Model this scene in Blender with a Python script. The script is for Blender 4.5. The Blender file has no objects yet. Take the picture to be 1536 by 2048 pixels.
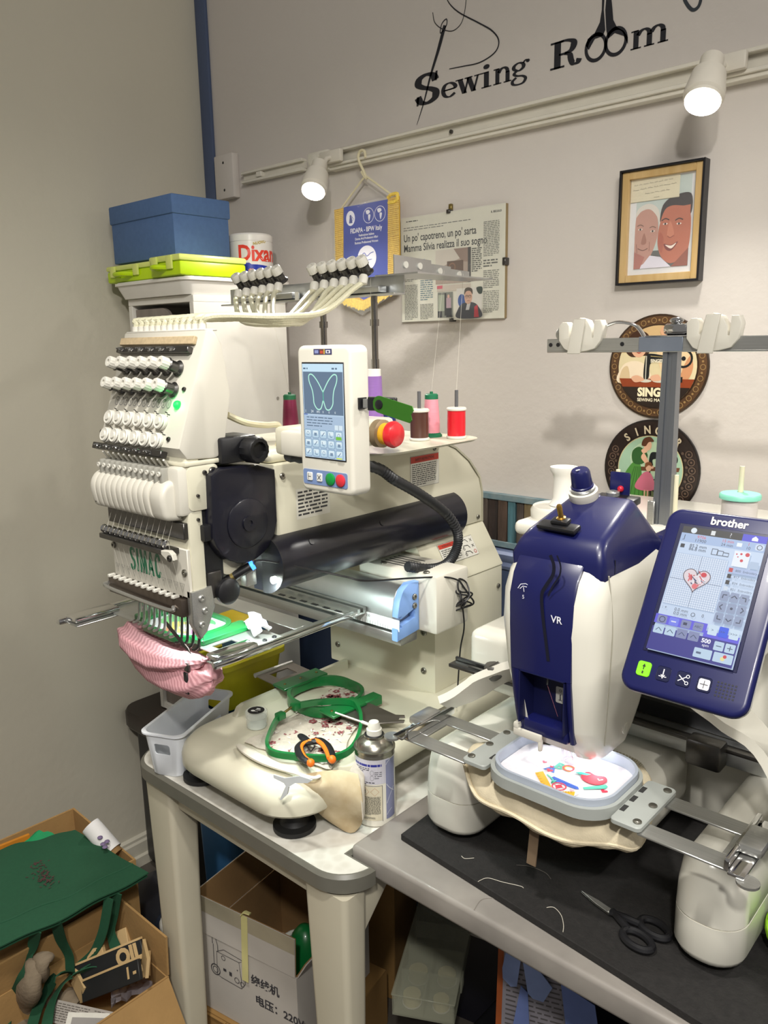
import bpy, bmesh, math, random
from math import pi, sin, cos, radians, sqrt
from mathutils import Vector, Matrix
random.seed(11)
V = Vector
sc = bpy.context.scene
col = sc.collection

# ------------------------------------------------------------------ camera, world, lights, exposure
FPX, CX, CY = 1600.0, 768.0, 1024.0          # focal length and centre for the 1536 x 2048 frame
CAM = V((0, 0, 1.5))                         # eye height, metres
down = V((0.0181, 1, 339 / FPX)).normalized()
mx = V(((-1050 - CX) / FPX, (685 - 0.0181 * (-1050 - 768) - CY) / FPX, 1)).normalized()
mx = (mx - down * mx.dot(down)).normalized()
RX, RZ = -mx, -down
RY = RZ.cross(RX)
ROT = Matrix((RX, RY, RZ))                   # rows: world axes seen in camera axes (x right, y down, z forward)
cam = bpy.data.cameras.new('camera')
cam.sensor_fit = 'VERTICAL'; cam.sensor_height = 36; cam.lens = FPX / 2048 * 36
cam.clip_start = 0.02; cam.clip_end = 30
camo = bpy.data.objects.new('camera', cam); col.objects.link(camo)
m3 = Matrix((ROT @ V((1, 0, 0)), ROT @ V((0, -1, 0)), ROT @ V((0, 0, -1)))).transposed()
camo.matrix_world = Matrix.Translation(CAM) @ m3.to_4x4()
sc.camera = camo

w = bpy.data.worlds.new('room_light'); sc.world = w; w.use_nodes = True
w.node_tree.nodes['Background'].inputs[0].default_value = (1.0, 0.96, 0.91, 1)
w.node_tree.nodes['Background'].inputs[1].default_value = 0.21
sc.view_settings.view_transform = 'Standard'
sc.view_settings.look = 'None'
sc.view_settings.exposure = 0.0
sc.view_settings.gamma = 1.0
sc.view_settings.use_curve_mapping = False

def light(name, kind, loc, power, color=(1, .9, .76), aim=None, **k):
    d = bpy.data.lights.new(name, kind); d.energy = power; d.color = color
    for a, b in k.items(): setattr(d, a, b)
    o = bpy.data.objects.new(name, d); col.objects.link(o); o.location = loc
    if aim is not None:
        o.rotation_euler = (V(aim) - V(loc)).to_track_quat('-Z', 'Y').to_euler()
    return o
# an added overhead spot, and the room's unseen lamps further along the track and on the ceiling behind the photographer
LAMP = (1, .965, .90)
light('ceiling_light', 'AREA', (0.75, -0.35, 2.75), 24, LAMP, aim=(-0.5, 1.0, 0.8), size=0.5)
light('added_overhead_spot', 'SPOT', (-0.45, 0.10, 2.65), 90, LAMP, aim=(-0.72, 0.72, 0.6), spot_size=radians(58), spot_blend=.6, shadow_soft_size=.06)  # added lamp without a fixture, brightens the level surfaces from above
light('ceiling_spot_front', 'SPOT', (0.35, -0.55, 2.45), 95, LAMP, aim=(-0.85, 0.65, 0.50), spot_size=radians(86), spot_blend=.45, shadow_soft_size=.05)
light('track_spot_right', 'SPOT', (0.45, 1.30, 1.86), 15, LAMP, aim=(-0.35, 0.55, 0.75), spot_size=radians(135), spot_blend=.9, shadow_soft_size=.03)

# ------------------------------------------------------------------ helpers
def P(u, v, ax, val):
    """point where the sight line through photo pixel (u, v) meets the plane ax = val"""
    d = ROT @ V(((u - CX) / FPX, (v - CY) / FPX, 1))
    k = 'XYZ'.index(ax)
    return CAM + d * ((val - CAM[k]) / d[k])

def PF(u, v, fr):
    """the same for a tilted flat frame: its (x, y) under photo pixel (u, v)"""
    d = ROT @ V(((u - CX) / FPX, (v - CY) / FPX, 1)); q = CAM + d * ((fr.o - CAM).dot(fr.n) / d.dot(fr.n)) - fr.o
    return (q.dot(fr.r), q.dot(fr.u))

def lin(c):
    if isinstance(c, str): c = [int(c[i:i + 2], 16) for i in (0, 2, 4)]
    return tuple(((x / 255) / 12.92 if x / 255 <= .04045 else ((x / 255 + .055) / 1.055) ** 2.4) for x in c[:3])

MATS = {}
def mat(name, c='808080', rough=.5, metal=0.0, var=.06, scale=30, bump=0.0, bscale=200, emit=0.0, alpha=1.0, trans=0.0, coat=0.0, kind='noise', c2=None, stretch=(1, 1, 1), spec=.5, sub=0.0, rot=None):
    if name in MATS: return MATS[name]
    m = bpy.data.materials.new(name); m.use_nodes = True; MATS[name] = m
    nt = m.node_tree; N = nt.nodes; L = nt.links
    b = N['Principled BSDF']
    col1 = lin(c); b.inputs['Base Color'].default_value = (*col1, 1)
    b.inputs['Roughness'].default_value = rough; b.inputs['Metallic'].default_value = metal
    b.inputs['Alpha'].default_value = alpha; b.inputs['Transmission Weight'].default_value = trans
    b.inputs['Coat Weight'].default_value = coat
    b.inputs['Specular IOR Level'].default_value = spec
    if emit:
        b.inputs['Emission Color'].default_value = (*col1, 1); b.inputs['Emission Strength'].default_value = emit
        if emit: b.inputs['Base Color'].default_value = (*[x * .15 for x in col1], 1)
        return m
    tc = N.new('ShaderNodeTexCoord'); mp = N.new('ShaderNodeMapping')
    mp.inputs['Scale'].default_value = stretch
    if rot: mp.inputs['Rotation'].default_value = rot
    L.new(tc.outputs['Object'], mp.inputs['Vector'])
    if kind == 'wave':
        t = N.new('ShaderNodeTexWave'); t.inputs['Scale'].default_value = scale; t.inputs['Distortion'].default_value = bscale
        t.inputs['Detail'].default_value = 2; fac = t.outputs['Fac']
    elif kind == 'stripe':
        t = N.new('ShaderNodeTexWave'); t.inputs['Scale'].default_value = scale; t.inputs['Distortion'].default_value = .6; fac = t.outputs['Fac']
    elif kind == 'voronoi':
        t = N.new('ShaderNodeTexVoronoi'); t.inputs['Scale'].default_value = scale; fac = t.outputs['Distance']
    else:
        t = N.new('ShaderNodeTexNoise'); t.inputs['Scale'].default_value = scale; t.inputs['Detail'].default_value = 5; fac = t.outputs['Fac']
    L.new(mp.outputs['Vector'], t.inputs['Vector'])
    if var or c2:
        r = N.new('ShaderNodeValToRGB')
        a = lin(c2) if c2 else tuple(x * (1 - var) for x in col1)
        bb = col1 if c2 else tuple(min(1, x * (1 + var)) for x in col1)
        r.color_ramp.elements[0].color = (*a, 1); r.color_ramp.elements[1].color = (*bb, 1)
        r.color_ramp.elements[0].position = .3; r.color_ramp.elements[1].position = .7
        L.new(fac, r.inputs['Fac']); L.new(r.outputs['Color'], b.inputs['Base Color'])
    if bump:
        t2 = N.new('ShaderNodeTexNoise'); t2.inputs['Scale'].default_value = bscale if kind != 'wave' else 60; t2.inputs['Detail'].default_value = 4
        L.new(mp.outputs['Vector'], t2.inputs['Vector'])
        bp = N.new('ShaderNodeBump'); bp.inputs['Strength'].default_value = bump; bp.inputs['Distance'].default_value = .004
        L.new(t2.outputs['Fac'], bp.inputs['Height']); L.new(bp.outputs['Normal'], b.inputs['Normal'])
    return m

def pm(c, rough=.6, emit=0):                      # flat printed / painted colour
    return mat('print_%s%s' % (c, '_lit%g' % emit if emit else ''), c, rough, var=.04 if not emit else 0, emit=emit)

class Fr:
    """a flat frame: origin, right and up directions; pt(x, y, z) gives a point in it"""
    def __init__(s, o, r=(1, 0, 0), u=(0, 0, 1)):
        s.o = V(o); s.r = V(r).normalized(); u = V(u); s.u = (u - s.r * u.dot(s.r)).normalized(); s.n = s.r.cross(s.u)
    def pt(s, x, y, z=0): return s.o + s.r * x + s.u * y + s.n * z
    def sub(s, x, y, z=0): return Fr(s.pt(x, y, z), s.r, s.u)

def rrect(x0, x1, y0, y1, r, n=5):
    r = min(r, (x1 - x0) / 2 - 1e-5, (y1 - y0) / 2 - 1e-5); o = []
    for cx, cy, a in ((x1 - r, y0 + r, -90), (x1 - r, y1 - r, 0), (x0 + r, y1 - r, 90), (x0 + r, y0 + r, 180)):
        for i in range(n + 1):
            t = radians(a + 90 * i / n); o.append((cx + r * cos(t), cy + r * sin(t)))
    return o
def ell(cx, cy, rx, ry=None, n=24, a0=0, a1=360):
    ry = ry or rx
    full = abs(a1 - a0) >= 360
    return [(cx + rx * cos(radians(a0 + (a1 - a0) * i / (n if full else n - 1))), cy + ry * sin(radians(a0 + (a1 - a0) * i / (n if full else n - 1)))) for i in range(n)]
def cat(pts, n=6, closed=False):
    """Catmull-Rom smoothing of a list of points (2 or 3 numbers each)"""
    p = [V(q) for q in pts]; out = []; m = len(p)
    for i in range(m if closed else m - 1):
        if closed: a, b, c, d = p[i - 1], p[i], p[(i + 1) % m], p[(i + 2) % m]
        else: a, b, c, d = p[max(i - 1, 0)], p[i], p[i + 1], p[min(i + 2, m - 1)]
        for k in range(n):
            t = k / n
            out.append(.5 * ((2 * b) + (c - a) * t + (2 * a - 5 * b + 4 * c - d) * t * t + (3 * b - a - 3 * c + d) * t ** 3))
    if not closed: out.append(p[-1])
    return out

class B:
    """collects shapes in world coordinates; they are linked as ONE mesh by part() / solo() / struct()"""
    def __init__(s): s.bm = bmesh.new(); s.mi = 0
    def add(s, src, mi=None):
        mi = s.mi if mi is None else mi; vm = {}
        for v in src.verts: vm[v] = s.bm.verts.new(v.co)
        for f in src.faces:
            try:
                g = s.bm.faces.new([vm[v] for v in f.verts]); g.material_index = mi
            except ValueError: pass
        src.free(); return s
    def faces(s, vs, fs, mi=None):
        mi = s.mi if mi is None else mi
        q = [s.bm.verts.new(v) for v in vs]
        for f in fs:
            try: s.bm.faces.new([q[i] for i in f]).material_index = mi
            except ValueError: pass
        return s
    def box(s, x0, x1, y0, y1, z0, z1, bev=0, seg=2, M=None, mi=None):
        b = bmesh.new(); bmesh.ops.create_cube(b, size=1)
        for v in b.verts: v.co = V(((x0 + x1) / 2 + v.co.x * (x1 - x0), (y0 + y1) / 2 + v.co.y * (y1 - y0), (z0 + z1) / 2 + v.co.z * (z1 - z0)))
        if bev: bmesh.ops.bevel(b, geom=b.edges[:], offset=bev, segments=seg, affect='EDGES', profile=.5)
        if M is not None: bmesh.ops.transform(b, matrix=M, verts=b.verts[:])
        return s.add(b, mi)
    def fbox(s, fr, x0, x1, y0, y1, z0, z1, bev=0, seg=2, mi=None):
        M = Matrix((fr.r, fr.u, fr.n)).transposed().to_4x4(); M.translation = fr.o
        return s.box(x0, x1, y0, y1, z0, z1, bev, seg, M, mi)
    def prism(s, pts, fr, z0, z1, bev=0, seg=2, mi=None):
        b = bmesh.new(); n = len(pts)
        lo = [b.verts.new(fr.pt(p[0], p[1], z0)) for p in pts]; hi = [b.verts.new(fr.pt(p[0], p[1], z1)) for p in pts]
        f0 = b.faces.new(lo[::-1]); f1 = b.faces.new(hi)
        for i in range(n): b.faces.new((lo[i], lo[(i + 1) % n], hi[(i + 1) % n], hi[i]))
        bmesh.ops.recalc_face_normals(b, faces=b.faces[:])
        if bev:
            e = [x for x in b.edges if (x in f0.edges) or (x in f1.edges)]
            bmesh.ops.bevel(b, geom=e, offset=bev, segments=seg, affect='EDGES', profile=.5)
        return s.add(b, mi)
    def xprism(s, yz, x0, x1, bev=0, seg=2, mi=None):          # outline in (Y, Z), extruded along X
        return s.prism(yz, Fr((0, 0, 0), (0, 1, 0), (0, 0, 1)), x0, x1, bev, seg, mi)
    def zprism(s, xy, z0, z1, bev=0, seg=2, mi=None):
        return s.prism(xy, Fr((0, 0, 0), (1, 0, 0), (0, 1, 0)), z0, z1, bev, seg, mi)
    def poly(s, pts, fr, z=0, mi=None):
        return s.faces([fr.pt(p[0], p[1], z) for p in pts], [range(len(pts))], mi)
    def loft(s, rings, cap0=True, cap1=True, mi=None, closed=True):
        n = len(rings[0]); vs = [p for r in rings for p in r]; fs = []
        for k in range(len(rings) - 1):
            for i in range(n if closed else n - 1):
                j = (i + 1) % n; fs.append((k * n + i, k * n + j, (k + 1) * n + j, (k + 1) * n + i))
        if cap0: fs.append(tuple(range(n))[::-1])
        if cap1: fs.append(tuple(range((len(rings) - 1) * n, len(rings) * n)))
        return s.faces(vs, fs, mi)
    def zloft(s, levels, mi=None, cap0=True, cap1=True):      # levels: (z, outline in XY)
        return s.loft([[V((p[0], p[1], z)) for p in pts] for z, pts in levels], cap0, cap1, mi)
    def lathe(s, prof, base, axis=(0, 0, 1), n=20, mi=None, rib=0, cap=True):
        ax = V(axis).normalized(); h = V((1, 0, 0)) if abs(ax.x) < .9 else V((0, 1, 0))
        a = ax.cross(h).normalized(); c = ax.cross(a); base = V(base); rings = []
        for r, z in prof:
            ring = []
            for i in range(n):
                t = 2 * pi * i / n; rr = r * (1 - (rib if i % 2 else 0)); ring.append(base + ax * z + a * (rr * cos(t)) + c * (rr * sin(t)))
            rings.append(ring)
        return s.loft(rings, cap, cap, mi)
    def cyl(s, p0, p1, r0, r1=None, n=16, mi=None):
        p0, p1 = V(p0), V(p1); d = p1 - p0
        return s.lathe([(r0, 0), (r0 if r1 is None else r1, d.length)], p0, d, n, mi)
    def ball(s, c, r, sx=1, sy=1, sz=1, n=16, mi=None):
        b = bmesh.new(); bmesh.ops.create_uvsphere(b, u_segments=n, v_segments=max(6, n // 2), radius=r)
        for v in b.verts: v.co = V((v.co.x * sx, v.co.y * sy, v.co.z * sz)) + V(c)
        return s.add(b, mi)
    def tube(s, pts, r, n=8, closed=False, mi=None, flat=1.0, up=None):
        pts = [V(p) for p in pts]; m = len(pts); rings = []
        rs = r if isinstance(r, (list, tuple)) else [r] * m
        t0 = (pts[1] - pts[0]).normalized(); ref = V(up) if up else (V((0, 0, 1)) if abs(t0.z) < .9 else V((1, 0, 0)))
        a = (ref - t0 * ref.dot(t0)).normalized()
        for i in range(m):
            if closed: t = pts[(i + 1) % m] - pts[i - 1]
            else: t = pts[min(i + 1, m - 1)] - pts[max(i - 1, 0)]
            if t.length < 1e-9: t = t0
            t.normalize()
            if up: a = V(up)
            a = a - t * a.dot(t)
            a = a.normalized() if a.length > 1e-6 else t.orthogonal().normalized()
            c = t.cross(a)
            rings.append([pts[i] + a * (rs[i] * flat * cos(2 * pi * k / n)) + c * (rs[i] * sin(2 * pi * k / n)) for k in range(n)])
        if closed: rings.append(rings[0])
        return s.loft(rings, not closed, not closed, mi)
    def ribbon(s, pts, wid, th=.0008, side=None, mi=None):
        """a strap: flat band along pts; side gives the direction of its width"""
        pts = [V(p) for p in pts]; m = len(pts); rings = []
        for i in range(m):
            t = (pts[min(i + 1, m - 1)] - pts[max(i - 1, 0)]).normalized()
            sd = side[i] if isinstance(side, list) else V(side); sd = (sd - t * sd.dot(t)).normalized(); nn = t.cross(sd)
            ww = wid[i] if isinstance(wid, list) else wid
            rings.append([pts[i] + sd * ww / 2 + nn * th / 2, pts[i] - sd * ww / 2 + nn * th / 2, pts[i] - sd * ww / 2 - nn * th / 2, pts[i] + sd * ww / 2 - nn * th / 2])
        return s.loft(rings, True, True, mi)
    def line(s, pts, wid, fr, z=0, closed=False, mi=None):
        """flat drawn line in a frame"""
        p = [V((q[0], q[1])) for q in pts]; m = len(p); vs = []; ws = wid if isinstance(wid, (list, tuple)) else [wid] * m
        for i in range(m):
            t = (p[(i + 1) % m] - p[i - 1]) if closed else (p[min(i + 1, m - 1)] - p[max(i - 1, 0)])
            if t.length < 1e-9: t = V((1, 0))
            t.normalize(); q = V((-t.y, t.x)) * ws[i] / 2
            vs += [fr.pt(*(p[i] + q), z), fr.pt(*(p[i] - q), z)]
        k = m if closed else m - 1
        return s.faces(vs, [(2 * i, 2 * i + 1, (2 * i + 3) % (2 * m), (2 * i + 2) % (2 * m)) for i in range(k)], mi)
    def text(s, t, fr, x, y, size, z=0, bold=0, xs=1.0, align='LEFT', ext=0, shear=0, mi=None):
        cu = bpy.data.curves.new('lettering', 'FONT'); cu.body = t; cu.size = size; cu.align_x = align; cu.offset = bold; cu.extrude = ext; cu.shear = shear
        cu.resolution_u = 3
        o = bpy.data.objects.new('lettering', cu); col.objects.link(o)
        dg = bpy.context.evaluated_depsgraph_get(); me = bpy.data.meshes.new_from_object(o.evaluated_get(dg))
        b = bmesh.new(); b.from_mesh(me)
        for v in b.verts: v.co = fr.pt(x + v.co.x * xs, y + v.co.y, z + v.co.z)
        bpy.data.objects.remove(o); bpy.data.curves.remove(cu); bpy.data.meshes.remove(me)
        return s.add(b, mi)
    def sheet(s, grid, th=0, mi=None):
        """grid[i][j] of points -> surface, with thickness along -normal when th"""
        a, c = len(grid), len(grid[0]); vs = [p for r in grid for p in r]
        fs = [(i * c + j, (i + 1) * c + j, (i + 1) * c + j + 1, i * c + j + 1) for i in range(a - 1) for j in range(c - 1)]
        if th:
            b = bmesh.new(); q = [b.verts.new(v) for v in vs]
            for f in fs: b.faces.new([q[i] for i in f])
            b.normal_update()
            bmesh.ops.solidify(b, geom=b.faces[:], thickness=th)
            return s.add(b, mi)
        return s.faces(vs, fs, mi)

ROOT = {}
def finish(name, b, m, smooth=38, shift=None, subsurf=0):
    bm = b.bm
    bmesh.ops.recalc_face_normals(bm, faces=bm.faces[:]) if not getattr(b, 'flat', False) else None
    bm.normal_update()
    for f in bm.faces: f.smooth = True
    for e in bm.edges:
        if len(e.link_faces) == 2: e.smooth = e.calc_face_angle(0) < radians(smooth)
    if shift is not None:
        for v in bm.verts: v.co -= shift
    me = bpy.data.meshes.new(name); bm.to_mesh(me); bm.free()
    for q in (m if isinstance(m, list) else [m]): me.materials.append(q)
    o = bpy.data.objects.new(name, me); col.objects.link(o)
    if subsurf:
        md = o.modifiers.new('soft', 'SUBSURF'); md.levels = md.render_levels = subsurf
    return o
def tag(o, label, cat_, group=None):
    o['label'] = label; o['category'] = cat_
    if group: o['group'] = group
    return o
def thing(name, label, cat_, loc, group=None):
    o = bpy.data.objects.new(name, None); col.objects.link(o); o.location = loc; o.empty_display_size = .02
    ROOT[o.name] = V(loc); return tag(o, label, cat_, group)
def part(name, b, m, parent, label=None, smooth=38, kind=None, subsurf=0):
    sh = ROOT[parent.name]; o = finish(name, b, m, smooth, sh, subsurf); o.parent = parent; ROOT[o.name] = sh
    if label: o['label'] = label
    if kind: o['kind'] = kind
    return o
def solo(name, b, m, label, cat_, group=None, smooth=38, kind=None, subsurf=0):
    xs = [v.co for v in b.bm.verts]
    lo = V((min(c.x for c in xs), min(c.y for c in xs), min(c.z for c in xs))); hi = V((max(c.x for c in xs), max(c.y for c in xs), max(c.z for c in xs)))
    loc = V(((lo.x + hi.x) / 2, (lo.y + hi.y) / 2, lo.z))
    o = finish(name, b, m, smooth, loc, subsurf); o.location = loc; ROOT[o.name] = loc
    if kind: o['kind'] = kind
    return tag(o, label, cat_, group)
def struct(name, b, m, smooth=38):
    o = finish(name, b, m, smooth, V((0, 0, 0))); o['kind'] = 'structure'; ROOT[o.name] = V((0, 0, 0)); return o
def T(dx=0, dy=0, dz=0, rz=0, rx=0, ry=0, c=(0, 0, 0)):
    c = V(c)
    return Matrix.Translation(V((dx, dy, dz)) + c) @ Matrix.Rotation(radians(rz), 4, 'Z') @ Matrix.Rotation(radians(ry), 4, 'Y') @ Matrix.Rotation(radians(rx), 4, 'X') @ Matrix.Translation(-c)

def cut(o, b):
    """cut the shape collected in b out of object o (world coordinates)"""
    bm = b.bm; bmesh.ops.recalc_face_normals(bm, faces=bm.faces[:])
    for v in bm.verts: v.co -= ROOT[o.name]
    me = bpy.data.meshes.new('cutter'); bm.to_mesh(me); bm.free(); c = bpy.data.objects.new('cutter', me); col.objects.link(c)
    c.parent = o.parent; bpy.context.view_layer.update()
    m = o.modifiers.new('cut', 'BOOLEAN'); m.object = c; m.operation = 'DIFFERENCE'; m.solver = 'EXACT'
    dg = bpy.context.evaluated_depsgraph_get(); new = bpy.data.meshes.new_from_object(o.evaluated_get(dg))
    o.modifiers.clear(); o.data = new; bpy.data.objects.remove(c); return o
def wrap(b, fr, base, R_, a0):
    """bend a flat drawing made in frame fr round an upright cylinder; x = arc length from angle a0"""
    base = V(base)
    for v in b.bm.verts:
        q = v.co - fr.o; x, y, z = q.dot(fr.r), q.dot(fr.u), q.dot(fr.n); a = a0 + x / R_
        v.co = V((base.x + (R_ + z) * cos(a), base.y + (R_ + z) * sin(a), base.z + y))

class Pic:
    """flat printed picture: shapes laid one over another, one mesh, a colour slot per colour"""
    def __init__(s, fr, emit=0, step=.00006, z0=.0004, rough=.5):
        s.b = B(); s.b.flat = True; s.fr = fr; s.m = []; s.ix = {}; s.z = z0; s.step = step; s.e = emit; s.rough = rough
    def _c(s, c):
        if c not in s.ix: s.ix[c] = len(s.m); s.m.append(pm(c, s.rough, s.e))
        s.z += s.step; return s.ix[c]
    def poly(s, c, pts): i = s._c(c); s.b.poly(pts, s.fr, s.z, i); return s
    def rect(s, c, x0, x1, y0, y1, r=0): return s.poly(c, rrect(x0, x1, y0, y1, r, 3) if r else [(x0, y0), (x1, y0), (x1, y1), (x0, y1)])
    def ell(s, c, x, y, rx, ry=None, n=20, rot=0):
        p = ell(0, 0, rx, ry, n); a = radians(rot)
        return s.poly(c, [(x + q[0] * cos(a) - q[1] * sin(a), y + q[0] * sin(a) + q[1] * cos(a)) for q in p])
    def blob(s, c, pts, n=5): return s.poly(c, [tuple(p) for p in cat(pts, n, True)])
    def line(s, c, pts, wd, closed=False, smooth=0):
        i = s._c(c); p = cat(pts, smooth, closed) if smooth else pts
        s.b.line(p, wd, s.fr, s.z, closed, i); return s
    def ring(s, c, x, y, r, wd, n=28): return s.line(c, ell(x, y, r, r, n), wd, True)
    def text(s, c, t, x, y, size, **k): i = s._c(c); s.b.text(t, s.fr, x, y, size, s.z, mi=i, **k); return s
    def greek(s, c, x0, x1, y0, y1, rows, th=.55, gap=.0, seed=1, last=.6):
        """unreadable small print: rows of word-long dashes"""
        i = s._c(c); r = random.Random(seed); h = (y1 - y0) / rows
        for k in range(rows):
            y = y1 - (k + .5) * h; x = x0; end = x1 if k < rows - 1 else x0 + (x1 - x0) * last
            while x < end - h * .4:
                wd = min(end - x, h * r.uniform(.8, 3.2)); s.b.poly([(x, y - h * th / 2), (x + wd, y - h * th / 2), (x + wd, y + h * th / 2), (x, y + h * th / 2)], s.fr, s.z, i); x += wd + h * .45
        return s
    def done(s, name, parent, label=None):
        o = part(name, s.b, s.m, parent, label); return o

# common materials
M_cream = mat('machine_cream_enamel', 'd3cfba', .35, var=.03, scale=8, coat=.2)
M_white = mat('white_plastic', 'cdc9bd', .38, var=.03, scale=10)
M_shell = mat('white_glossy_shell', 'dcd9cd', .25, var=.02, scale=6, coat=.4)
M_knob = mat('white_knob_plastic', 'd2cfc5', .45, var=.04, scale=60)
M_black = mat('black_plastic', '17171a', .4, var=.15, scale=40)
M_rubber = mat('black_rubber', '101012', .55, var=.2, scale=60)
M_steel = mat('brushed_steel', 'b2b2ae', .32, .8, var=.08, scale=20, stretch=(1, 30, 30))
M_chrome = mat('chrome', 'd8d8d8', .1, 1.0, var=.03)
M_dsteel = mat('dark_steel', '5c5a58', .3, .9, var=.1, scale=60)
M_alu = mat('aluminium', 'c4c6c6', .35, .9, var=.05, scale=30)
M_navy = mat('navy_gloss_plastic', '11154a', .34, var=.05, scale=8, coat=.15)
M_tint = mat('dark_tinted_cover', '15151f', .3, var=.08, scale=8, coat=.15)
M_screw = mat('screw_steel', '8a8880', .3, .9, var=.1, scale=90)
M_card = mat('corrugated_cardboard', 'a3804f', .85, var=.08, scale=14, bump=.12, bscale=120)
M_thread = mat('fine_thread', 'd9d4c6', .6, var=.05)
# ------------------------------------------------------------------ the room
YW, XW = 1.465, -1.972
M_wall = mat('painted_plaster_wall', 'cbc4bd', .75, var=.025, scale=2.5, bump=.25, bscale=45)
M_walll = mat('painted_plaster_left', 'cac4b3', .75, var=.025, scale=2.5, bump=.2, bscale=45)
M_blue = mat('blue_grey_wall_paint', '4a5876', .55, var=.05, scale=6)
M_base = mat('white_skirting_paint', 'c9c4b4', .5, var=.05, scale=20)
M_floor = mat('grey_floor_tile', '55504a', .5, var=.15, scale=5)
FW = Fr((0, YW, 0))                                   # wall frame: x = world X, y = world Z, normal towards the room
b = B().box(XW - .1, 1.6, YW, YW + .1, 0, 2.9); struct('wall_back', b, M_wall)
b = B().box(XW - .1, XW, -1.6, YW, 0, 2.9); struct('wall_left', b, M_walll)
b = B().box(XW - .1, 1.6, -1.6, YW + .1, -.05, 0); struct('floor', b, M_floor)
b = B()
b.prism([(0, 0), (.022, 0), (.022, .03), (.014, .034), (.014, .07), (.009, .076), (.009, .084), (0, .09)], Fr((XW, -1.6, 0), (1, 0, 0), (0, 0, 1)), -3.06, 0)
struct('baseboard_left', b, M_base)
b = B().box(-1.9715, -1.927, YW - .010, YW, 0, 2.9, .002); struct('trim_1', b, M_blue)      # blue strip down the corner
# lower wall: blue paint, moulded rail, weathered plank band
b = B().box(-1.926, 1.2, YW - .004, YW, 0, 1.0); struct('wall_back_lower', b, M_blue)
b = B(); M_rail = mat('rail_blue_paint', '7480a0', .45, var=.05)
prof = [(0, 1.0), (-.010, 1.0), (-.014, 1.008), (-.009, 1.016), (-.018, 1.026), (-.020, 1.036), (-.010, 1.044), (0, 1.05)]
b.xprism([(YW + p[0], p[1]) for p in prof], -1.926, 1.2); struct('trim_2', b, M_rail)
band = thing('plank_band', 'band of dark weathered wooden planks between blue strips on back wall', 'wall panel', (-.6, YW, 1.05))
WOODS = [mat('weathered_plank_' + n, c, .8, var=.35, scale=22, c2=c2, stretch=(3, 3, .35), bump=.4, bscale=160) for n, c, c2 in
         (('brown', '5a4638', '2e231d'), ('dark', '3d302a', '1f1815'), ('teal', '54808a', '2f4a50'), ('grey', '5d5148', '3a322d'), ('olive', '83714f', '564a33'), ('pale', '8a7560', '5a4a3e'))]
seq = [3, 1, 0, 2, 3, 4, 5, 1, 0, 4, 2, 3, 1, 5, 0]
x = -1.36; k = 0; r = random.Random(3)
while x < .3:
    wd = r.choice((.019, .021, .024, .026)); bb = B().box(x, x + wd - .0025, YW - .009 - r.random() * .003, YW, 1.062, 1.157, .001, 1)
    part('plank', bb, WOODS[seq[k % len(seq)]], band); x += wd; k += 1
M_edge = mat('teal_border_strip', '4f6f7a', .6, var=.25, scale=40, c2='7d8a8c')
part('border_strip', B().box(-1.36, x, YW - .014, YW, 1.156, 1.170, .001, 1), M_edge, band, 'upper teal border strip')
part('border_strip', B().box(-1.36, x, YW - .014, YW, 1.0505, 1.064, .001, 1), M_edge, band, 'lower teal border strip')
part('backing', B().box(-1.36, x, YW - .003, YW - .0001, 1.052, 1.168), M_black, band)

# blank cover plate in the corner
t = thing('cover_plate', 'blank white cover plate with two dark screw holes in the room corner', 'wall plate', (-1.866, YW, 1.89))
b = B().box(-1.908, -1.828, YW - .022, YW, 1.893, 2.006, .003); part('plate', b, M_wall, t)
for z in (1.915, 1.985): part('screw_hole', B().cyl((-1.868, YW - .0222, z), (-1.868, YW - .0200, z), .0035, .0055, 14), M_black, t)

# cable track under the lettering
M_track = mat('white_track_plastic', 'd6d1c4', .45, var=.03)
t = thing('lighting_track', 'long white lighting track running along the back wall below black lettering', 'light track', (-.6, YW, 1.915))
b = B()
for x0, x1 in ((-1.46, .9),):
    b.box(x0, x1, YW - .026, YW, 1.913, 1.920, .001, 1); b.box(x0, x1, YW - .026, YW, 1.943, 1.950, .001, 1); b.box(x0, x1, YW - .010, YW, 1.920, 1.943)
b.box(x0, x1, YW - .020, YW, 1.9055, 1.9135, .001, 1)
part('rail', b, M_track, t)
b = B().box(-1.80, -1.56, YW - .018, YW, 1.922, 1.929, .001, 1); b.box(-1.80, -1.56, YW - .018, YW, 1.944, 1.951, .001, 1); b.box(-1.80, -1.56, YW - .008, YW, 1.929, 1.944)
b.box(-1.735, -1.715, YW - .02, YW, 1.93, 1.943, .001, 1)
part('short_rail', b, M_track, t)
b = B().box(-1.53, -1.458, YW - .028, YW, 1.907, 1.955, .006); b.lathe([(.016, 0), (.016, .006), (.011, .007)], (-1.50, YW - .028, 1.931), (0, -1, 0), 20); part('connector', b, M_track, t)
b = B()
for x in (-1.1, -.32): b.lathe([(.004, 0), (.004, .004)], (x, YW - .0115, 1.932), (0, -1, 0), 12)
part('screw', b, M_dsteel, t)

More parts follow.
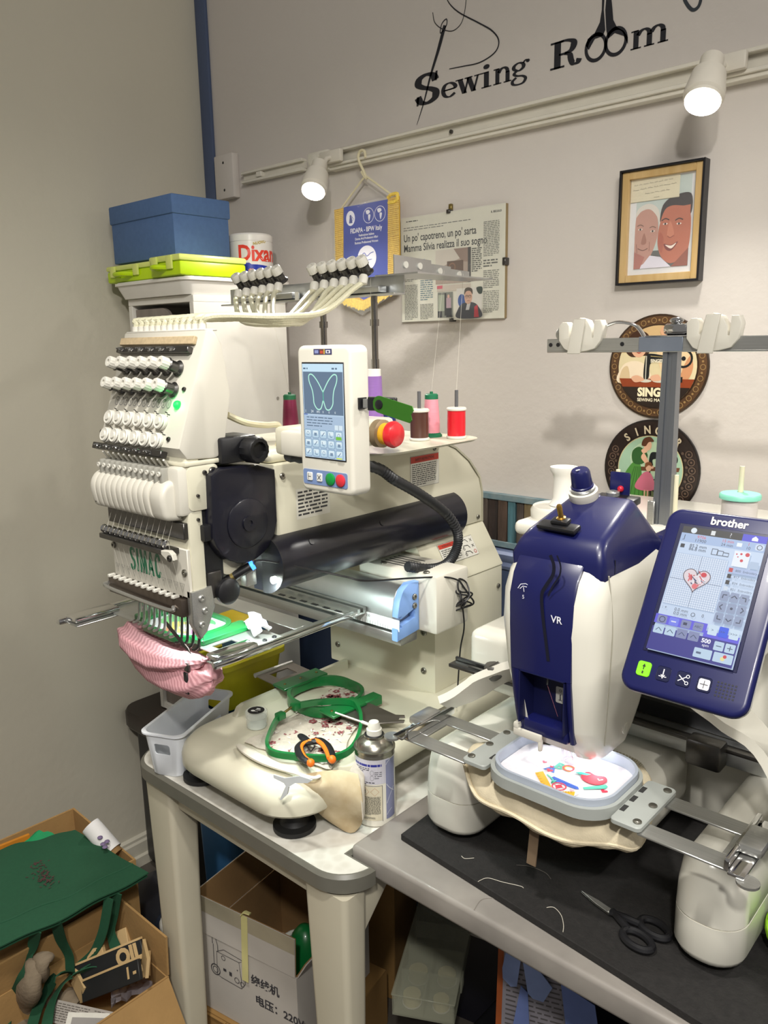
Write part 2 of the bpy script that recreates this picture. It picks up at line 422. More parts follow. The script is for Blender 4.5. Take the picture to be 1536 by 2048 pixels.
# two lit spot lamps on the track
M_lampw = mat('lamp_white_enamel', 'd2ccbf', .4, var=.03)
M_bulb = mat('lit_lamp_lens', 'fff4e2', emit=22)
def spot_lamp(lab, c, aim, pw, mount):
    c = V(c); d = (V(aim) - c).normalized(); t = thing('spot_lamp', lab, 'lamp', (mount, YW - .027, 1.93), 'lit spot lamps on the track')
    part('lens', B().lathe([(.0, .0), (.012, .0035), (.0262, 0), (.0262, -.004), (.0, -.004)], c, d, 28), M_bulb, t)
    part('housing', B().lathe([(.0275, -.003), (.0275, -.0085), (.031, -.012), (.031, -.02), (.026, -.055), (.018, -.062), (.018, -.085), (.0, -.085)], c, d, 28), M_lampw, t)
    e = c - d * .055
    part('arm', B().tube([e, V((mount, YW - .05, 1.925)), V((mount, YW - .036, 1.93))], .006, 10), M_lampw, t)
    part('track_adapter', B().box(mount - .035, mount + .035, YW - .040, YW - .0265, 1.918, 1.946, .003), M_lampw, t)
    light('spot_lamp_beam', 'SPOT', c + d * .012, pw, LAMP, aim=c + d, spot_size=radians(150), spot_blend=1.0, shadow_soft_size=.022)
spot_lamp('white spot lamp glowing on the track left of the blue pennant', (-1.415, 1.345, 1.840), (-1.10, .66, .75), 15, -1.44)
spot_lamp('white spot lamp glowing on the track above the framed portrait photo', (-.523, 1.33, 1.853), (-.45, .70, .80), 16, -.53)

# ------------------------------------------------------------------ black wall lettering "Sewing Room"
M_decal = pm('1b1b22', .6)
def stem(b, fr, x0, y0, x1, y1, w):                                # slanted or upright bar
    b.poly([(x0 - w / 2, y0), (x0 + w / 2, y0), (x1 + w / 2, y1), (x1 - w / 2, y1)], fr, Z0)
def serif(b, fr, x, y, w, h=.07): b.poly([(x - w / 2, y), (x + w / 2, y), (x + w / 2, y + h), (x - w / 2, y + h)], fr, Z0)
def nib(b, fr, pts, thick, thin, closed=False, n=8):
    p = cat(pts, n, closed); m = len(p); ws = []
    for i in range(m):
        d = (p[(i + 1) % m] - p[i - 1]) if closed else p[min(i + 1, m - 1)] - p[max(i - 1, 0)]
        d.normalize(); ws.append(thin + (thick - thin) * abs(d.y) ** 1.3)
    b.line(p, ws, fr, Z0, closed)
Z0 = .0008
class GF(Fr):
    """glyph frame: unit = letter height, origin at the baseline"""
    def __init__(s, x, y, h, wx=1.0): super().__init__(FW.pt(x, y, .0)); s.h = h; s.wx = wx
    def pt(s, x, y, z=0): return s.o + s.r * (x * s.h * s.wx) + s.u * (y * s.h) + s.n * z
dec = thing('wall_lettering', 'black wall lettering with needle, thread loop and scissors shapes', 'wall decal', (-.9, YW, 2.0))
def glyph(ch, x, y, h, wx=1):
    f = GF(x, y, h, wx); b = B(); b.flat = True; F = f
    if ch == 'S':
        nib(b, F, [(.60, .72), (.52, .90), (.32, .97), (.12, .88), (.08, .70), (.22, .57), (.45, .47), (.60, .34), (.57, .14), (.36, .03), (.16, .09), (.06, .28)], .22, .09)
        b.poly([(.57, .70), (.64, .70), (.66, 1.0), (.60, 1.0)], F, Z0); b.poly([(.02, .0), (.08, .0), (.11, .30), (.03, .30)], F, Z0)
    if ch == 'e':
        nib(b, F, [(.14, .52), (.72, .56), (.70, .80), (.46, .96), (.20, .86), (.10, .52), (.20, .16), (.46, .04), (.74, .22)], .22, .08)
        b.poly([(.12, .48), (.76, .50), (.76, .57), (.12, .55)], F, Z0)
    if ch == 'w':
        for a, c, t in ((.14, .36, .22), (.36, .54, .09), (.54, .78, .22), (.78, .97, .09)):
            dn = t > .1; stem(b, F, c if dn else a, 0, a if dn else c, 1, t)
        for q in (.12, .54, .98): serif(b, F, q, .93, .36)
    if ch == 'i':
        stem(b, F, .22, 0, .22, 1, .24); serif(b, F, .22, 0, .48); serif(b, F, .16, .93, .32); b.poly(ell(.22, 1.33, .15, .15), F, Z0)
    if ch in 'nm':
        stem(b, F, .2, 0, .2, 1, .23); serif(b, F, .2, 0, .46); serif(b, F, .13, .93, .3)
        for k in range(1 if ch == 'n' else 2):
            o = k * .58
            nib(b, F, [(.28 + o, .70), (.40 + o, .90), (.58 + o, .96), (.74 + o, .84), (.78 + o, .6)], .2, .1); stem(b, F, .78 + o, 0, .78 + o, .68, .23); serif(b, F, .78 + o, 0, .44)
    if ch == 'g':
        nib(b, F, [(.40, .98), (.16, .86), (.13, .66), (.38, .50), (.62, .64), (.62, .86)], .20, .08, True)
        nib(b, F, [(.26, .50), (.14, .34), (.30, .20), (.60, .12), (.76, -.06), (.64, -.30), (.36, -.36), (.10, -.28), (.06, -.08), (.26, .10)], .17, .09)
        nib(b, F, [(.60, .90), (.74, 1.05), (.86, 1.02)], .1, .08); b.poly(ell(.87, .98, .1, .1), F, Z0)
    if ch == 'R':
        stem(b, F, .2, 0, .2, 1, .23); serif(b, F, .2, 0, .5); serif(b, F, .18, .93, .46)
        nib(b, F, [(.25, .965), (.5, .965), (.72, .88), (.76, .73), (.66, .56), (.45, .50), (.25, .50)], .23, .075)
        nib(b, F, [(.45, .5), (.62, .42), (.68, .2), (.76, .04), (.9, .05), (.96, .18)], .2, .08)
    part('letter', b, M_decal, dec)
for ch, u0, u1, h in (('e', 883, 914, .029), ('w', 914, 963, .029), ('i', 964, 983, .029), ('n', 988, 1023, .029), ('g', 1023, 1059, .029)):
    xa = P(u0, 175, 'Y', YW).x; xb = P(u1, 175, 'Y', YW).x; wu = {'e': .84, 'w': 1.12, 'i': .46, 'n': 1.0, 'g': .97, 'm': 1.6}[ch]
    glyph(ch, xa, 2.004, h, (xb - xa) / (wu * h))
xa = P(832, 175, 'Y', YW).x; glyph('S', xa, 2.003, .060, (P(877, 170, 'Y', YW).x - xa) / (.68 * .060))
xa = P(1104, 120, 'Y', YW).x; glyph('R', xa, 2.003, .047, (P(1160, 120, 'Y', YW).x - xa) / (.98 * .047))
xa = P(1263, 90, 'Y', YW).x; glyph('m', xa, 2.001, .030, (P(1337, 90, 'Y', YW).x - xa) / (1.6 * .030))
def wp(*uv): return [tuple(P(u, v, 'Y', YW).xz) for u, v in uv]
b = B(); b.flat = True
n = cat(wp((893, 42), (889, 55), (877, 100), (862, 150), (848, 205), (834, 250)), 6)
ws = [.0085 * min(1, (i + 1) / 6) * min(1, (len(n) - i) / 22 + .06) for i in range(len(n))]
b.line(n[5:], ws[5:], FW, Z0); b.line(cat(wp((893, 38), (884, 48), (881, 66), (888, 60), (894, 48)), 5, True), .0022, FW, Z0, True)
part('needle', b, M_decal, dec)
b = B(); b.flat = True
b.line(cat(wp((866, 25), (870, 45), (885, 58), (905, 62), (922, 48), (930, 22), (934, -15)), 8), .0016, FW, Z0 + .0001)
b.line(cat(wp((890, -12), (900, 8), (920, 26), (958, 46), (985, 62), (998, 82), (990, 105), (960, 125), (925, 133), (899, 138)), 8), [.0016 + .0012 * sin(i / 72 * pi) for i in range(73)], FW, Z0 + .0001)
part('thread_loop', b, M_decal, dec)
b = B(); b.flat = True
for uv in ((1192, 95), (1232, 83)):
    c = P(uv[0], uv[1], 'Y', YW); b.line(ell(c.x, c.z, .0195, .0215, 32), .0062, FW, Z0, True)
b.poly(wp((1205, -15), (1204, 20), (1200, 45), (1188, 70), (1176, 78), (1172, 92), (1178, 100), (1190, 78), (1206, 72), (1211, 60), (1208, 20), (1210, -15)), FW, Z0)
b.poly(wp((1214, -15), (1211, 20), (1213, 60), (1216, 78), (1230, 66), (1248, 72), (1256, 88), (1256, 74), (1248, 62), (1234, 54), (1227, 40), (1225, 15), (1222, -15)), FW, Z0)
part('scissors_shape', b, M_decal, dec)
b = B(); b.flat = True
b.line(cat(wp((1366, -10), (1374, 8), (1386, 20), (1398, 12), (1404, -10)), 6), .0055, FW, Z0); part('hook_shape', b, pm('30363c', .6), dec)

# ------------------------------------------------------------------ blue pennant hanging from the track
t = thing('pennant', 'blue pennant with gold fringe and white print hanging from the track', 'pennant', (-1.365, YW, 1.57))
M_hang = mat('cream_hook_plastic', 'd8cfae', .4, var=.03); M_gold = mat('gold_fringe', 'dcb02c', .5, 0, var=.3, scale=160, stretch=(1, 1, .25), c2='b88a1c')
M_pblue = mat('royal_blue_satin', '17349f', .45, var=.12, scale=8)
yp = YW - .026
def q(u, v, y=yp): return P(u, v, 'Y', y)
part('hook', B().tube(cat([q(731, 316), q(729, 303), q(722, 301), q(717, 310), q(718, 322), q(727, 342), q(733, 356)], 8), .0033, 8), M_hang, t)
part('cord', B().tube([q(682, 418), q(727, 356), q(732, 352), q(790, 394)], .0024, 6).tube(cat([q(723, 343), q(728, 352), q(734, 358)], 4), .003, 6), M_hang, t)
FP = Fr((0, yp, 0))
def pp(u, v): x = P(u, v, 'Y', yp); return (x.x, x.z)
b = B(); b.prism([pp(688, 415), pp(780, 398), pp(776, 583), pp(729, 606), pp(687, 588)], FP, -.0010, .0014); part('cloth', b, M_pblue, t)
b = B()
for pts in (((670, 420), (688, 416), (688, 588), (675, 592)), ((777, 397), (799, 392), (801, 572), (777, 583))):
    b.prism([pp(*z) for z in pts], FP, -.0012, .0026)
b.prism([pp(*z) for z in ((675, 590), (688, 580), (729, 600), (778, 577), (800, 570), (798, 582), (727, 621), (676, 601))], FP, -.0012, .0030)
b.mi = 1; r = random.Random(5)
for k in range(70):                                                # fringe strands
    f = k / 69
    if f < .5: a, c = pp(676 + (729 - 676) * f * 2, 588 + 14 * f * 2), pp(674 + (727 - 674) * f * 2, 604 + 18 * f * 2 + r.uniform(-2, 2))
    else: g = f * 2 - 1; a, c = pp(729 + 71 * g, 602 - 30 * g), pp(727 + 71 * g, 622 - 38 * g + r.uniform(-2, 2))
    b.line([a, c], .0022, FP, .0034 + r.random() * .0006)
for k in range(44):
    for u0, u1 in ((671, 688), (778, 800)):
        v0 = (420 if u0 < 700 else 396) + k * 3.9; b.line([pp(u0 + r.uniform(-1, 1), v0 + 3), pp(u1, v0 - r.uniform(0, 2))], .0016, FP, .0030 + r.random() * .0006)
b.tube(cat([FP.pt(*pp(778, 396), .003), FP.pt(*pp(786, 390), .006), FP.pt(*pp(797, 388), .004), FP.pt(*pp(795, 402), .005), FP.pt(*pp(779, 406), .003)], 4), .004, 6)
part('fringe', b, [M_gold, mat('bright_gold_strand', 'eccb58', .45, var=.2, scale=200)], t)
M_film = mat('clear_film', 'eef2f4', .1, alpha=.05, var=0)
part('clear_sleeve', B().prism([pp(669, 418), pp(800, 389), pp(803, 580), pp(727, 631), pp(672, 598)], FP, .0042, .0046), M_film, t)
pc = Pic(FP, z0=.0016, step=.00004)
sh = (pp(780, 398)[1] - pp(688, 415)[1]) / (pp(780, 398)[0] - pp(688, 415)[0])
def ctr(u, v): return pp(u, v)
x, z = ctr(702, 437); pc.ell('e6e6f2', x, z, .0145, .017); pc.ell('28388c', x, z + .004, .003, .004); pc.poly('28388c', [(x - .003, z + .001), (x + .004, z + .002), (x + .006, z - .011), (x - .005, z - .011)]); pc.line('28388c', [(x + .004, z + .004), (x + .009, z - .002), (x + .006, z - .006)], .0015)
for dx in (0, 23):
    x, z = ctr(738 + dx, 431 - dx * .16); pc.ring('e6e6f2', x, z, .0165, .0012)
    pc.blob('e6e6f2', [(x - .008, z + .011), (x + .001, z + .012), (x + .005, z + .007), (x - .001, z + .003), (x - .006, z + .004)]); pc.blob('e6e6f2', [(x - .001, z + .001), (x + .006, z + .001), (x + .004, z - .008), (x + .001, z - .012)])
for s, uv, sz, bd in (('FIDAPA - BPW Italy', (733, 463), .0150, .00025), ('Federazione Italiana', (734, 471), .0075, .0001), ('Donne Arti Professioni Affari', (734, 478), .0075, .0001), ('Business Professional Women', (734, 486), .0075, .0001), ('SAVONA', (733, 584), .017, .0004)):
    pc.text('f0f0f6', s, *ctr(*uv), sz, align='CENTER', bold=bd, xs=.82)
x, z = ctr(735, 516); pc.ell('eceaf4', x, z, .030, .028, 30); pc.line('4a58a8', [(x - .02, z + .004), (x - .008, z + .012), (x, z + .004), (x + .012, z + .010), (x + .022, z + .012)], .002, smooth=3); pc.line('4a58a8', [(x - .012, z - .006), (x + .016, z - .004)], .0016)
pc.done('white_print', t)

# ------------------------------------------------------------------ framed newspaper page
t = thing('framed_newspaper', 'frameless glass clip frame holding an Italian newspaper page on the wall', 'picture', (-1.104, YW, 1.546))
x0, x1, z0, z1 = -1.245, -.963, 1.546, 1.774
part('backing', B().box(x0, x1, YW - .010, YW - .001, z0, z1), mat('hardboard', '8c7a58', .8), t)
M_paper = mat('newsprint_paper', 'cdcabb', .8, var=.03, scale=40)
part('page', B().box(x0, x1, YW - .0106, YW - .010, z0, z1), M_paper, t)
FN = Fr((x0, YW - .0106, z0)); W, H = x1 - x0, z1 - z0
pc = Pic(FN, z0=.0001, step=.00003)
pc.greek('3a3a38', .016, .05, H - .011, H - .007, 1, .5, last=1); pc.text('20201f', 'IL SECOLO', W - .036, H - .015, .0055, bold=.0002)
pc.greek('6a6a66', .008, W - .085, H - .030, H - .020, 2, .32, seed=3)
pc.text('26262a', "Un po' capotreno, un po' sarta", .008, H - .052, .0225, xs=.72, bold=.0003)
pc.text('26262a', 'Mamma Silvia realizza il suo sogno', .008, H - .074, .0225, xs=.735, bold=.0003)
pc.greek('75756c', .228, W - .014, .012, .058, 13, .5, seed=9); pc.greek('75756c', .228, W - .014, .062, .10, 10, .5, seed=5); pc.greek('565650', .228, W - .018, .105, .122, 3, .5, seed=4); pc.greek('75756c', .228, W - .014, .127, H - .03, 21, .5, seed=6)
pc.greek('565650', .198, .224, .098, .148, 12, .55, seed=2)
pc.rect('4aa0c8', .008, .047, H - .103, H - .093); pc.text('3f92be', '66', .055, H - .104, .016, bold=.0006)
pc.rect('9cc3d4', .055, .094, H - .123, H - .108); pc.greek('4a6a78', .056, .092, .045, H - .128, 12, .4, seed=12)
pc.greek('75756c', .009, .048, .004, .082, 24, .5, seed=13); pc.greek('75756c', .009, .048, .088, H - .106, 10, .5, seed=21); pc.greek('75756c', .055, .093, .004, .038, 11, .5, seed=14)
# photographs on the page
pc.rect('a08f82', .100, .196, .078, .150); pc.poly('c4bbb0', [(.1, .15), (.16, .15), (.17, .13), (.1, .11)]); pc.poly('8a7468', [(.15, .15), (.196, .15), (.196, .12), (.172, .122)]); pc.rect('5c4538', .132, .176, .098, .125); pc.ring('7d5a44', .146, .112, .008, .003); pc.rect('3a3534', .188, .196, .078, .15)
pc.rect('b8ac9f', .104, .196, .062, .075); pc.rect('c05060', .104, .12, .068, .075)
pc.rect('6c6f66', .106, .148, .006, .060); pc.rect('9aa08f', .108, .128, .02, .055); pc.rect('2e2f30', .125, .130, .01, .058); pc.rect('a8909a', .130, .143, .026, .048); pc.rect('2a2b30', .13, .145, .006, .026); pc.ell('c9a090', .136, .051, .003, .004); pc.rect('2d2f35', .106, .118, .006, .02)
pc.rect('c6c2ba', .158, .226, .004, .066); pc.ell('34508c', .172, .04, .010, .014); pc.blob('3a3c44', [(.16, .004), (.162, .022), (.175, .034), (.198, .036), (.215, .028), (.224, .004)]); pc.poly('b03440', [(.205, .004), (.206, .026), (.214, .03), (.218, .004)]); pc.poly('c8c6c6', [(.183, .02), (.187, .034), (.196, .034), (.192, .02)])
pc.ell('c09a86', .190, .047, .0105, .015); pc.blob('4a4038', [(.179, .052), (.181, .064), (.190, .067), (.200, .063), (.201, .052), (.195, .059), (.185, .059)]); pc.line('3a3230', [(.182, .049), (.198, .049)], .001); pc.ring('3a3230', .186, .048, .0032, .0007, 12); pc.ring('3a3230', .194, .048, .0032, .0007, 12); pc.line('8a5a50', [(.187, .039), (.194, .039)], .001)
pc.blob('2e3a34', [(.212, .066), (.226, .066), (.226, .054), (.219, .052), (.213, .058)])
pc.done('print', t)
M_glass = mat('clear_glass_sheet', 'f4f8f6', .03, alpha=.04, var=0)
part('glass', B().box(x0 - .001, x1 + .001, YW - .0135, YW - .0115, z0 - .001, z1 + .001), M_glass, t)
M_brass = mat('brass_clip', '8a7a48', .35, .8, var=.1)
for x, z, vert in (((x0 + x1) / 2 - .004, z1, 1), ((x0 + x1) / 2 + .004, z0, 1), (x0, (z0 + z1) / 2, 0), (x1, (z0 + z1) / 2, 0)):
    b = B().box(x - (.0045 if vert else .004), x + (.0045 if vert else .004), YW - .0155, YW - .0005, z - (.004 if vert else .0075), z + (.004 if vert else .0075), .001, 1); part('clip', b, M_dsteel, t)
b = B().box((x0 + x1) / 2 - .008, (x0 + x1) / 2, YW - .008, YW - .0005, z1, z1 + .016, .001, 1); part('hanger', b, M_brass, t)

# ------------------------------------------------------------------ portrait photo in a wooden frame
t = thing('framed_portrait', 'black and oak framed photo of two smiling faces cheek to cheek', 'picture', (-.633, YW, 1.595))
x0, x1, z0, z1 = -.711, -.556, 1.596, 1.797
W, H = x1 - x0, z1 - z0; FO = Fr((x0, YW, z0))
def frame_ring(b, fr, w, h, i, o, za, zb):
    for a in ((o, i, o, h - o), (w - i, w - o, o, h - o), (i, w - i, o, i), (i, w - i, h - i, h - o)): b.fbox(fr, *a, za, zb, .0006, 1)
b = B(); frame_ring(b, FO, W, H, .004, 0, .0, .022); part('frame', b, mat('black_frame_lacquer', '17161a', .35), t)
M_oak = mat('pale_oak_veneer', 'c9ab7a', .5, scale=60, c2='b8975f', stretch=(1, 1, .12))
b = B(); frame_ring(b, FO, W, H, .017, .004, .004, .017); part('wood_moulding', b, M_oak, t)
part('mount', B().fbox(FO, .017, W - .017, .017, H - .017, .004, .008), mat('white_mount_card', 'd6d6d8', .7), t)
pc = Pic(FO, z0=.0082, step=.00004)
A, C, D, E_ = .029, W - .026, .028, H - .056                       # photo window
pc.rect('b9c4c0', A, C, D, H - .02); pc.rect('5a5a58', A, C, D, D + .03); 
pc.blob('b98a7c', [(A, D + .012), (A, D + .085), (A + .008, D + .103), (A + .026, D + .104), (A + .04, D + .088), (A + .043, D + .06), (A + .035, D + .03), (A + .02, D + .006), (A + .004, D + .004)])
pc.blob('d2cbc2', [(A, D + .09), (A + .004, D + .105), (A + .024, D + .112), (A + .042, D + .10), (A + .046, D + .07), (A + .04, D + .088), (A + .026, D + .102), (A + .01, D + .1)])
pc.blob('9f6d5f', [(A + .012, D + .045), (A + .017, D + .062), (A + .022, D + .047), (A + .018, D + .042)]); pc.line('6a4038', [(A + .006, D + .036), (A + .016, D + .032), (A + .025, D + .035)], .0014, smooth=4); pc.line('8a5c50', [(A + .003, D + .044), (A + .005, D + .028)], .001); pc.line('8a5c50', [(A + .028, D + .046), (A + .028, D + .03)], .001)
for x, z in ((.0095, .069), (.033, .064)): pc.ell('d8c6bc', A + x, D + z, .0042, .0018); pc.ell('3a2c2c', A + x, D + z, .0018); pc.line('7a584c', [(A + x - .006, D + z + .006), (A + x, D + z + .008), (A + x + .006, D + z + .005)], .0014, smooth=4)
pc.blob('31262a', [(A + .046, D + .078), (A + .05, D + .106), (A + .07, D + .120), (C, D + .120), (C, D + .085), (A + .075, D + .1), (A + .055, D + .095)])
pc.blob('b4674f', [(A + .043, D + .045), (A + .046, D + .075), (A + .056, D + .1), (A + .078, D + .103), (C, D + .09), (C, D + .03), (A + .085, D + .012), (A + .067, D + .006), (A + .05, D + .02)])
pc.poly('b4674f', [(C - .02, D + .02), (C, D + .04), (C, D + .102), (C - .03, D + .1)])
pc.blob('a85844', [(A + .044, D + .04), (A + .047, D + .06), (A + .054, D + .05), (A + .052, D + .025)]); pc.blob('c47a60', [(A + .06, D + .055), (A + .065, D + .078), (A + .073, D + .056), (A + .067, D + .05)]); pc.line('8c4436', [(A + .061, D + .053), (A + .066, D + .05), (A + .073, D + .053)], .0014, smooth=4)
for x, z in ((.056, .074), (.081, .072)): pc.ell('e0cfc6', A + x, D + z, .0045, .0016); pc.ell('2a1c1c', A + x, D + z, .0018); pc.line('3a2422', [(A + x - .007, D + z + .006), (A + x, D + z + .009), (A + x + .007, D + z + .006)], .0018, smooth=4)
pc.blob('7a2f2c', [(A + .055, D + .04), (A + .068, D + .037), (A + .081, D + .042), (A + .07, D + .028), (A + .06, D + .03)]); pc.blob('ecdcd0', [(A + .058, D + .038), (A + .069, D + .036), (A + .078, D + .04), (A + .069, D + .031)])
pc.poly('8a4a3a', [(C - .03, D), (C, D), (C, D + .03)]); pc.poly('d6d2de', [(A, D), (C - .03, D), (A + .05, D + .018), (A + .03, D + .022), (A + .018, D + .008)]); pc.poly('a86a60', [(A, D), (A + .012, D), (A + .02, D + .02), (A, D + .03)])
pc.rect('d6cdb2', .018, W - .047, H - .056, H - .017); pc.line('a49c84', [(.018, H - .056), (W - .047, H - .056)], .0008)
r = random.Random(8)
for k, (xa, xb, zz) in enumerate(((.024, .095, H - .028), (.022, .094, H - .036), (.045, .085, H - .044), (.062, .07, H - .052))):
    x = xa
    while x < xb:
        ln = r.uniform(.005, .012); pc.line('6a6658', [(x + i * ln / 6, zz + (r.uniform(.0003, .0024) if i % 2 else 0) + (x - xa) * .04) for i in range(7)], .0005); x += ln + .0025
pc.done('photo', t)
part('glass', B().fbox(FO, .016, W - .016, .016, H - .016, .0125, .0138), M_glass, t)

# ------------------------------------------------------------------ two round tin signs
M_tin = mat('tin_sign_edge', '4a3524', .4, .3)
def round_sign(lab, cx, cz, R_, rimc, ringc):
    t = thing('round_tin_sign', lab, 'sign', (cx, YW, cz - R_), 'round sewing signs')
    b = B().lathe([(R_ - .004, 0), (R_, .0006), (R_, .003), (R_ - .002, .0042), (R_ - .016, .0030), (0, .0030)], (cx, YW - .0005, cz), (0, -1, 0), 56); part('disc', b, mat('sign_rim_' + rimc, rimc, .35, .2, var=.1), t)
    F = Fr((cx, YW - .0035, cz)); pc = Pic(F, z0=.0010, step=.00005, rough=.3)
    return t, pc
t, pc = round_sign('upper round tin sign with two figures and black sewing machine', -.629, 1.447, .0955, '3a2a1c', 'x')
pc.ell('5a3f28', 0, 0, .092, n=48); pc.ell('3a281a', 0, 0, .0775, n=48)
for k in range(26):                                               # scrolls on the rim
    a = 2 * pi * k / 26; x, y = .0845 * cos(a), .0845 * sin(a); pc.ring('93754a', x, y, .0048, .0014, 10); pc.ell('93754a', .0845 * cos(a + .12), .0845 * sin(a + .12), .0022, n=8)
disc = lambda y0, y1, r=.075: [p for p in ell(0, 0, r, r, 72) if y0 <= p[1] <= y1]
pc.ell('d8c9a0', 0, 0, .075, n=48); pc.poly('c8a878', disc(.02, .08)); 
pc.blob('e6d4b8', [(-.075, -.03), (-.068, 0), (-.05, .01), (-.03, .008), (-.015, -.005), (-.012, -.03)]); pc.blob('d0b890', [(-.072, -.03), (-.068, -.006), (-.056, 0), (-.052, -.03)])
pc.blob('3f2618', [(-.062, .03), (-.058, .052), (-.04, .066), (-.02, .06), (-.012, .04), (-.018, .022), (-.03, .02), (-.05, .018)]); pc.ell('d9a888', -.036, .036, .0155, .019); pc.blob('3f2618', [(-.052, .045), (-.04, .062), (-.022, .056), (-.03, .05), (-.045, .046)])
pc.ell('2a1a16', -.041, .039, .002); pc.ell('2a1a16', -.03, .039, .002); pc.line('a03a34', [(-.041, .028), (-.035, .025), (-.029, .029)], .0018, smooth=3); pc.line('b07a60', [(-.035, .036), (-.034, .032)], .0012)
pc.blob('e0c49a', [(.0, .02), (.005, .05), (.03, .06), (.055, .05), (.066, .028), (.06, 0), (.02, -.02)]); pc.blob('c98f66', [(.05, .0), (.062, .02), (.068, .0), (.06, -.022), (.04, -.028), (.03, -.02), (.046, -.012)]); pc.blob('d0a07c', [(.004, .062), (.01, .074), (.03, .072), (.032, .06), (.018, .05)])
pc.poly('8a3c1c', [(p[0], p[1]) for p in ([(-.072, -.022), (.072, -.022)] + [q_ for q_ in ell(0, 0, .075, .075, 72) if -.045 < q_[1] < -.022 and q_[0] > 0][::-1] + [q_ for q_ in ell(0, 0, .075, .075, 72) if -.045 < q_[1] < -.022 and q_[0] < 0][::-1])])
M0 = '171a1c'
pc.blob(M0, [(-.024, -.02), (-.022, .018), (-.012, .024), (.02, .02), (.03, .026), (.044, .02), (.044, -.02), (.022, -.024), (.022, .004), (-.01, .008), (-.014, -.02)]); pc.ring(M0, .05, .015, .015, .004); pc.ell(M0, .05, .015, .004); pc.rect(M0, .016, .05, -.028, -.018); pc.rect('b9b4a4', -.021, -.019, -.024, .02); pc.ell('c9c4b4', -.02, -.026, .012, .003); pc.ell('c9c4b4', .008, -.026, .014, .003)
pc.text('e8dfc8', 'SINGER', .001, .008, .0085, align='CENTER', bold=.0003, xs=.9); pc.line('c8b070', [(-.012, .0195), (.018, .017)], .0008)
pc.blob('d9a888', [(-.048, -.02), (-.036, -.016), (-.022, -.024), (-.04, -.029)]); pc.blob('d9a888', [(-.01, -.018), (.004, -.014), (.01, -.024), (-.006, -.026)])
lowr = [p for p in ell(0, 0, .075, .075, 96) if p[1] < -.034]; lowr.sort(key=lambda p: p[0]); pc.poly('241a14', lowr)
pc.text('ece0bc', 'SINGER', 0, -.054, .0215, align='CENTER', bold=.0011, xs=.95); pc.text('e6dcc0', 'SEWING MACHINE', 0, -.064, .0085, align='CENTER', bold=.0002, xs=.95)
pc.done('printed_picture', t)
t, pc = round_sign('lower round tin sign with woman in green dress and child in pink', -.632, 1.2545, .0945, '1e1714', 'y')
pc.ell('2a1e1a', 0, 0, .0915, n=48)
for k in range(22):
    a = radians(155 + 230 * k / 21); x, y = .080 * cos(a), .080 * sin(a)
    if abs(y) < .07 or y > 0: pc.ring('6a5648', x, y, .0062, .0016, 12); pc.ell('6a5648', x, y, .002, n=8)
for k in range(22):
    a = radians(155 + 230 * k / 21 + 5); pc.ell('59473b', .0705 * cos(a), .0705 * sin(a), .0028, n=8)
pc.ell('c9b88a', 0, 0, .0645, n=48); pc.ell('9fbfa4', 0, 0, .0630, n=48); pc.ell('b7cfae', .0, .02, .04, .034)
lowr = [p for p in ell(0, 0, .063, .063, 96) if p[1] < -.036]; lowr.sort(key=lambda p: p[0]); pc.poly('6a7450', lowr)
pc.poly('6a4028', [(-.02, .004), (.058, .008), (.056, .0), (-.02, -.004)]); pc.rect('4a2a1a', .03, .052, -.03, .0); pc.ring('26201e', .018, -.03, .014, .002); pc.line('26201e', [(.0, -.002), (.004, -.05)], .003); pc.line('26201e', [(.03, -.004), (.034, -.05)], .003)
pc.blob(M0, [(-.002, .008), (0, .03), (.01, .034), (.03, .03), (.04, .022), (.04, .008), (.03, .006), (.028, .02), (.006, .02), (.006, .008)]); pc.ring(M0, .043, .022, .009, .003)
pc.blob('4f8a3c', [(-.05, -.052), (-.052, -.02), (-.04, .004), (-.028, .014), (-.018, .006), (-.014, -.02), (-.002, -.056), (-.03, -.062)])
for k in range(5): pc.line('39692c', [(-.03 + k * .003, .004), (-.046 + k * .009, -.055)], .0018)
pc.blob('2f5a2c', [(-.034, .012), (-.036, .032), (-.022, .042), (-.006, .03), (-.008, .016), (-.02, .008)]); pc.blob('dcae90', [(-.012, .03), (.0, .012), (.008, .006), (.004, .002), (-.01, .012), (-.018, .022)])
pc.ell('dcae90', -.006, .046, .008, .010); pc.blob('5a3420', [(-.018, .046), (-.014, .058), (-.002, .062), (.006, .054), (-.004, .052), (-.010, .044)]); pc.blob('dcae90', [(-.018, .036), (-.01, .04), (-.006, .034), (-.014, .03)])
pc.blob('c86a80', [(-.028, -.036), (-.016, -.012), (-.004, -.004), (.006, -.012), (.012, -.036), (-.008, -.042)]); pc.ell('dcae90', -.002, .003, .0055, .007); pc.blob('7a4a2a', [(-.009, .002), (-.008, .012), (.002, .014), (.005, .006), (-.002, .008)]); pc.rect('dcae90', -.009, -.006, -.054, -.04); pc.rect('dcae90', -.003, 0, -.055, -.04)
b_ = pc.b; i = pc._c('cfc0a2')
for k, ch in enumerate('SINGER'):
    a = radians(129 - k * 16.5); F2 = Fr(pc.fr.pt(.0685 * cos(a), .0685 * sin(a)), pc.fr.r * sin(a) - pc.fr.u * cos(a), pc.fr.r * cos(a) + pc.fr.u * sin(a)); b_.text(ch, F2, 0, 0, .021, pc.z, bold=.0007, align='CENTER', xs=.85, mi=i)
for k, ch in enumerate('MANUFACTURING'):
    a = radians(236 + k * 5.2); F2 = Fr(pc.fr.pt(.078 * cos(a), .078 * sin(a)), pc.fr.r * -sin(a) + pc.fr.u * cos(a), pc.fr.r * -cos(a) - pc.fr.u * sin(a)); b_.text(ch, F2, 0, 0, .0095, pc.z, bold=.0003, align='CENTER', mi=i)
